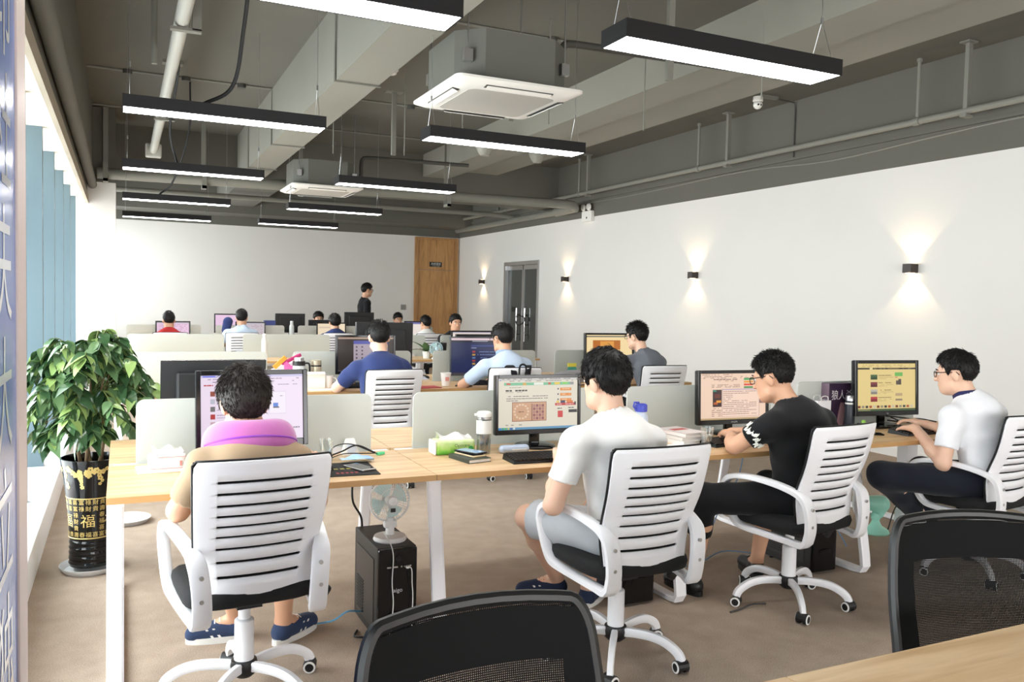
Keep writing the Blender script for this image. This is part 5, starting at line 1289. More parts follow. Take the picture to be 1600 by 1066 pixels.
# neck pillow: a purple horseshoe round the neck with a zip line at the back
pl = thing('neck_pillow', 'purple horseshoe neck pillow with a violet zip, worn by the front left man', 'pillow', (0.440, 3.262, 0.932))
M_pil = mat('purple_velour', srgb(178, 94, 160), 0.9, sheen=0.5, var=0.06, vscale=30)
F = Field((-0.25, -0.25, -0.12), (0.25, 0.25, 0.12), 0.006)
pts = [(0.113*math.cos(a), 0.098*math.sin(a)*1.0, 0.006*math.cos(2*a)) for a in np.linspace(math.radians(128), math.radians(412), 18)]
for i in range(len(pts)-1): F.add(rc(pts[i], pts[i+1], 0.056, 0.056), 0.02)
F.f *= 1.0
pos, q = F.mesh(); pos[:, 2] *= 1.32
npmesh('cushion', pos, q, M_pil, pl)
MB().tube([((0.113+0.0605)*math.cos(a), (0.098+0.0605)*math.sin(a), 0.0) for a in np.linspace(math.radians(195), math.radians(345), 20)], 0.004, 6).build('zip', mat('violet_zip', srgb(140, 60, 180), 0.5), pl, True)
pl.rotation_euler = (-0.38, 0, 0.03)
# ---------------------------------------------------------------- display board at the left edge
bd = thing('display_board', 'tall glossy blue and white printed display board at the left edge', 'display board', (-0.25, 1.9, 0))
MB().b2(-0.03, 0.0, -1.0, 0.60, 0.03, 2.45).build('printed_panel', mat('glossy_blue_print', srgb(96, 124, 190), 0.22, spec=0.4, var=0.45, vscale=2.2), bd)
MB().b2(-0.035, 0.006, 0.60, 0.80, 0.0, 2.5, 0.003).build('frame_post', mat('greige_frame', srgb(206, 190, 184), 0.45), bd)
MB().b2(-0.2, 0.2, 0.62, 0.72, 0, 0.02).build('foot', MATS['greige_frame'], bd)
for i, ch in enumerate('印社夫大立独强'):
    v, f = text_geo(ch, 0.30)
    MB().add([(0.0012, 0.36+x, 2.16-0.31*i+y) for x, y, z in v], f).build('lettering', mat('board_white_ink', srgb(226, 230, 240), 0.12), bd, fix=False)

# ---------------------------------------------------------------- potted plant
pt = thing('potted_plant', 'leafy green tree in a tall black pot with gold characters', 'potted plant', (-0.15, 4.99, 0))
PR = [(0.107, 0.035), (0.110, 0.05), (0.107, 0.18), (0.110, 0.19), (0.113, 0.30), (0.124, 0.42), (0.138, 0.53), (0.150, 0.60), (0.152, 0.615), (0.144, 0.615), (0.136, 0.56)]
def prad(z): return float(np.interp(z, [p[1] for p in PR[:9]], [p[0] for p in PR[:9]]))
pot = MB().lathe([(0, 0.035)] + [(r + (0.0025*math.sin(z*520) if z < 0.18 else 0), z) for r, z in [(np.interp(z, [p[1] for p in PR[:9]], [p[0] for p in PR[:9]]), z) for z in np.linspace(0.035, 0.615, 70)]] + [(0.144, 0.615), (0.136, 0.56)], n=40).build('pot', mat('black_glazed_pot', srgb(16, 15, 15), 0.1), pt, True)
M_gold = mat('gold_glaze', srgb(208, 182, 112), 0.3, metal=0.35)
def wrap(vs, th0, z0): 
    out = []
    for x, y, _ in vs:
        z = z0+y; r_ = prad(z)+0.0014; a = th0 + x/r_; out.append((r_*math.cos(a), r_*math.sin(a), z))
    return out
big = text_geo('福', 0.076); smalls = [text_geo(c, 0.030) for c in '福祿壽喜財春富貴']
gd = MB(); rr = random.Random(5)
NB = 6
for i in range(NB):
    th = -PI/2 + 2*PI*i/NB - 0.12; gd.add(wrap(big[0], th, 0.285), big[1])
for row, z in enumerate((0.215, 0.25, 0.285, 0.32, 0.355, 0.39)):
    n = 22
    for k in range(n):
        th = 2*PI*k/n + 0.05
        if abs(z-0.285) < 0.045:
            if min(abs(((th - (-PI/2 + 2*PI*i/NB - 0.12) + PI) % (2*PI)) - PI) for i in range(NB)) < 0.36: continue
        v, f = smalls[(k*3+row*5) % 8]; gd.add(wrap(v, th, z), f)
for z in (0.195, 0.41): gd.lathe([(prad(z)+0.0005, z-0.003), (prad(z)+0.002, z), (prad(z)+0.0005, z+0.003)], n=40)
gd.build('gold_characters', M_gold, pot, fix=False)
fl = MB()
def flower(th, z, s):
    for p in range(5):
        a = 2*PI*p/5 + th; c = (math.cos(a)*s*0.62, math.sin(a)*s*0.62)
        v = [(c[0]+s*0.46*math.cos(q), c[1]+s*0.46*math.sin(q), 0) for q in np.linspace(0, 2*PI, 8, endpoint=False)]
        fl.add(wrap(v, th, z), [tuple(range(8))])
for k in range(64):
    th = rr.uniform(0, 2*PI); flower(th, 0.572 - abs(rr.gauss(0, 0.018)), rr.uniform(0.010, 0.017))
for k in range(9):
    th = 2*PI*k/9 + 0.2
    ln = rr.uniform(0.06, 0.13)
    for j in range(int(ln/0.016)): flower(th + rr.uniform(-0.08, 0.08), 0.555 - 0.016*j, rr.uniform(0.008, 0.014))
fl.build('gold_blossoms', M_gold, pot, fix=False)
MB().lathe([(0, 0.548), (0.137, 0.555)], n=30).build('soil', mat('potting_soil', srgb(62, 48, 38), 0.95, var=0.3, vscale=60), pt)
MB().lathe([(0, 0.008), (0.13, 0.008), (0.15, 0.028), (0.158, 0.034), (0.158, 0.028), (0.135, 0.0), (0, 0.0)], n=36).build('saucer', mat('grey_white_saucer', srgb(206, 206, 206), 0.4), pt, True)
M_bark = mat('plant_bark', srgb(128, 104, 78), 0.85, var=0.2, vscale=40)
leafm = [mat('leaf_deep_green', srgb(60, 90, 58), 0.16, var=0.25, vscale=18), mat('leaf_mid_green', srgb(96, 126, 84), 0.18, var=0.25, vscale=18), mat('leaf_light_green', srgb(148, 176, 104), 0.28, var=0.2, vscale=18)]
def leaf_mesh(L, W, droop, m):
    mb = MB(); n = 6
    for i in range(n+1):
        s = i/n; w_ = W*math.sin(PI*min(1, s**0.75*0.98+0.02))*(1-0.25*s); z = -droop*s*s*L
        for sd, dz in ((-1, 0.18), (0, 0), (1, 0.18)): mb.v.append((sd*w_, s*L, z + dz*w_))
    for i in range(n):
        for j in range(2): mb.f.append([i*3+j, i*3+j+1, i*3+4+j, i*3+3+j]); mb.mi.append(0)
    me = mb.build('leaf', m, None, True, fix=False); d = me.data; bpy.data.objects.remove(me); return d
leaves = [leaf_mesh(L, W, dr, leafm[k]) for k in range(3) for L, W, dr in ((0.088, 0.026, 0.35), (0.112, 0.032, 0.5), (0.074, 0.023, 0.25))]
r2 = random.Random(11); stems = MB(); trunk = MB(); nl = 0; extra = []
for k in range(5):
    a = 2*PI*k/5 + 0.4; b = (0.05*math.cos(a), 0.05*math.sin(a), 0.55)
    trunk.tube(bez([b, (0.07*math.cos(a+.3), 0.07*math.sin(a+.3), 0.72), (0.06*math.cos(a), 0.06*math.sin(a), 0.9), (0.1*math.cos(a), 0.1*math.sin(a), 1.08)], 5), [0.011-0.0005*i for i in range(16)], 7)
trunk.build('trunk', M_bark, pt, True)
branches = []
for k in range(96):
    a = r2.uniform(0, 2*PI); el_ = r2.uniform(-0.85, 1.35); 
    R = 0.22 + 0.07*r2.random()
    c = Vector((0.0, 0.0, 0.985)); d = Vector((math.cos(a)*math.cos(el_), math.sin(a)*math.cos(el_), math.sin(el_)))
    tip = c + Vector((d.x*R*1.08, d.y*R*1.08, d.z*R*1.15)); st = c + Vector((d.x*0.05, d.y*0.05, d.z*0.09 - 0.02))
    md = (st+tip)/2 + Vector((0, 0, 0.05)); end = tip + Vector((d.x*0.035, d.y*0.035, -0.05))
    path = bez([st, md, tip, end], 4); stems.tube(path, 0.0028, 5); branches.append((path, a))
stems.build('branches', mat('green_stem', srgb(110, 120, 66), 0.6), pt, True)
big_f = MB()
for path, a in branches:
    m_ = len(path)
    for j in range(3, m_, 1):
        for sd in (-1, 1):
            if r2.random() < 0.22: continue
            p = path[j]; t_ = (path[min(j+1, m_-1)] - path[j-1]).normalized()
            yaw = math.atan2(t_.y, t_.x) - PI/2 + sd*r2.uniform(0.5, 1.25); pit = r2.uniform(-0.95, -0.1)
            R = Matrix.Rotation(yaw, 4, 'Z') @ Matrix.Rotation(pit, 4, 'X') @ Matrix.Rotation(r2.uniform(-0.5, 0.5), 4, 'Y'); R.translation = p
            mi = min(8, max(0, int(r2.choice((0, 0, 3, 3, 6)) + r2.randrange(3))))
            if p.x - 0.15 > 0.30 or p.x < -0.30: continue
            extra.append((p, R, mi))
camd = Vector((0.15, -4.99, 0.5)).normalized()
extra.sort(key=lambda e: -(e[0]-Vector((0, 0, 0.97))).dot(camd))
for p, R, mi in extra[:300]:
    o = bpy.data.objects.new('leaf', leaves[mi]); COL.objects.link(o); o.parent = pt; o.matrix_local = R
fol = MB()
for m in leafm: fol.use(m)
for p, R, mi in extra[300:]:
    d = leaves[mi]; fol.use(leafm[mi//3]); fol.add([tuple(R @ v.co) for v in d.vertices], [tuple(q.vertices) for q in d.polygons])
if fol.v:
    o = fol.build('foliage', None, pt, True, fix=False); o['kind'] = 'stuff'
tag(MB().lathe([(0, 0.006), (0.12, 0.006), (0.15, 0.03), (0.155, 0.03), (0.13, 0.0), (0, 0.0)], (0.02, 5.95, 0), 30).build('plant_saucer', MATS['grey_white_saucer'], None, True), 'empty grey plant saucer on the carpet behind the potted tree', 'saucer')

# ---------------------------------------------------------------- computers on the floor, fans
def tower(label, x, y, w=0.175, d=0.40, h=0.42, rz=0.0, brand=None, vent=True):
    t = thing('computer_tower', label, 'computer', (x, y, 0), rz, 'computer towers')
    MB().b2(0, w, 0.02, d, 0.012, h, 0.004).build('case', mat('tower_case_black', srgb(40, 38, 37), 0.45), t)
    MB().b2(0.0, w, 0, 0.022, 0.012, h-0.002, 0.008).build('front_panel', M_blackg, t)
    for fx in (0.02, w-0.02):
        for fy in (0.05, d-0.05): MB().cyl((fx, fy, 0.006), 0.012, 0.012, 10).build('foot', M_black, t)
    MB().b2(-0.003, 0.0, 0.07, d-0.04, 0.05, h-0.06, 0.0).build('side_panel', mat('tower_side_panel', srgb(58, 55, 53), 0.4), t)
    vn = MB()
    for i in range(11): vn.b2(-0.006, -0.003, d-0.17, d-0.06, 0.07+0.014*i, 0.077+0.014*i)
    vn.build('side_vent', M_black, t)
    MB().lathe([(0, 0), (0.012, 0), (0.012, 0.003), (0, 0.003)], (w*0.5, -0.003, h-0.045), 12, 'Y').build('power_button', M_char, t)
    io = MB()
    for i, (a, b) in enumerate(((-0.05, 0.018), (-0.02, 0.018), (0.012, 0.006), (0.026, 0.006), (0.045, 0.014))): io.b2(w/2+a, w/2+a+b, -0.002, 0.001, h-0.085, h-0.079)
    io.build('front_ports', M_steel, t)
    gl = MB().add([(w/2 + 0.05*math.cos(a)*0.9, -0.0015 - 0.006*math.sin(a), 0.13 + 0.02*math.sin(a)*0.6) for a in np.linspace(0, PI, 10)] + [(w/2 + 0.05*math.cos(a)*0.9, -0.0015, 0.11) for a in np.linspace(0, PI, 10)], [(i, i+1, 11+i, 10+i) for i in range(9)])
    gl.build('front_ridge', M_chrome if False else M_blackg, t)
    if brand:
        v, f = text_geo(brand, 0.026); MB().add([(w/2+x_, -0.0012, 0.235+y_) for x_, y_, z_ in v], f).build('lettering', mat('logo_silver', srgb(200, 200, 205), 0.4), t, fix=False)
    return t
tower('black computer tower with a white desk fan standing on it', 1.0, 3.43, brand='aigo')
tower('black computer tower under the desk behind the white t-shirt man\'s chair', 2.25, 3.42, rz=0.0)
tower('black computer tower beside the loop leg behind the black t-shirt man', 3.52, 3.45)
cord('usb_cable', [(1.06, 3.56, 0.46), (1.06, 3.45, 0.43), (1.062, 3.42, 0.38), (1.055, 3.41, 0.28), (1.06, 3.405, 0.18), (1.045, 3.40, 0.05), (1.02, 3.38, 0.01)], 0.0022, SOLE, 'thin white cable from the desk fan down the tower front', 'cable', 'white usb cables')
cord('usb_cable', [(1.125, 3.425, 0.338), (1.135, 3.39, 0.335), (1.142, 3.40, 0.27), (1.148, 3.405, 0.2), (1.145, 3.40, 0.08), (1.15, 3.38, 0.01)], 0.0022, SOLE, 'thin white cable plugged into the tower front', 'cable', 'white usb cables')
tag(MB().b2(1.118, 1.132, 3.405, 3.427, 0.333, 0.343, 0.002).build('usb_plug', SOLE), 'white usb plug in the front of the near tower', 'plug')
M_fanw = mat('fan_white_plastic', srgb(226, 226, 226), 0.35)
def cage_fan(t, c, R, n, m, tilt, depth=0.05, blade=None):
    """wire cage of radial bars front and back, ring, motor and blades; axis along local Y, tilted back"""
    M4 = Matrix.Translation(c) @ Matrix.Rotation(tilt, 4, 'X')
    def W(p): return tuple(M4 @ Vector(p))
    cg = MB()
    for s in (-1, 1):
        for k in range(n):
            a = 2*PI*k/n; ca, sa = math.cos(a), math.sin(a)
            cg.tube([W((ca*R*0.22, s*depth, sa*R*0.22)), W((ca*R*0.65, s*depth*0.95, sa*R*0.65)), W((ca*R*0.93, s*depth*0.6, sa*R*0.93)), W((ca*R, 0, sa*R))], 0.0011, 4)
        for q in (0.22, 0.6): cg.tube([W((math.cos(a)*R*q, s*depth*0.97, math.sin(a)*R*q)) for a in np.linspace(0, 2*PI, 28, endpoint=False)], 0.0014, 5, closed=True)
    cg.tube([W((math.cos(a)*R, 0, math.sin(a)*R)) for a in np.linspace(0, 2*PI, 36, endpoint=False)], 0.0045, 6, closed=True)
    cg.build('cage', m, t, True)
    mo = MB().lathe([(0, -depth-0.016), (R*0.2, -depth-0.012), (R*0.26, -depth), (R*0.24, 0.0), (0, 0.0)], n=18, axis='Y'); mo.v = [W(p) for p in mo.v]
    mo.build('motor', m, t, True)
    hb = MB().lathe([(0, depth+0.004), (R*0.2, depth+0.002), (R*0.22, depth-0.004)], n=18, axis='Y'); hb.v = [W(p) for p in hb.v]; hb.build('front_badge', m, t, True)
    for k in range(4):
        a = PI/2*k + 0.4
        bl = MB().grid(lambda u, v: W(((R*(0.18+0.70*v))*math.cos(a+(u-0.5)*(0.9+0.3*v)), 0.012+0.02*(u-0.5), (R*(0.18+0.70*v))*math.sin(a+(u-0.5)*(0.9+0.3*v)))), 5, 4)
        bl.build('blade', blade or mat('fan_blade_teal', srgb(196, 224, 222), 0.3), t, True, fix=False)
fa = thing('desk_fan', 'small white caged desk fan standing on the near tower', 'fan', (1.09, 3.57, 0.42))
MB().lathe([(0, 0), (0.072, 0), (0.075, 0.006), (0.07, 0.02), (0.03, 0.026), (0, 0.026)], n=28).build('fan_base', M_fanw, fa, True)
MB().tube([(0, 0, 0.02), (0, 0, 0.10)], [0.021, 0.017], 12).b2(-0.03, 0.03, -0.018, 0.018, 0.055, 0.09, 0.01).build('neck', M_fanw, fa, True)
cage_fan(fa, (0, 0.015, 0.175), 0.092, 44, M_fanw, -0.12, 0.042)
MB().b2(-0.011, 0.011, -0.048, -0.042, 0.135, 0.152, 0.002).build('switch', M_black, fa)
M_mint = mat('mint_plastic', srgb(160, 222, 202), 0.35)
mf = thing('clip_fan', 'mint green clip fan standing on the carpet under the wall-side desk', 'fan', (4.60, 3.97, 0), 0.9)
MB().lathe([(0, 0), (0.085, 0), (0.09, 0.008), (0.08, 0.028), (0.04, 0.05), (0.028, 0.075), (0.0, 0.08)], n=26).build('fan_base', M_mint, mf, True)
MB().tube([(0, 0, 0.06), (0, 0, 0.14)], [0.026, 0.022], 12).ball((0, 0, 0.115), 0.034, 12, 8).build('neck', M_mint, mf, True)
F = Field((-0.15, -0.15, 0.08), (0.15, 0.2, 0.33), 0.006); F.add(rc((0, -0.03, 0.20), (0, 0.05, 0.20), 0.055, 0.05), 0.02); F.add(rc((0, -0.02, 0.13), (0, -0.02, 0.2), 0.03, 0.04), 0.03)
pos, q = F.mesh(); npmesh('motor_housing', pos, q, M_mint, mf)
cage_fan(mf, (0, 0.105, 0.20), 0.09, 30, M_fanw, 0.0, 0.04, M_mint)
def floorcord(pts, col, label, r=0.004):
    return cord('floor_cable', pts, r, mat('cable_%s' % '_'.join(map(str, col)), srgb(*col), 0.5), label, 'cable')
floorcord([(0.80, 3.75, 0.01), (0.86, 3.66, 0.05), (0.92, 3.64, 0.09), (1.0, 3.7, 0.06), (1.04, 3.86, 0.03)], (92, 160, 200), 'blue network cable looping to the left of the near tower')
floorcord([(0.96, 3.62, 0.005), (0.93, 3.55, 0.01), (0.95, 3.5, 0.02), (0.99, 3.52, 0.006)], (20, 20, 20), 'black cord curled on the carpet left of the near tower', 0.005)
floorcord([(0.99, 3.84, 0.70), (0.985, 3.83, 0.55), (1.03, 3.83, 0.45), (1.03, 3.85, 0.30)], (20, 20, 20), 'black cable hanging down behind the near tower', 0.005)
floorcord([(2.72, 3.9, 0.01), (2.85, 3.8, 0.02), (3.05, 3.85, 0.01), (3.3, 3.95, 0.02), (3.5, 3.85, 0.01)], (110, 140, 170), 'blue network cable on the carpet under the black t-shirt man')
floorcord([(3.36, 3.86, 0.72), (3.30, 3.84, 0.5), (3.2, 3.88, 0.3), (3.1, 3.9, 0.03)], (110, 140, 175), 'blue network cable hanging from the third desk')
floorcord([(3.82, 3.36, 0.72), (3.80, 3.40, 0.6), (3.86, 3.6, 0.45), (3.95, 3.7, 0.2), (4.1, 3.75, 0.02)], (110, 140, 175), 'blue network cable hanging at the wall-side desk edge')
floorcord([(2.70, 3.165, 0.005), (2.78, 3.18, 0.006), (2.86, 3.19, 0.014), (2.94, 3.185, 0.008)], (70, 66, 64), 'grey strap lying on the carpet beside the black t-shirt man\'s chair', 0.005)
floorcord([(4.72, 3.9, 0.01), (4.85, 3.75, 0.04), (4.95, 3.8, 0.02), (5.1, 3.9, 0.03), (5.15, 4.1, 0.01)], (24, 24, 24), 'black cord coiled beside the mint clip fan', 0.005)
# power post with sockets below the wall-side desk
pw = thing('power_post', 'white cable post with a wall socket under the wall-side desk', 'power post', (4.74, 3.86, 0))
MB().b2(-0.05, 0.05, -0.04, 0.04, 0, 0.72, 0.004).build('post', M_metalw, pw)
sk = MB().b2(-0.043, 0.043, -0.05, -0.04, 0.42, 0.51, 0.003).build('socket_plate', SOLE, pw)
hl_ = MB()
for x_ in (-0.02, 0.02):
    for dx in (-0.006, 0.006): hl_.b2(x_+dx-0.0015, x_+dx+0.0015, -0.0508, -0.0495, 0.472, 0.482)
hl_.build('socket_holes', M_black, sk)
MB().b2(-0.015, 0.02, -0.085, -0.05, 0.425, 0.455, 0.006).build('plug', M_black, pw)
cord('power_lead', [(4.745, 3.78, 0.44), (4.70, 3.72, 0.41), (4.66, 3.75, 0.36), (4.64, 3.85, 0.2), (4.66, 3.92, 0.03)], 0.004, M_black, 'black power lead plugged into the white post', 'cable')

# ---------------------------------------------------------------- things on the desks
M_paperw = mat('white_paper', srgb(242, 241, 238), 0.8)
def keyboard(label, loc, rz=0.0, w=0.44, d=0.145):
    t = thing('keyboard', label, 'keyboard', loc, rz, 'black keyboards')
    MB().add([(-w/2, -d/2, 0), (w/2, -d/2, 0), (w/2, d/2, 0), (-w/2, d/2, 0), (-w/2+.004, -d/2+.004, 0.012), (w/2-.004, -d/2+.004, 0.012), (w/2-.004, d/2-.004, 0.026), (-w/2+.004, d/2-.004, 0.026)], [(3, 2, 1, 0), (4, 5, 6, 7), (0, 1, 5, 4), (1, 2, 6, 5), (2, 3, 7, 6), (3, 0, 4, 7)]).build('keyboard_base', M_black, t)
    k = MB()
    for rI in range(6):
        for cI in range(21):
            if cI in (15, 19) and rI in (1, 3): continue
            x_ = -w/2+0.018+cI*(w-0.036)/20.5; y_ = -d/2+0.016+rI*(d-0.03)/5.3; z_ = 0.0125+0.014*(y_+d/2)/d
            k.b2(x_-0.0082, x_+0.0082, y_-0.0085, y_+0.0085, z_, z_+0.008)
    o = k.build('keys', mat('keycap_black', srgb(30, 30, 31), 0.35), t); o['kind'] = 'stuff'
    return t
keyboard('black keyboard left of the man in the white t-shirt', (1.86, 3.50, DZ), -0.05)
keyboard('black keyboard under the hands of the black t-shirt man', (3.06, 3.60, DZ), 0.12)
keyboard('black keyboard under the hands of the white polo man', (4.47, 3.545, DZ), 0.05)
keyboard('black keyboard under the pillow man\'s arms', (0.50, 3.56, DZ), 0.0)
def mouse(label, loc, rz=0.0, m=None):
    t = thing('mouse', label, 'mouse', loc, rz, 'computer mice')
    MB().grid(lambda u, v: (0.03*math.cos(PI*u)*math.sin(PI*(0.08+0.84*v))**0.5, -0.055*math.cos(PI*v), 0.034*math.sin(PI*u)**0.7*math.sin(PI*(0.05+0.9*v))**0.6), 12, 10).build('mouse_shell', m or M_black, t, True)
    MB().cyl((0, 0.026, 0.033), 0.006, 0.006, 10, 'X').build('scroll_wheel', M_char, t)
def phone(label, loc, rz, m_screen, m_body=None, w=0.072, d=0.15):
    t = thing('smartphone', label, 'phone', loc, rz, 'smartphones')
    MB().b2(-w/2, w/2, -d/2, d/2, 0, 0.008, 0.003).build('phone_body', m_body or M_blackg, t)
    MB().b2(-w/2+0.003, w/2-0.003, -d/2+0.01, d/2-0.01, 0.0081, 0.0086).build('screen', m_screen, t)
M_scr = mat('dark_phone_glass', srgb(60, 62, 66), 0.06)
M_scrb = mat('phone_glass_blue', srgb(150, 180, 215), 0.08)
# --- seat one
tp = thing('tissue_pack', 'white soft tissue pack with pink print by the front left divider', 'tissues', (0.175, 3.83, DZ), 0.05)
F = Field((-0.13, -0.1, -0.02), (0.13, 0.1, 0.12), 0.006); F.add((V3((-0.09, -0.055, 0)), V3((0.09, 0.055, 0.07)), lambda x, y, z: np.sqrt(np.maximum(np.abs(x)-0.062, 0)**2 + np.maximum(np.abs(y)-0.036, 0)**2 + np.maximum(np.abs(z-0.035)-0.022, 0)**2) - 0.013), 0.01); F.wrinkle(0.0035, 2.2, 1); F.clip((0, 0, 0.0005), (0, 0, -1))
pos, q = F.mesh(); npmesh('wrapper', pos, q, M_paperw, tp)
MB().tube([(-0.07, -0.0505, 0.012), (0.07, -0.0505, 0.012), (0.07, -0.0505, 0.06), (-0.07, -0.0505, 0.06)], 0.0015, 5, closed=True).b2(0.045, 0.055, -0.052, -0.05, 0.02, 0.042).build('pink_print', mat('pink_ink', srgb(214, 150, 140), 0.7), tp)
def tissue(t, c, s=0.05):
    MB().grid(lambda u, v: (c[0] + (u-0.5)*s*2 + 0.006*math.sin(9*v), c[1] + (v-0.5)*s*0.8 + 0.008*math.sin(7*u), c[2] + 0.028*(1-abs(v-0.5)*2) + 0.012*math.sin(10*u+2)*(1-abs(v-0.5)) + 0.010*abs(u-0.5)), 12, 6).build('tissue', M_paperw, t, True, fix=False)
tissue(tp, (0, 0, 0.066), 0.06)
tag(MB().box((0.17, 3.83, DZ+0.003), (0.23, 0.16, 0.005), 0.05).build('booklet', M_paperw), 'white booklet lying under the white tissue pack', 'booklet')
cm = thing('webcam', 'small black round webcam beside the white tissue pack', 'camera', (0.275, 3.72, DZ), 0.6)
MB().lathe([(0, 0), (0.025, 0), (0.022, 0.012), (0, 0.014)], n=14).build('stand', M_black, cm, True); MB().lathe([(0, -0.04), (0.028, -0.035), (0.032, 0.0), (0.026, 0.03), (0, 0.032)], (0, 0, 0.045), 18, 'Y').build('body', M_black, cm, True); MB().lathe([(0.022, -0.042), (0.016, -0.038), (0, -0.038)], (0, 0, 0.045), 16, 'Y').build('lens', M_chrome, cm, True)
def glass(label, loc, r0, r1, h, water=0.0, name='drinking_glass'):
    t = thing(name, label, 'glass', loc)
    MB().lathe([(0, 0.003), (r0*0.98, 0.003), (r1*0.97, h), (r1, h), (r0, 0), (0, 0)], n=24).build('glass_wall', M_glass, t, True)
    if water: MB().lathe([(0, 0.004), (r0*0.95, 0.004), ((r0+(r1-r0)*water)*0.95, h*water), (0, h*water)], n=24).build('water', clear_glass('water_%d' % int(water*100), (0.86, 0.9, 0.92), 0.5), t, True)
    return t
glass('empty clear drinking glass right of the pillow man\'s monitor', (0.85, 3.80, DZ), 0.028, 0.034, 0.10, 0)
st_ = thing('sample_stand', 'small white wedge-shaped stand by the front left divider edge', 'stand', (0.995, 3.93, DZ))
MB().add([(-0.04, -0.03, 0), (0.04, -0.03, 0), (0.04, 0.03, 0), (-0.04, 0.03, 0), (-0.02, -0.012, 0.075), (0.018, -0.012, 0.075), (0.018, 0.012, 0.075), (-0.02, 0.012, 0.075)], [(3, 2, 1, 0), (4, 5, 6, 7), (0, 1, 5, 4), (1, 2, 6, 5), (2, 3, 7, 6), (3, 0, 4, 7)]).build('stand_body', SOLE, st_)
MB().b2(-0.02, 0.02, -0.032, -0.026, 0.01, 0.05).build('label_face', mat('pale_blue_card', srgb(216, 226, 240), 0.6), st_)
mp_ = thing('mouse_pad', 'black printed mouse pad at the right of the pillow man', 'mouse pad', (0.89, 3.57, DZ), -0.06)
MB().b2(-0.12, 0.12, -0.14, 0.14, 0, 0.004, 0.001).build('pad', mat('black_pad', srgb(32, 30, 30), 0.8), mp_)
pm = MB().use(mat('pad_gold', srgb(170, 160, 80), 0.7)); 
for i in range(4): pm.b2(-0.085+0.028*i, -0.066+0.028*i, -0.01, 0.012, 0.0042, 0.0046)
pm.use(mat('pad_red', srgb(150, 60, 55), 0.7))
for i in range(5): pm.b2(-0.06+0.02*i, -0.048+0.02*i, -0.10, -0.075, 0.0042, 0.0046)
pm.build('print', None, mp_)
phone('grey smartphone lying on the black mouse pad', (0.945, 3.56, DZ+0.005), 0.35, M_scr, M_steel)
mouse('black mouse at the edge of the black mouse pad', (0.80, 3.60, DZ+0.005), 0.1)
ck = thing('blue_cloth', 'crumpled light blue face mask on the mouse pad', 'cloth', (0.97, 3.72, DZ+0.004))
MB().grid(lambda u, v: ((u-0.5)*0.15, (v-0.5)*0.08, 0.012 + 0.018*abs(math.sin(6*u+3*v))*math.sin(PI*u)*math.sin(PI*v) + 0.006*math.sin(17*u*v+2)), 14, 10).build('mask_fabric', mat('light_blue_nonwoven', srgb(168, 200, 236), 0.8), ck, True, fix=False)
for i, pts in enumerate(([(0.84, 3.74, DZ+.006), (0.90, 3.86, DZ+.05), (0.98, 3.86, DZ+.06), (1.08, 3.84, DZ+.02), (1.12, 3.86, DZ+.006)], [(0.82, 3.80, DZ+.006), (0.93, 3.84, DZ+.03), (1.02, 3.90, DZ+.045), (1.10, 3.86, DZ+.012)], [(0.80, 3.70, DZ+.006), (0.92, 3.80, DZ+.025), (1.03, 3.82, DZ+.02), (1.1, 3.85, DZ+.012)])):
    cord('desk_cable', pts, 0.004 if i == 1 else 0.0025, M_black, ['thin black cable arching over the desk beside the drinking glass', 'thick black cable lying behind the mouse pad', 'low black cable between the drinking glass and the blue mask'][i], 'cable', 'desk cables')
tag(MB().box((1.125, 3.86, DZ+0.008), (0.045, 0.02, 0.014), 0.5, bev=0.004).build('cable_clip', mat('clip_green', srgb(96, 214, 150), 0.4)), 'bright green plug at the end of the black desk cables', 'plug')
# --- seat two
tb = thing('tissue_box', 'green and white tissue pack with tissue sticking out', 'tissues', (1.475, 3.80, DZ), -0.03)
def leafbox():
    m = bpy.data.materials.new('green_leaf_print'); m.use_nodes = True; nt = m.node_tree; b = nt.nodes['Principled BSDF']; L = nt.links.new; b.inputs['Roughness'].default_value = 0.35
    tc = nt.nodes.new('ShaderNodeTexCoord'); sp = nt.nodes.new('ShaderNodeSeparateXYZ'); n = nt.nodes.new('ShaderNodeTexNoise'); n.inputs['Scale'].default_value = 22
    ad = nt.nodes.new('ShaderNodeMath'); ad.operation = 'MULTIPLY_ADD'; ad.inputs[1].default_value = 9.0; mu = nt.nodes.new('ShaderNodeMath'); mu.operation = 'MULTIPLY'; mu.inputs[1].default_value = 0.55
    cr = nt.nodes.new('ShaderNodeValToRGB'); e = cr.color_ramp.elements; e[0].position = 0.35; e[0].color = (*srgb(96, 190, 60), 1); e[1].position = 0.95; e[1].color = (*srgb(226, 236, 190), 1); x = e.new(0.6); x.color = (*srgb(176, 218, 110), 1)
    L(tc.outputs['Object'], sp.inputs[0]); L(tc.outputs['Object'], n.inputs['Vector']); L(n.outputs['Fac'], mu.inputs[0]); L(sp.outputs['Z'], ad.inputs[0]); L(mu.outputs[0], ad.inputs[2]); L(ad.outputs[0], cr.inputs['Fac']); L(cr.outputs['Color'], b.inputs['Base Color'])
    return m
MB().b2(-0.10, 0.10, -0.05, 0.05, 0, 0.072, 0.012).build('carton', leafbox(), tb)
MB().b2(-0.112, -0.1, -0.048, 0.048, 0.002, 0.07, 0.006).build('white_end', M_paperw, tb)
tissue(tb, (0.0, 0, 0.066), 0.085)
v, f = text_geo('Opticare', 0.022); MB().add([(0.03+x_, -0.0507, 0.044+y_) for x_, y_, z_ in v], f).build('lettering', mat('dark_green_ink', srgb(70, 110, 60), 0.6), tb, fix=False)
MB().lathe([(0, -0.0508), (0.013, -0.0508)], (0.075, 0, 0.028), 18, 'Y').build('round_mark', mat('mark_green', srgb(70, 170, 90), 0.5), tb, fix=False)
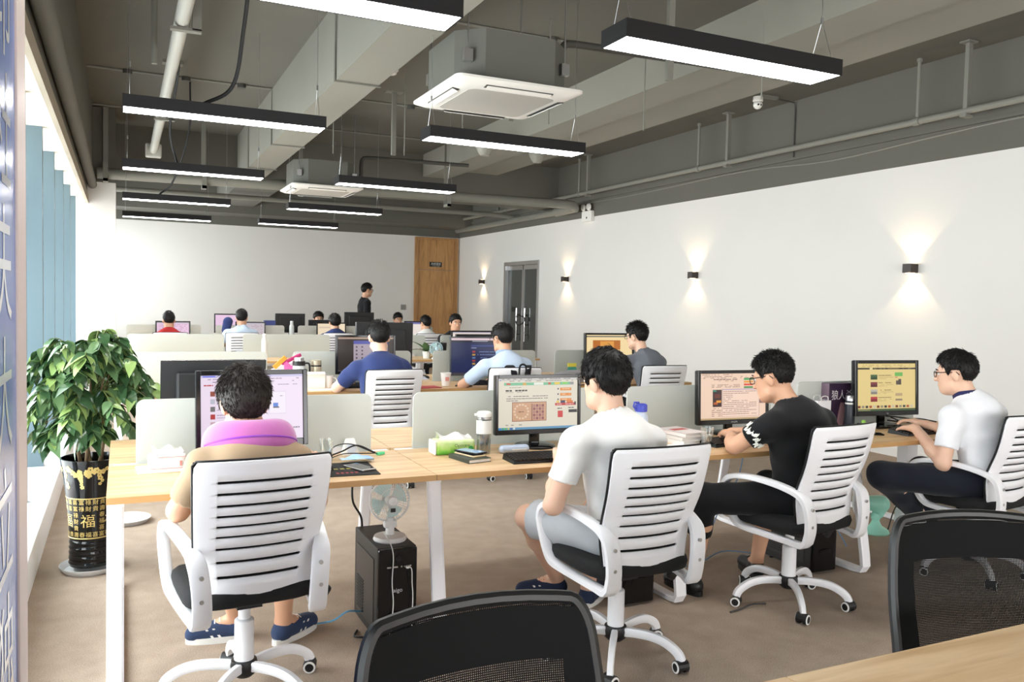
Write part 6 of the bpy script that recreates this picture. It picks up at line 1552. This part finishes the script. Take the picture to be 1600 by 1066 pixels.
def bottle(label, loc, prof, m, capprof=None, capm=None, extra=None):
    t = thing('bottle', label, 'bottle', loc)
    MB().lathe(prof, n=26).build('bottle_body', m, t, True)
    if capprof: MB().lathe(capprof, n=26).build('cap', capm, t, True)
    return t
b1 = bottle('clear bottle with white sleeve and white flip lid', (1.615, 3.745, DZ), [(0, 0), (0.034, 0), (0.036, 0.006), (0.036, 0.165), (0.033, 0.172)], M_glass, [(0.037, 0.172), (0.037, 0.20), (0.03, 0.208), (0, 0.21)], SOLE)
MB().lathe([(0.0368, 0.10), (0.0375, 0.10), (0.0375, 0.166), (0.0368, 0.166)], n=26).build('white_sleeve', SOLE, b1, True)
MB().lathe([(0.0372, 0.172), (0.0382, 0.173), (0.0382, 0.183), (0.0372, 0.184)], n=26).build('steel_band', M_steel, b1, True)
MB().lathe([(0, 0.008), (0.0335, 0.008), (0.0335, 0.095), (0, 0.095)], n=24).build('drink', clear_glass('grey_water', (0.55, 0.56, 0.57), 0.4), b1, True)
MB().b2(-0.05, -0.02, -0.01, 0.01, 0.188, 0.199, 0.004).build('flip_tab', SOLE, b1)
pc = thing('pencil_case', 'translucent pale blue glasses case before the green banner monitor', 'case', (1.77, 3.72, DZ), -0.03)
F = Field((-0.12, -0.06, -0.01), (0.12, 0.06, 0.06), 0.005); F.add(rc((-0.06, 0, 0.018), (0.06, 0, 0.018), 0.022, 0.022), 0.01); F.clip((0, 0, 0.0005), (0, 0, -1)); pos, q = F.mesh(); npmesh('case_shell', pos, q, mat('pale_blue_plastic', srgb(186, 200, 222), 0.25), pc)
MB().b2(-0.02, 0.06, -0.023, -0.020, 0.016, 0.02).build('clasp', SOLE, pc)
nb = thing('notebook', 'dark green notebook below a phone near the tissue box', 'notebook', (1.49, 3.615, DZ), 0.18)
MB().b2(-0.06, 0.06, -0.09, 0.09, 0.0, 0.003).b2(-0.06, 0.06, -0.09, 0.09, 0.016, 0.019).b2(-0.063, -0.06, -0.09, 0.09, 0, 0.019).build('cover', mat('dark_green_cover', srgb(62, 68, 56), 0.6), nb)
MB().b2(-0.059, 0.057, -0.087, 0.087, 0.003, 0.016).build('pages', M_paperw, nb)
phone('gold smartphone lying on the dark green notebook', (1.495, 3.63, DZ+0.0195), 0.3, M_scr, mat('gold_phone_body', srgb(214, 190, 150), 0.35))
phone('smartphone with a light blue screen on top of the gold one', (1.505, 3.645, DZ+0.029), 0.42, M_scrb, M_blackg)
b2_ = bottle('water bottle with a blue cap behind the man in the white t-shirt', (2.60, 3.84, DZ), [(0, 0), (0.038, 0), (0.04, 0.01), (0.04, 0.13), (0.03, 0.155), (0.028, 0.165)], mat('frosted_blue_bottle', srgb(200, 212, 232), 0.3), [(0.03, 0.16), (0.034, 0.162), (0.034, 0.198), (0.026, 0.204), (0, 0.205)], mat('royal_blue_cap', srgb(72, 84, 190), 0.4))
MB().tube([(-0.034, 0, 0.172), (-0.05, 0, 0.19), (-0.046, 0, 0.212), (-0.015, 0, 0.21)], 0.006, 8).build('carry_loop', MATS['royal_blue_cap'], b2_, True)
for i, (dz, w_, d_, rz_, c) in enumerate(((0.0, 0.19, 0.25, 0.12, (236, 232, 226)), (0.024, 0.18, 0.245, 0.05, (228, 222, 216)), (0.044, 0.17, 0.235, 0.16, (238, 226, 222)))):
    b_ = thing('book', ['bottom book of the stack right of the white t-shirt man', 'middle book of the stack right of the white t-shirt man', 'top book with red title in the stack right of the white t-shirt man'][i], 'book', (2.80, 3.74, DZ+dz), rz_, 'stacked books')
    MB().b2(-w_/2, w_/2, -d_/2, d_/2, 0, 0.002).b2(-w_/2, w_/2, -d_/2, d_/2, 0.021 if i == 0 else 0.017, 0.0235 if i == 0 else 0.0195).b2(-w_/2, -w_/2+0.002, -d_/2, d_/2, 0, 0.0195).build('cover', mat('book_cover_%d' % i, srgb(*c), 0.5), b_)
    MB().b2(-w_/2+0.002, w_/2-0.004, -d_/2+0.003, d_/2-0.003, 0.002, 0.021 if i == 0 else 0.017).build('pages', M_paperw, b_)
    if i == 2: MB().b2(-0.05, 0.06, 0.0, 0.05, 0.0196, 0.0199).build('title_patch', mat('title_red', srgb(190, 90, 84), 0.6), b_)
tag(MB().box((2.70, 3.60, DZ+0.002), (0.20, 0.15, 0.003), 0.2).build('paper_sheet', M_paperw), 'loose white sheet in front of the book stack', 'paper')
glass('clear glass of water in front of the black t-shirt man', (2.835, 3.56, DZ), 0.027, 0.036, 0.105, 0.6)
# --- seats three and four
gb = thing('gift_bag', 'small white paper bag with handles behind the black t-shirt man', 'bag', (4.02, 3.93, DZ), 0.05)
MB().b2(-0.06, 0.06, -0.03, 0.03, 0, 0.17).build('bag_body', mat('pale_bag_paper', srgb(232, 232, 238), 0.6), gb)
for y_ in (-0.031, 0.031): MB().tube(bez([(-0.03, y_, 0.16), (-0.025, y_, 0.195), (0.025, y_, 0.195), (0.03, y_, 0.16)], 6), 0.0025, 6).build('handle', SOLE, gb, True)
bx = thing('game_box', 'tall dark purple game box with pale brush lettering', 'box', (4.20, 3.965, DZ), 0.0)
MB().b2(-0.11, 0.11, -0.035, 0.035, 0, 0.275, 0.002).build('box_body', mat('dark_purple_card', srgb(52, 34, 58), 0.4, var=0.5, vscale=9), bx)
MB().b2(-0.1135, -0.1105, -0.034, 0.034, 0.001, 0.274).build('box_side', mat('mauve_card', srgb(120, 100, 116), 0.5), bx)
v, f = text_geo('狼人杀', 0.068); MB().add([(x_*0.9, -0.0362, 0.195+y_) for x_, y_, z_ in v], f).build('lettering', mat('pale_brush_ink', srgb(214, 210, 214), 0.6), bx, fix=False)
MB().add([(0.0+a*0.5, -0.0358, b) for a, b in ((-0.03, 0.0), (-0.07, 0.03), (-0.05, 0.09), (-0.02, 0.15), (0.04, 0.15), (0.06, 0.1), (0.05, 0.04), (0.03, 0.0))], [tuple(range(8))]).build('figure_print', mat('dusky_pink_print', srgb(150, 116, 122), 0.6), bx, fix=False)
th = bottle('slim black vacuum flask with steel lid before the purple box', (4.205, 3.865, DZ), [(0, 0), (0.031, 0), (0.032, 0.004), (0.032, 0.145), (0.030, 0.15)], mat('black_flask', srgb(44, 50, 60), 0.35), [(0.030, 0.17), (0.029, 0.2), (0.025, 0.205), (0, 0.205)], M_steel)
MB().lathe([(0.0312, 0.148), (0.0318, 0.149), (0.0318, 0.157), (0.0312, 0.158)], n=26).build('white_ring', SOLE, th, True); MB().lathe([(0.031, 0.158), (0.0305, 0.17)], n=26).build('collar', MATS['black_flask'], th, True)
phone('black smartphone lying below the yellow-page monitor', (4.09, 3.60, DZ), 1.0, M_blackg)
tag(MB().lathe([(0, 0), (0.014, 0), (0.014, 0.05), (0.01, 0.055), (0, 0.055)], (4.235, 3.78, DZ), 14).build('lighter', mat('lime_plastic', srgb(150, 206, 90), 0.3), None, True), 'small lime green tube beside the yellow-page monitor', 'tube')
for i, pts in enumerate(([(4.55, 3.87, DZ+.03), (4.66, 3.80, DZ+.02), (4.80, 3.82, DZ+.01), (4.95, 3.85, DZ+.006)], [(4.52, 3.86, DZ+.06), (4.63, 3.84, DZ+.05), (4.76, 3.80, DZ+.03), (4.9, 3.78, DZ+.006)], [(4.57, 3.86, DZ+.05), (4.7, 3.86, DZ+.012), (4.83, 3.87, DZ+.03), (4.98, 3.84, DZ+.006)])):
    cord('monitor_cable', pts, 0.0045, M_black, ['lowest black cable trailing right of the yellow-page monitor', 'middle black cable trailing right of the yellow-page monitor', 'upper black cable trailing right of the yellow-page monitor'][i], 'cable', 'monitor cables')
tag(MB().b2(4.62, 4.70, 3.90, 3.96, DZ, DZ+0.05, 0.01).build('adapter', SOLE), 'white power adapter behind the yellow-page monitor', 'adapter')
# --- second row
gp = thing('gift_bag', 'pink and white patterned gift bag with orange and red wrapping', 'bag', (1.25, 7.14, DZ), 0.1)
MB().add([(-0.11, -0.05, 0), (0.11, -0.05, 0), (0.11, 0.05, 0), (-0.11, 0.05, 0), (-0.11, -0.05, 0.14), (0.11, -0.05, 0.22), (0.11, 0.05, 0.22), (-0.11, 0.05, 0.14)], [(3, 2, 1, 0), (4, 5, 6, 7), (0, 1, 5, 4), (1, 2, 6, 5), (2, 3, 7, 6), (3, 0, 4, 7)]).build('bag_body', mat('pink_white_print', srgb(246, 226, 240), 0.5, var=0.35, vscale=30), gp)
MB().box((-0.06, -0.03, 0.20), (0.13, 0.02, 0.035), 0, 0, -0.75).build('orange_strip', mat('orange_wrap', srgb(250, 160, 60), 0.4), gp)
MB().box((0.04, -0.02, 0.225), (0.18, 0.03, 0.03), 0, 0, -0.45, 0.008).build('red_strip', mat('crimson_wrap', srgb(190, 50, 110), 0.4), gp)
MB().grid(lambda u, v: (-0.03+0.12*u, -0.053, 0.10+0.09*v+0.02*math.sin(9*u)), 6, 4).build('magenta_motif', mat('magenta_ink', srgb(224, 110, 180), 0.6), gp, fix=False)
kt = thing('glass_kettle', 'clear glass tea kettle with black handle and steel lid', 'kettle', (1.335, 7.02, DZ))
MB().lathe([(0, 0), (0.055, 0), (0.058, 0.01), (0.05, 0.18), (0.046, 0.185)], n=24).build('kettle_body', mat('pale_glass_body', srgb(222, 226, 228), 0.15, alpha=0.75), kt, True)
MB().lathe([(0.052, 0.18), (0.052, 0.215), (0.047, 0.218)], n=24).build('black_collar', M_black, kt, True); MB().lathe([(0.042, 0.215), (0.04, 0.245), (0, 0.25)], n=24).build('lid', M_steel, kt, True)
MB().tube(bez([(0.05, 0, 0.20), (0.085, 0, 0.19), (0.09, 0, 0.12), (0.088, 0, 0.05)], 6), 1.0, flat=(0.024, 0.014), up=(0, 1, 0)).build('handle', M_black, kt, True)
tf = thing('thermos', 'champagne coloured steel thermos in the second row', 'flask', (1.49, 7.08, DZ))
MB().lathe([(0, 0), (0.045, 0), (0.046, 0.005), (0.046, 0.16), (0.044, 0.165)], n=24).build('flask_body', mat('champagne_steel', srgb(206, 196, 170), 0.3, metal=0.6), tf, True); MB().lathe([(0.044, 0.165), (0.044, 0.178)], n=24).build('black_band', M_black, tf, True); MB().lathe([(0.045, 0.178), (0.045, 0.215), (0.04, 0.22), (0, 0.22)], n=24).build('lid', MATS['champagne_steel'], tf, True)
ct = thing('carton', 'plain white carton on the second-row desk near the mug', 'carton', (1.44, 6.92, DZ), -0.05)
MB().b2(-0.085, 0.085, -0.04, 0.04, 0, 0.125).build('carton_body', mat('white_card', srgb(236, 232, 224), 0.6), ct); MB().box((0.0, -0.044, 0.127), (0.165, 0.06, 0.003), 0, 0.25).build('flap', MATS['white_card'], ct)
mg = thing('mug', 'white ceramic mug beside the plain carton', 'mug', (1.56, 6.93, DZ), -0.3)
MB().lathe([(0, 0.006), (0.032, 0.006), (0.036, 0.1), (0.04, 0.1), (0.038, 0.0), (0, 0)], n=24).build('mug_body', SOLE, mg, True); MB().tube(bez([(0.036, 0, 0.085), (0.065, 0, 0.075), (0.068, 0, 0.04), (0.037, 0, 0.022)], 6), 0.006, 8).build('handle', SOLE, mg, True)
MB().tube([(0.0, 0.0, 0.02), (-0.03, 0.0, 0.135)], 0.004, 6).build('spoon', SOLE, mg)
tag(MB().grid(lambda u, v: (1.68+(u-0.5)*0.16, 7.0+(v-0.5)*0.14, DZ+0.002+0.075*math.sin(PI*u)*math.sin(PI*v)*(0.6+0.4*math.sin(14*u+9*v))), 12, 10).build('plastic_bag', mat('lilac_plastic', srgb(196, 186, 220), 0.3), None, True, fix=False), 'crumpled lilac plastic bag beside the navy t-shirt man', 'bag')
tag(MB().box((1.50, 6.76, DZ+0.002), (0.26, 0.12, 0.003), 0.05).build('paper_sheet', M_paperw), 'white sheet in front of the plain carton', 'paper')
tag(MB().box((2.36, 6.74, DZ+0.004), (0.22, 0.16, 0.006), 0.1).build('folder', mat('red_folder_card', srgb(176, 60, 66), 0.5)), 'red folder lying beside the navy t-shirt man', 'folder')
pcup = thing('paper_cup', 'white paper cup with a pink print on the second row', 'cup', (2.56, 6.80, DZ))
MB().lathe([(0, 0.004), (0.033, 0.004), (0.046, 0.114), (0.049, 0.116), (0.049, 0.119), (0.046, 0.119)], n=24).build('cup_wall', SOLE, pcup, True)
MB().add([(0.0445*math.cos(a)*1.01, 0.0445*math.sin(a)*1.01, z) for z in (0.05, 0.085) for a in np.linspace(-PI/2-0.45, -PI/2+0.35, 6)], [(i, i+1, 7+i, 6+i) for i in range(5)]).build('pink_print', mat('pink_ink', srgb(214, 150, 140), 0.7), pcup, fix=False)
tag(MB().grid(lambda u, v: (2.52+(u-0.5)*0.2, 7.45+(v-0.5)*0.12, DZ+0.002+0.06*math.sin(PI*u)*math.sin(PI*v)*(0.6+0.4*math.sin(11*u+13*v))), 12, 8).build('plastic_wrap', mat('white_plastic_film', srgb(224, 224, 236), 0.3), None, True, fix=False), 'crumpled white plastic wrap in the second row', 'wrap')
mouse('black mouse on the far side of the second row', (2.62, 7.55, DZ), 0.5)
keyboard('black keyboard in front of the navy t-shirt man', (1.88, 6.88, DZ), 0.0)
keyboard('black keyboard in front of the light blue polo man', (2.95, 6.88, DZ), -0.05)
phone('black phone lying right of the paper cup', (2.72, 6.78, DZ), 1.2, M_blackg)
gc = thing('grey_jacket', 'bundled grey jacket lying in the second row by the wall', 'jacket', (3.86, 6.93, DZ))
F = Field((-0.28, -0.16, -0.01), (0.28, 0.16, 0.16), 0.009); F.add(ell((0, 0, 0.03), (0.20, 0.10, 0.085)), 0.03); F.add(ell((0.12, 0.02, 0.02), (0.1, 0.09, 0.06)), 0.04); F.wrinkle(0.007, 1.2, 2); F.clip((0, 0, 0.0005), (0, 0, -1)); pos, q = F.mesh(); npmesh('folded_cloth', pos, q, fabric('grey_fleece', (158, 156, 160)), gc)
MB().tube(bez([(-0.16, -0.04, 0.07), (-0.05, -0.09, 0.09), (0.1, -0.08, 0.085), (0.18, -0.03, 0.05)], 6), 0.006, 6).build('hem', MATS['grey_fleece'], gc, True)
gt = thing('snack_bag', 'small green and yellow snack packet behind the grey jacket', 'packet', (4.02, 7.15, DZ))
MB().add([(-0.07, -0.03, 0), (0.07, -0.03, 0), (0.07, 0.03, 0), (-0.07, 0.03, 0), (-0.05, 0, 0.13), (0.035, 0, 0.13)], [(3, 2, 1, 0), (0, 1, 5, 4), (2, 3, 4, 5), (1, 2, 5), (3, 0, 4)]).build('packet', mat('teal_packet', srgb(70, 160, 140), 0.4, var=0.4, vscale=25), gt); MB().b2(-0.055, 0.04, -0.006, 0.006, 0.125, 0.16).build('yellow_seal', mat('yellow_seal', srgb(240, 226, 90), 0.5), gt)
bottle('clear jar with a grey lid left of the orange-page monitor', (4.10, 7.0, DZ), [(0, 0), (0.034, 0), (0.034, 0.12), (0.03, 0.128)], M_glass, [(0.036, 0.128), (0.036, 0.15), (0, 0.152)], mat('grey_lid', srgb(96, 98, 104), 0.4))
# black backpack hanging on the chair of the light blue polo man
bp = thing('backpack', 'black backpack hung over the back of the light blue polo man\'s chair', 'backpack', (2.98, 6.13, 0), math.radians(-4))
F = Field((-0.25, -0.15, 0.45), (0.25, 0.2, 1.0), 0.009); F.add((V3((-0.15, -0.06, 0.52)), V3((0.15, 0.06, 0.9)), lambda x, y, z: np.sqrt(np.maximum(np.abs(x)-0.10, 0)**2 + np.maximum(np.abs(y)-0.012, 0)**2 + np.maximum(np.abs(z-0.70)-0.12, 0)**2) - 0.045), 0.02); F.wrinkle(0.004, 1.2, 3)
pos, q = F.mesh(); npmesh('bag_body', pos, q, fabric('black_nylon', (26, 26, 30)), bp)
for sx_ in (-1, 1): MB().tube(bez([(sx_*0.05, 0.03, 0.85), (sx_*0.07, 0.05, 0.955), (sx_*0.09, 0.10, 0.965), (sx_*0.10, 0.15, 0.90)], 6), 1.0, flat=(0.05, 0.014), up=(1, 0, 0)).build('strap', MATS['black_nylon'], bp, True)
MB().tube(bez([(-0.03, 0.0, 0.86), (-0.025, 0.0, 0.975), (0.025, 0.0, 0.975), (0.03, 0.0, 0.86)], 6), 0.008, 6).build('grab_handle', MATS['black_nylon'], bp, True)
# --- third row and beyond
ppl = thing('potted_sprout', 'small green pot plant before the wooden door in the third row', 'plant', (3.55, 10.15, DZ))
MB().lathe([(0, 0), (0.04, 0), (0.055, 0.09), (0.05, 0.09), (0.045, 0.07)], n=18).build('pot', SOLE, ppl, True)
for k in range(7):
    a = 2*PI*k/7; d = leaves[4]; o = bpy.data.objects.new('leaf', d); COL.objects.link(o); o.parent = ppl
    o.location = (0, 0, 0.08); o.rotation_euler = (0.9 if k % 2 else 0.45, 0, a); o.scale = (1.6, 2.4, 2.0)
df2 = thing('desk_fan', 'small pale blue desk fan in the third row', 'fan', (3.62, 9.98, DZ))
MB().lathe([(0, 0), (0.06, 0), (0.055, 0.018), (0, 0.02)], n=20).build('fan_base', M_fanw, df2, True); MB().tube([(0, 0, 0.01), (0, 0, 0.07)], 0.014, 8).build('neck', M_fanw, df2, True)
cage_fan(df2, (0, 0, 0.13), 0.085, 20, mat('pale_blue_fan', srgb(196, 220, 232), 0.35), 0.0, 0.035)
tumb = bottle('black tumbler beside the pale blue desk fan', (3.78, 10.15, DZ), [(0, 0), (0.036, 0), (0.042, 0.17), (0.04, 0.175)], M_char, [(0.043, 0.172), (0.043, 0.20), (0, 0.202)], M_black)
bottle('tall white bottle standing on the third desk row', (1.55, 10.3, DZ), [(0, 0), (0.035, 0), (0.036, 0.005), (0.036, 0.22), (0.02, 0.26)], SOLE, [(0.022, 0.26), (0.022, 0.30), (0, 0.302)], SOLE)
bottle('pale bottle shape standing in for the silver monitor stand neck', (2.55, 14.06, DZ), [(0, 0), (0.04, 0), (0.04, 0.26), (0.025, 0.30)], mat('pale_grey_plastic', srgb(206, 212, 212), 0.4), [(0.028, 0.30), (0.028, 0.35), (0, 0.352)], MATS['pale_grey_plastic'] if 'pale_grey_plastic' in MATS else SOLE)  # bottle shape takes the place of the monitor's stand neck
bg2 = thing('shoulder_bag', 'black bag lying on the farthest desk row near the far monitors', 'bag', (2.74, 13.95, DZ))
F = Field((-0.25, -0.12, -0.01), (0.25, 0.12, 0.25), 0.01); F.add(ell((0, 0, 0.06), (0.15, 0.07, 0.12)), 0.03); F.clip((0, 0, 0.0005), (0, 0, -1)); pos, q = F.mesh(); npmesh('bag_body', pos, q, MATS['black_nylon'], bg2); MB().tube(bez([(-0.1, 0, 0.13), (-0.05, 0, 0.22), (0.05, 0, 0.22), (0.1, 0, 0.13)], 6), 0.007, 6).build('handle', MATS['black_nylon'], bg2, True)
tag(MB().grid(lambda u, v: (1.28+(u-0.5)*0.3, 13.6+(v-0.5)*0.14, DZ+0.002+0.11*math.sin(PI*u)*math.sin(PI*v)*(0.6+0.4*math.sin(9*u+5*v))), 12, 8).build('tissue_heap', mat('pale_teal_paper', srgb(206, 224, 226), 0.7), None, True, fix=False), 'crumpled pale teal tissue left of the light blue shirted man', 'tissue')
tag(MB().b2(2.13, 2.31, 14.2, 14.3, DZ, DZ+0.35).build('file_box', mat('blue_file_card', srgb(60, 72, 130), 0.5)), 'upright blue file box between the farthest-row monitors', 'file box')
swp = thing('wall_switch', 'grey light switch on the far wall left of the wooden door', 'switch', (5.85, YB, 1.32))
MB().b2(-0.06, 0.06, -0.012, 0, -0.06, 0.06, 0.003).build('plate', mat('grey_switch', srgb(140, 138, 134), 0.4), swp); MB().b2(-0.04, 0.04, -0.016, -0.012, -0.04, 0.04).build('rocker', MATS['grey_switch'], swp)

nc = thing('neck_cushion', 'round navy neck cushion at the shoulder of the light blue shirted man', 'cushion', (1.40, 13.05, 0.98))
F = Field((-0.14, -0.14, -0.16), (0.14, 0.14, 0.28), 0.012); F.add(rc((0, 0, 0.0), (0.03, 0, 0.13), 0.06, 0.07), 0.02); pos, q = F.mesh(); npmesh('cushion', pos, q, fabric('navy_cotton', (50, 62, 108)), nc)
MB().tube([(0.03+0.071*math.cos(a), 0.071*math.sin(a), 0.13) for a in np.linspace(0, 2*PI, 16, endpoint=False)], 0.004, 5, closed=True).build('piping', MATS['navy_cotton'], nc, True)
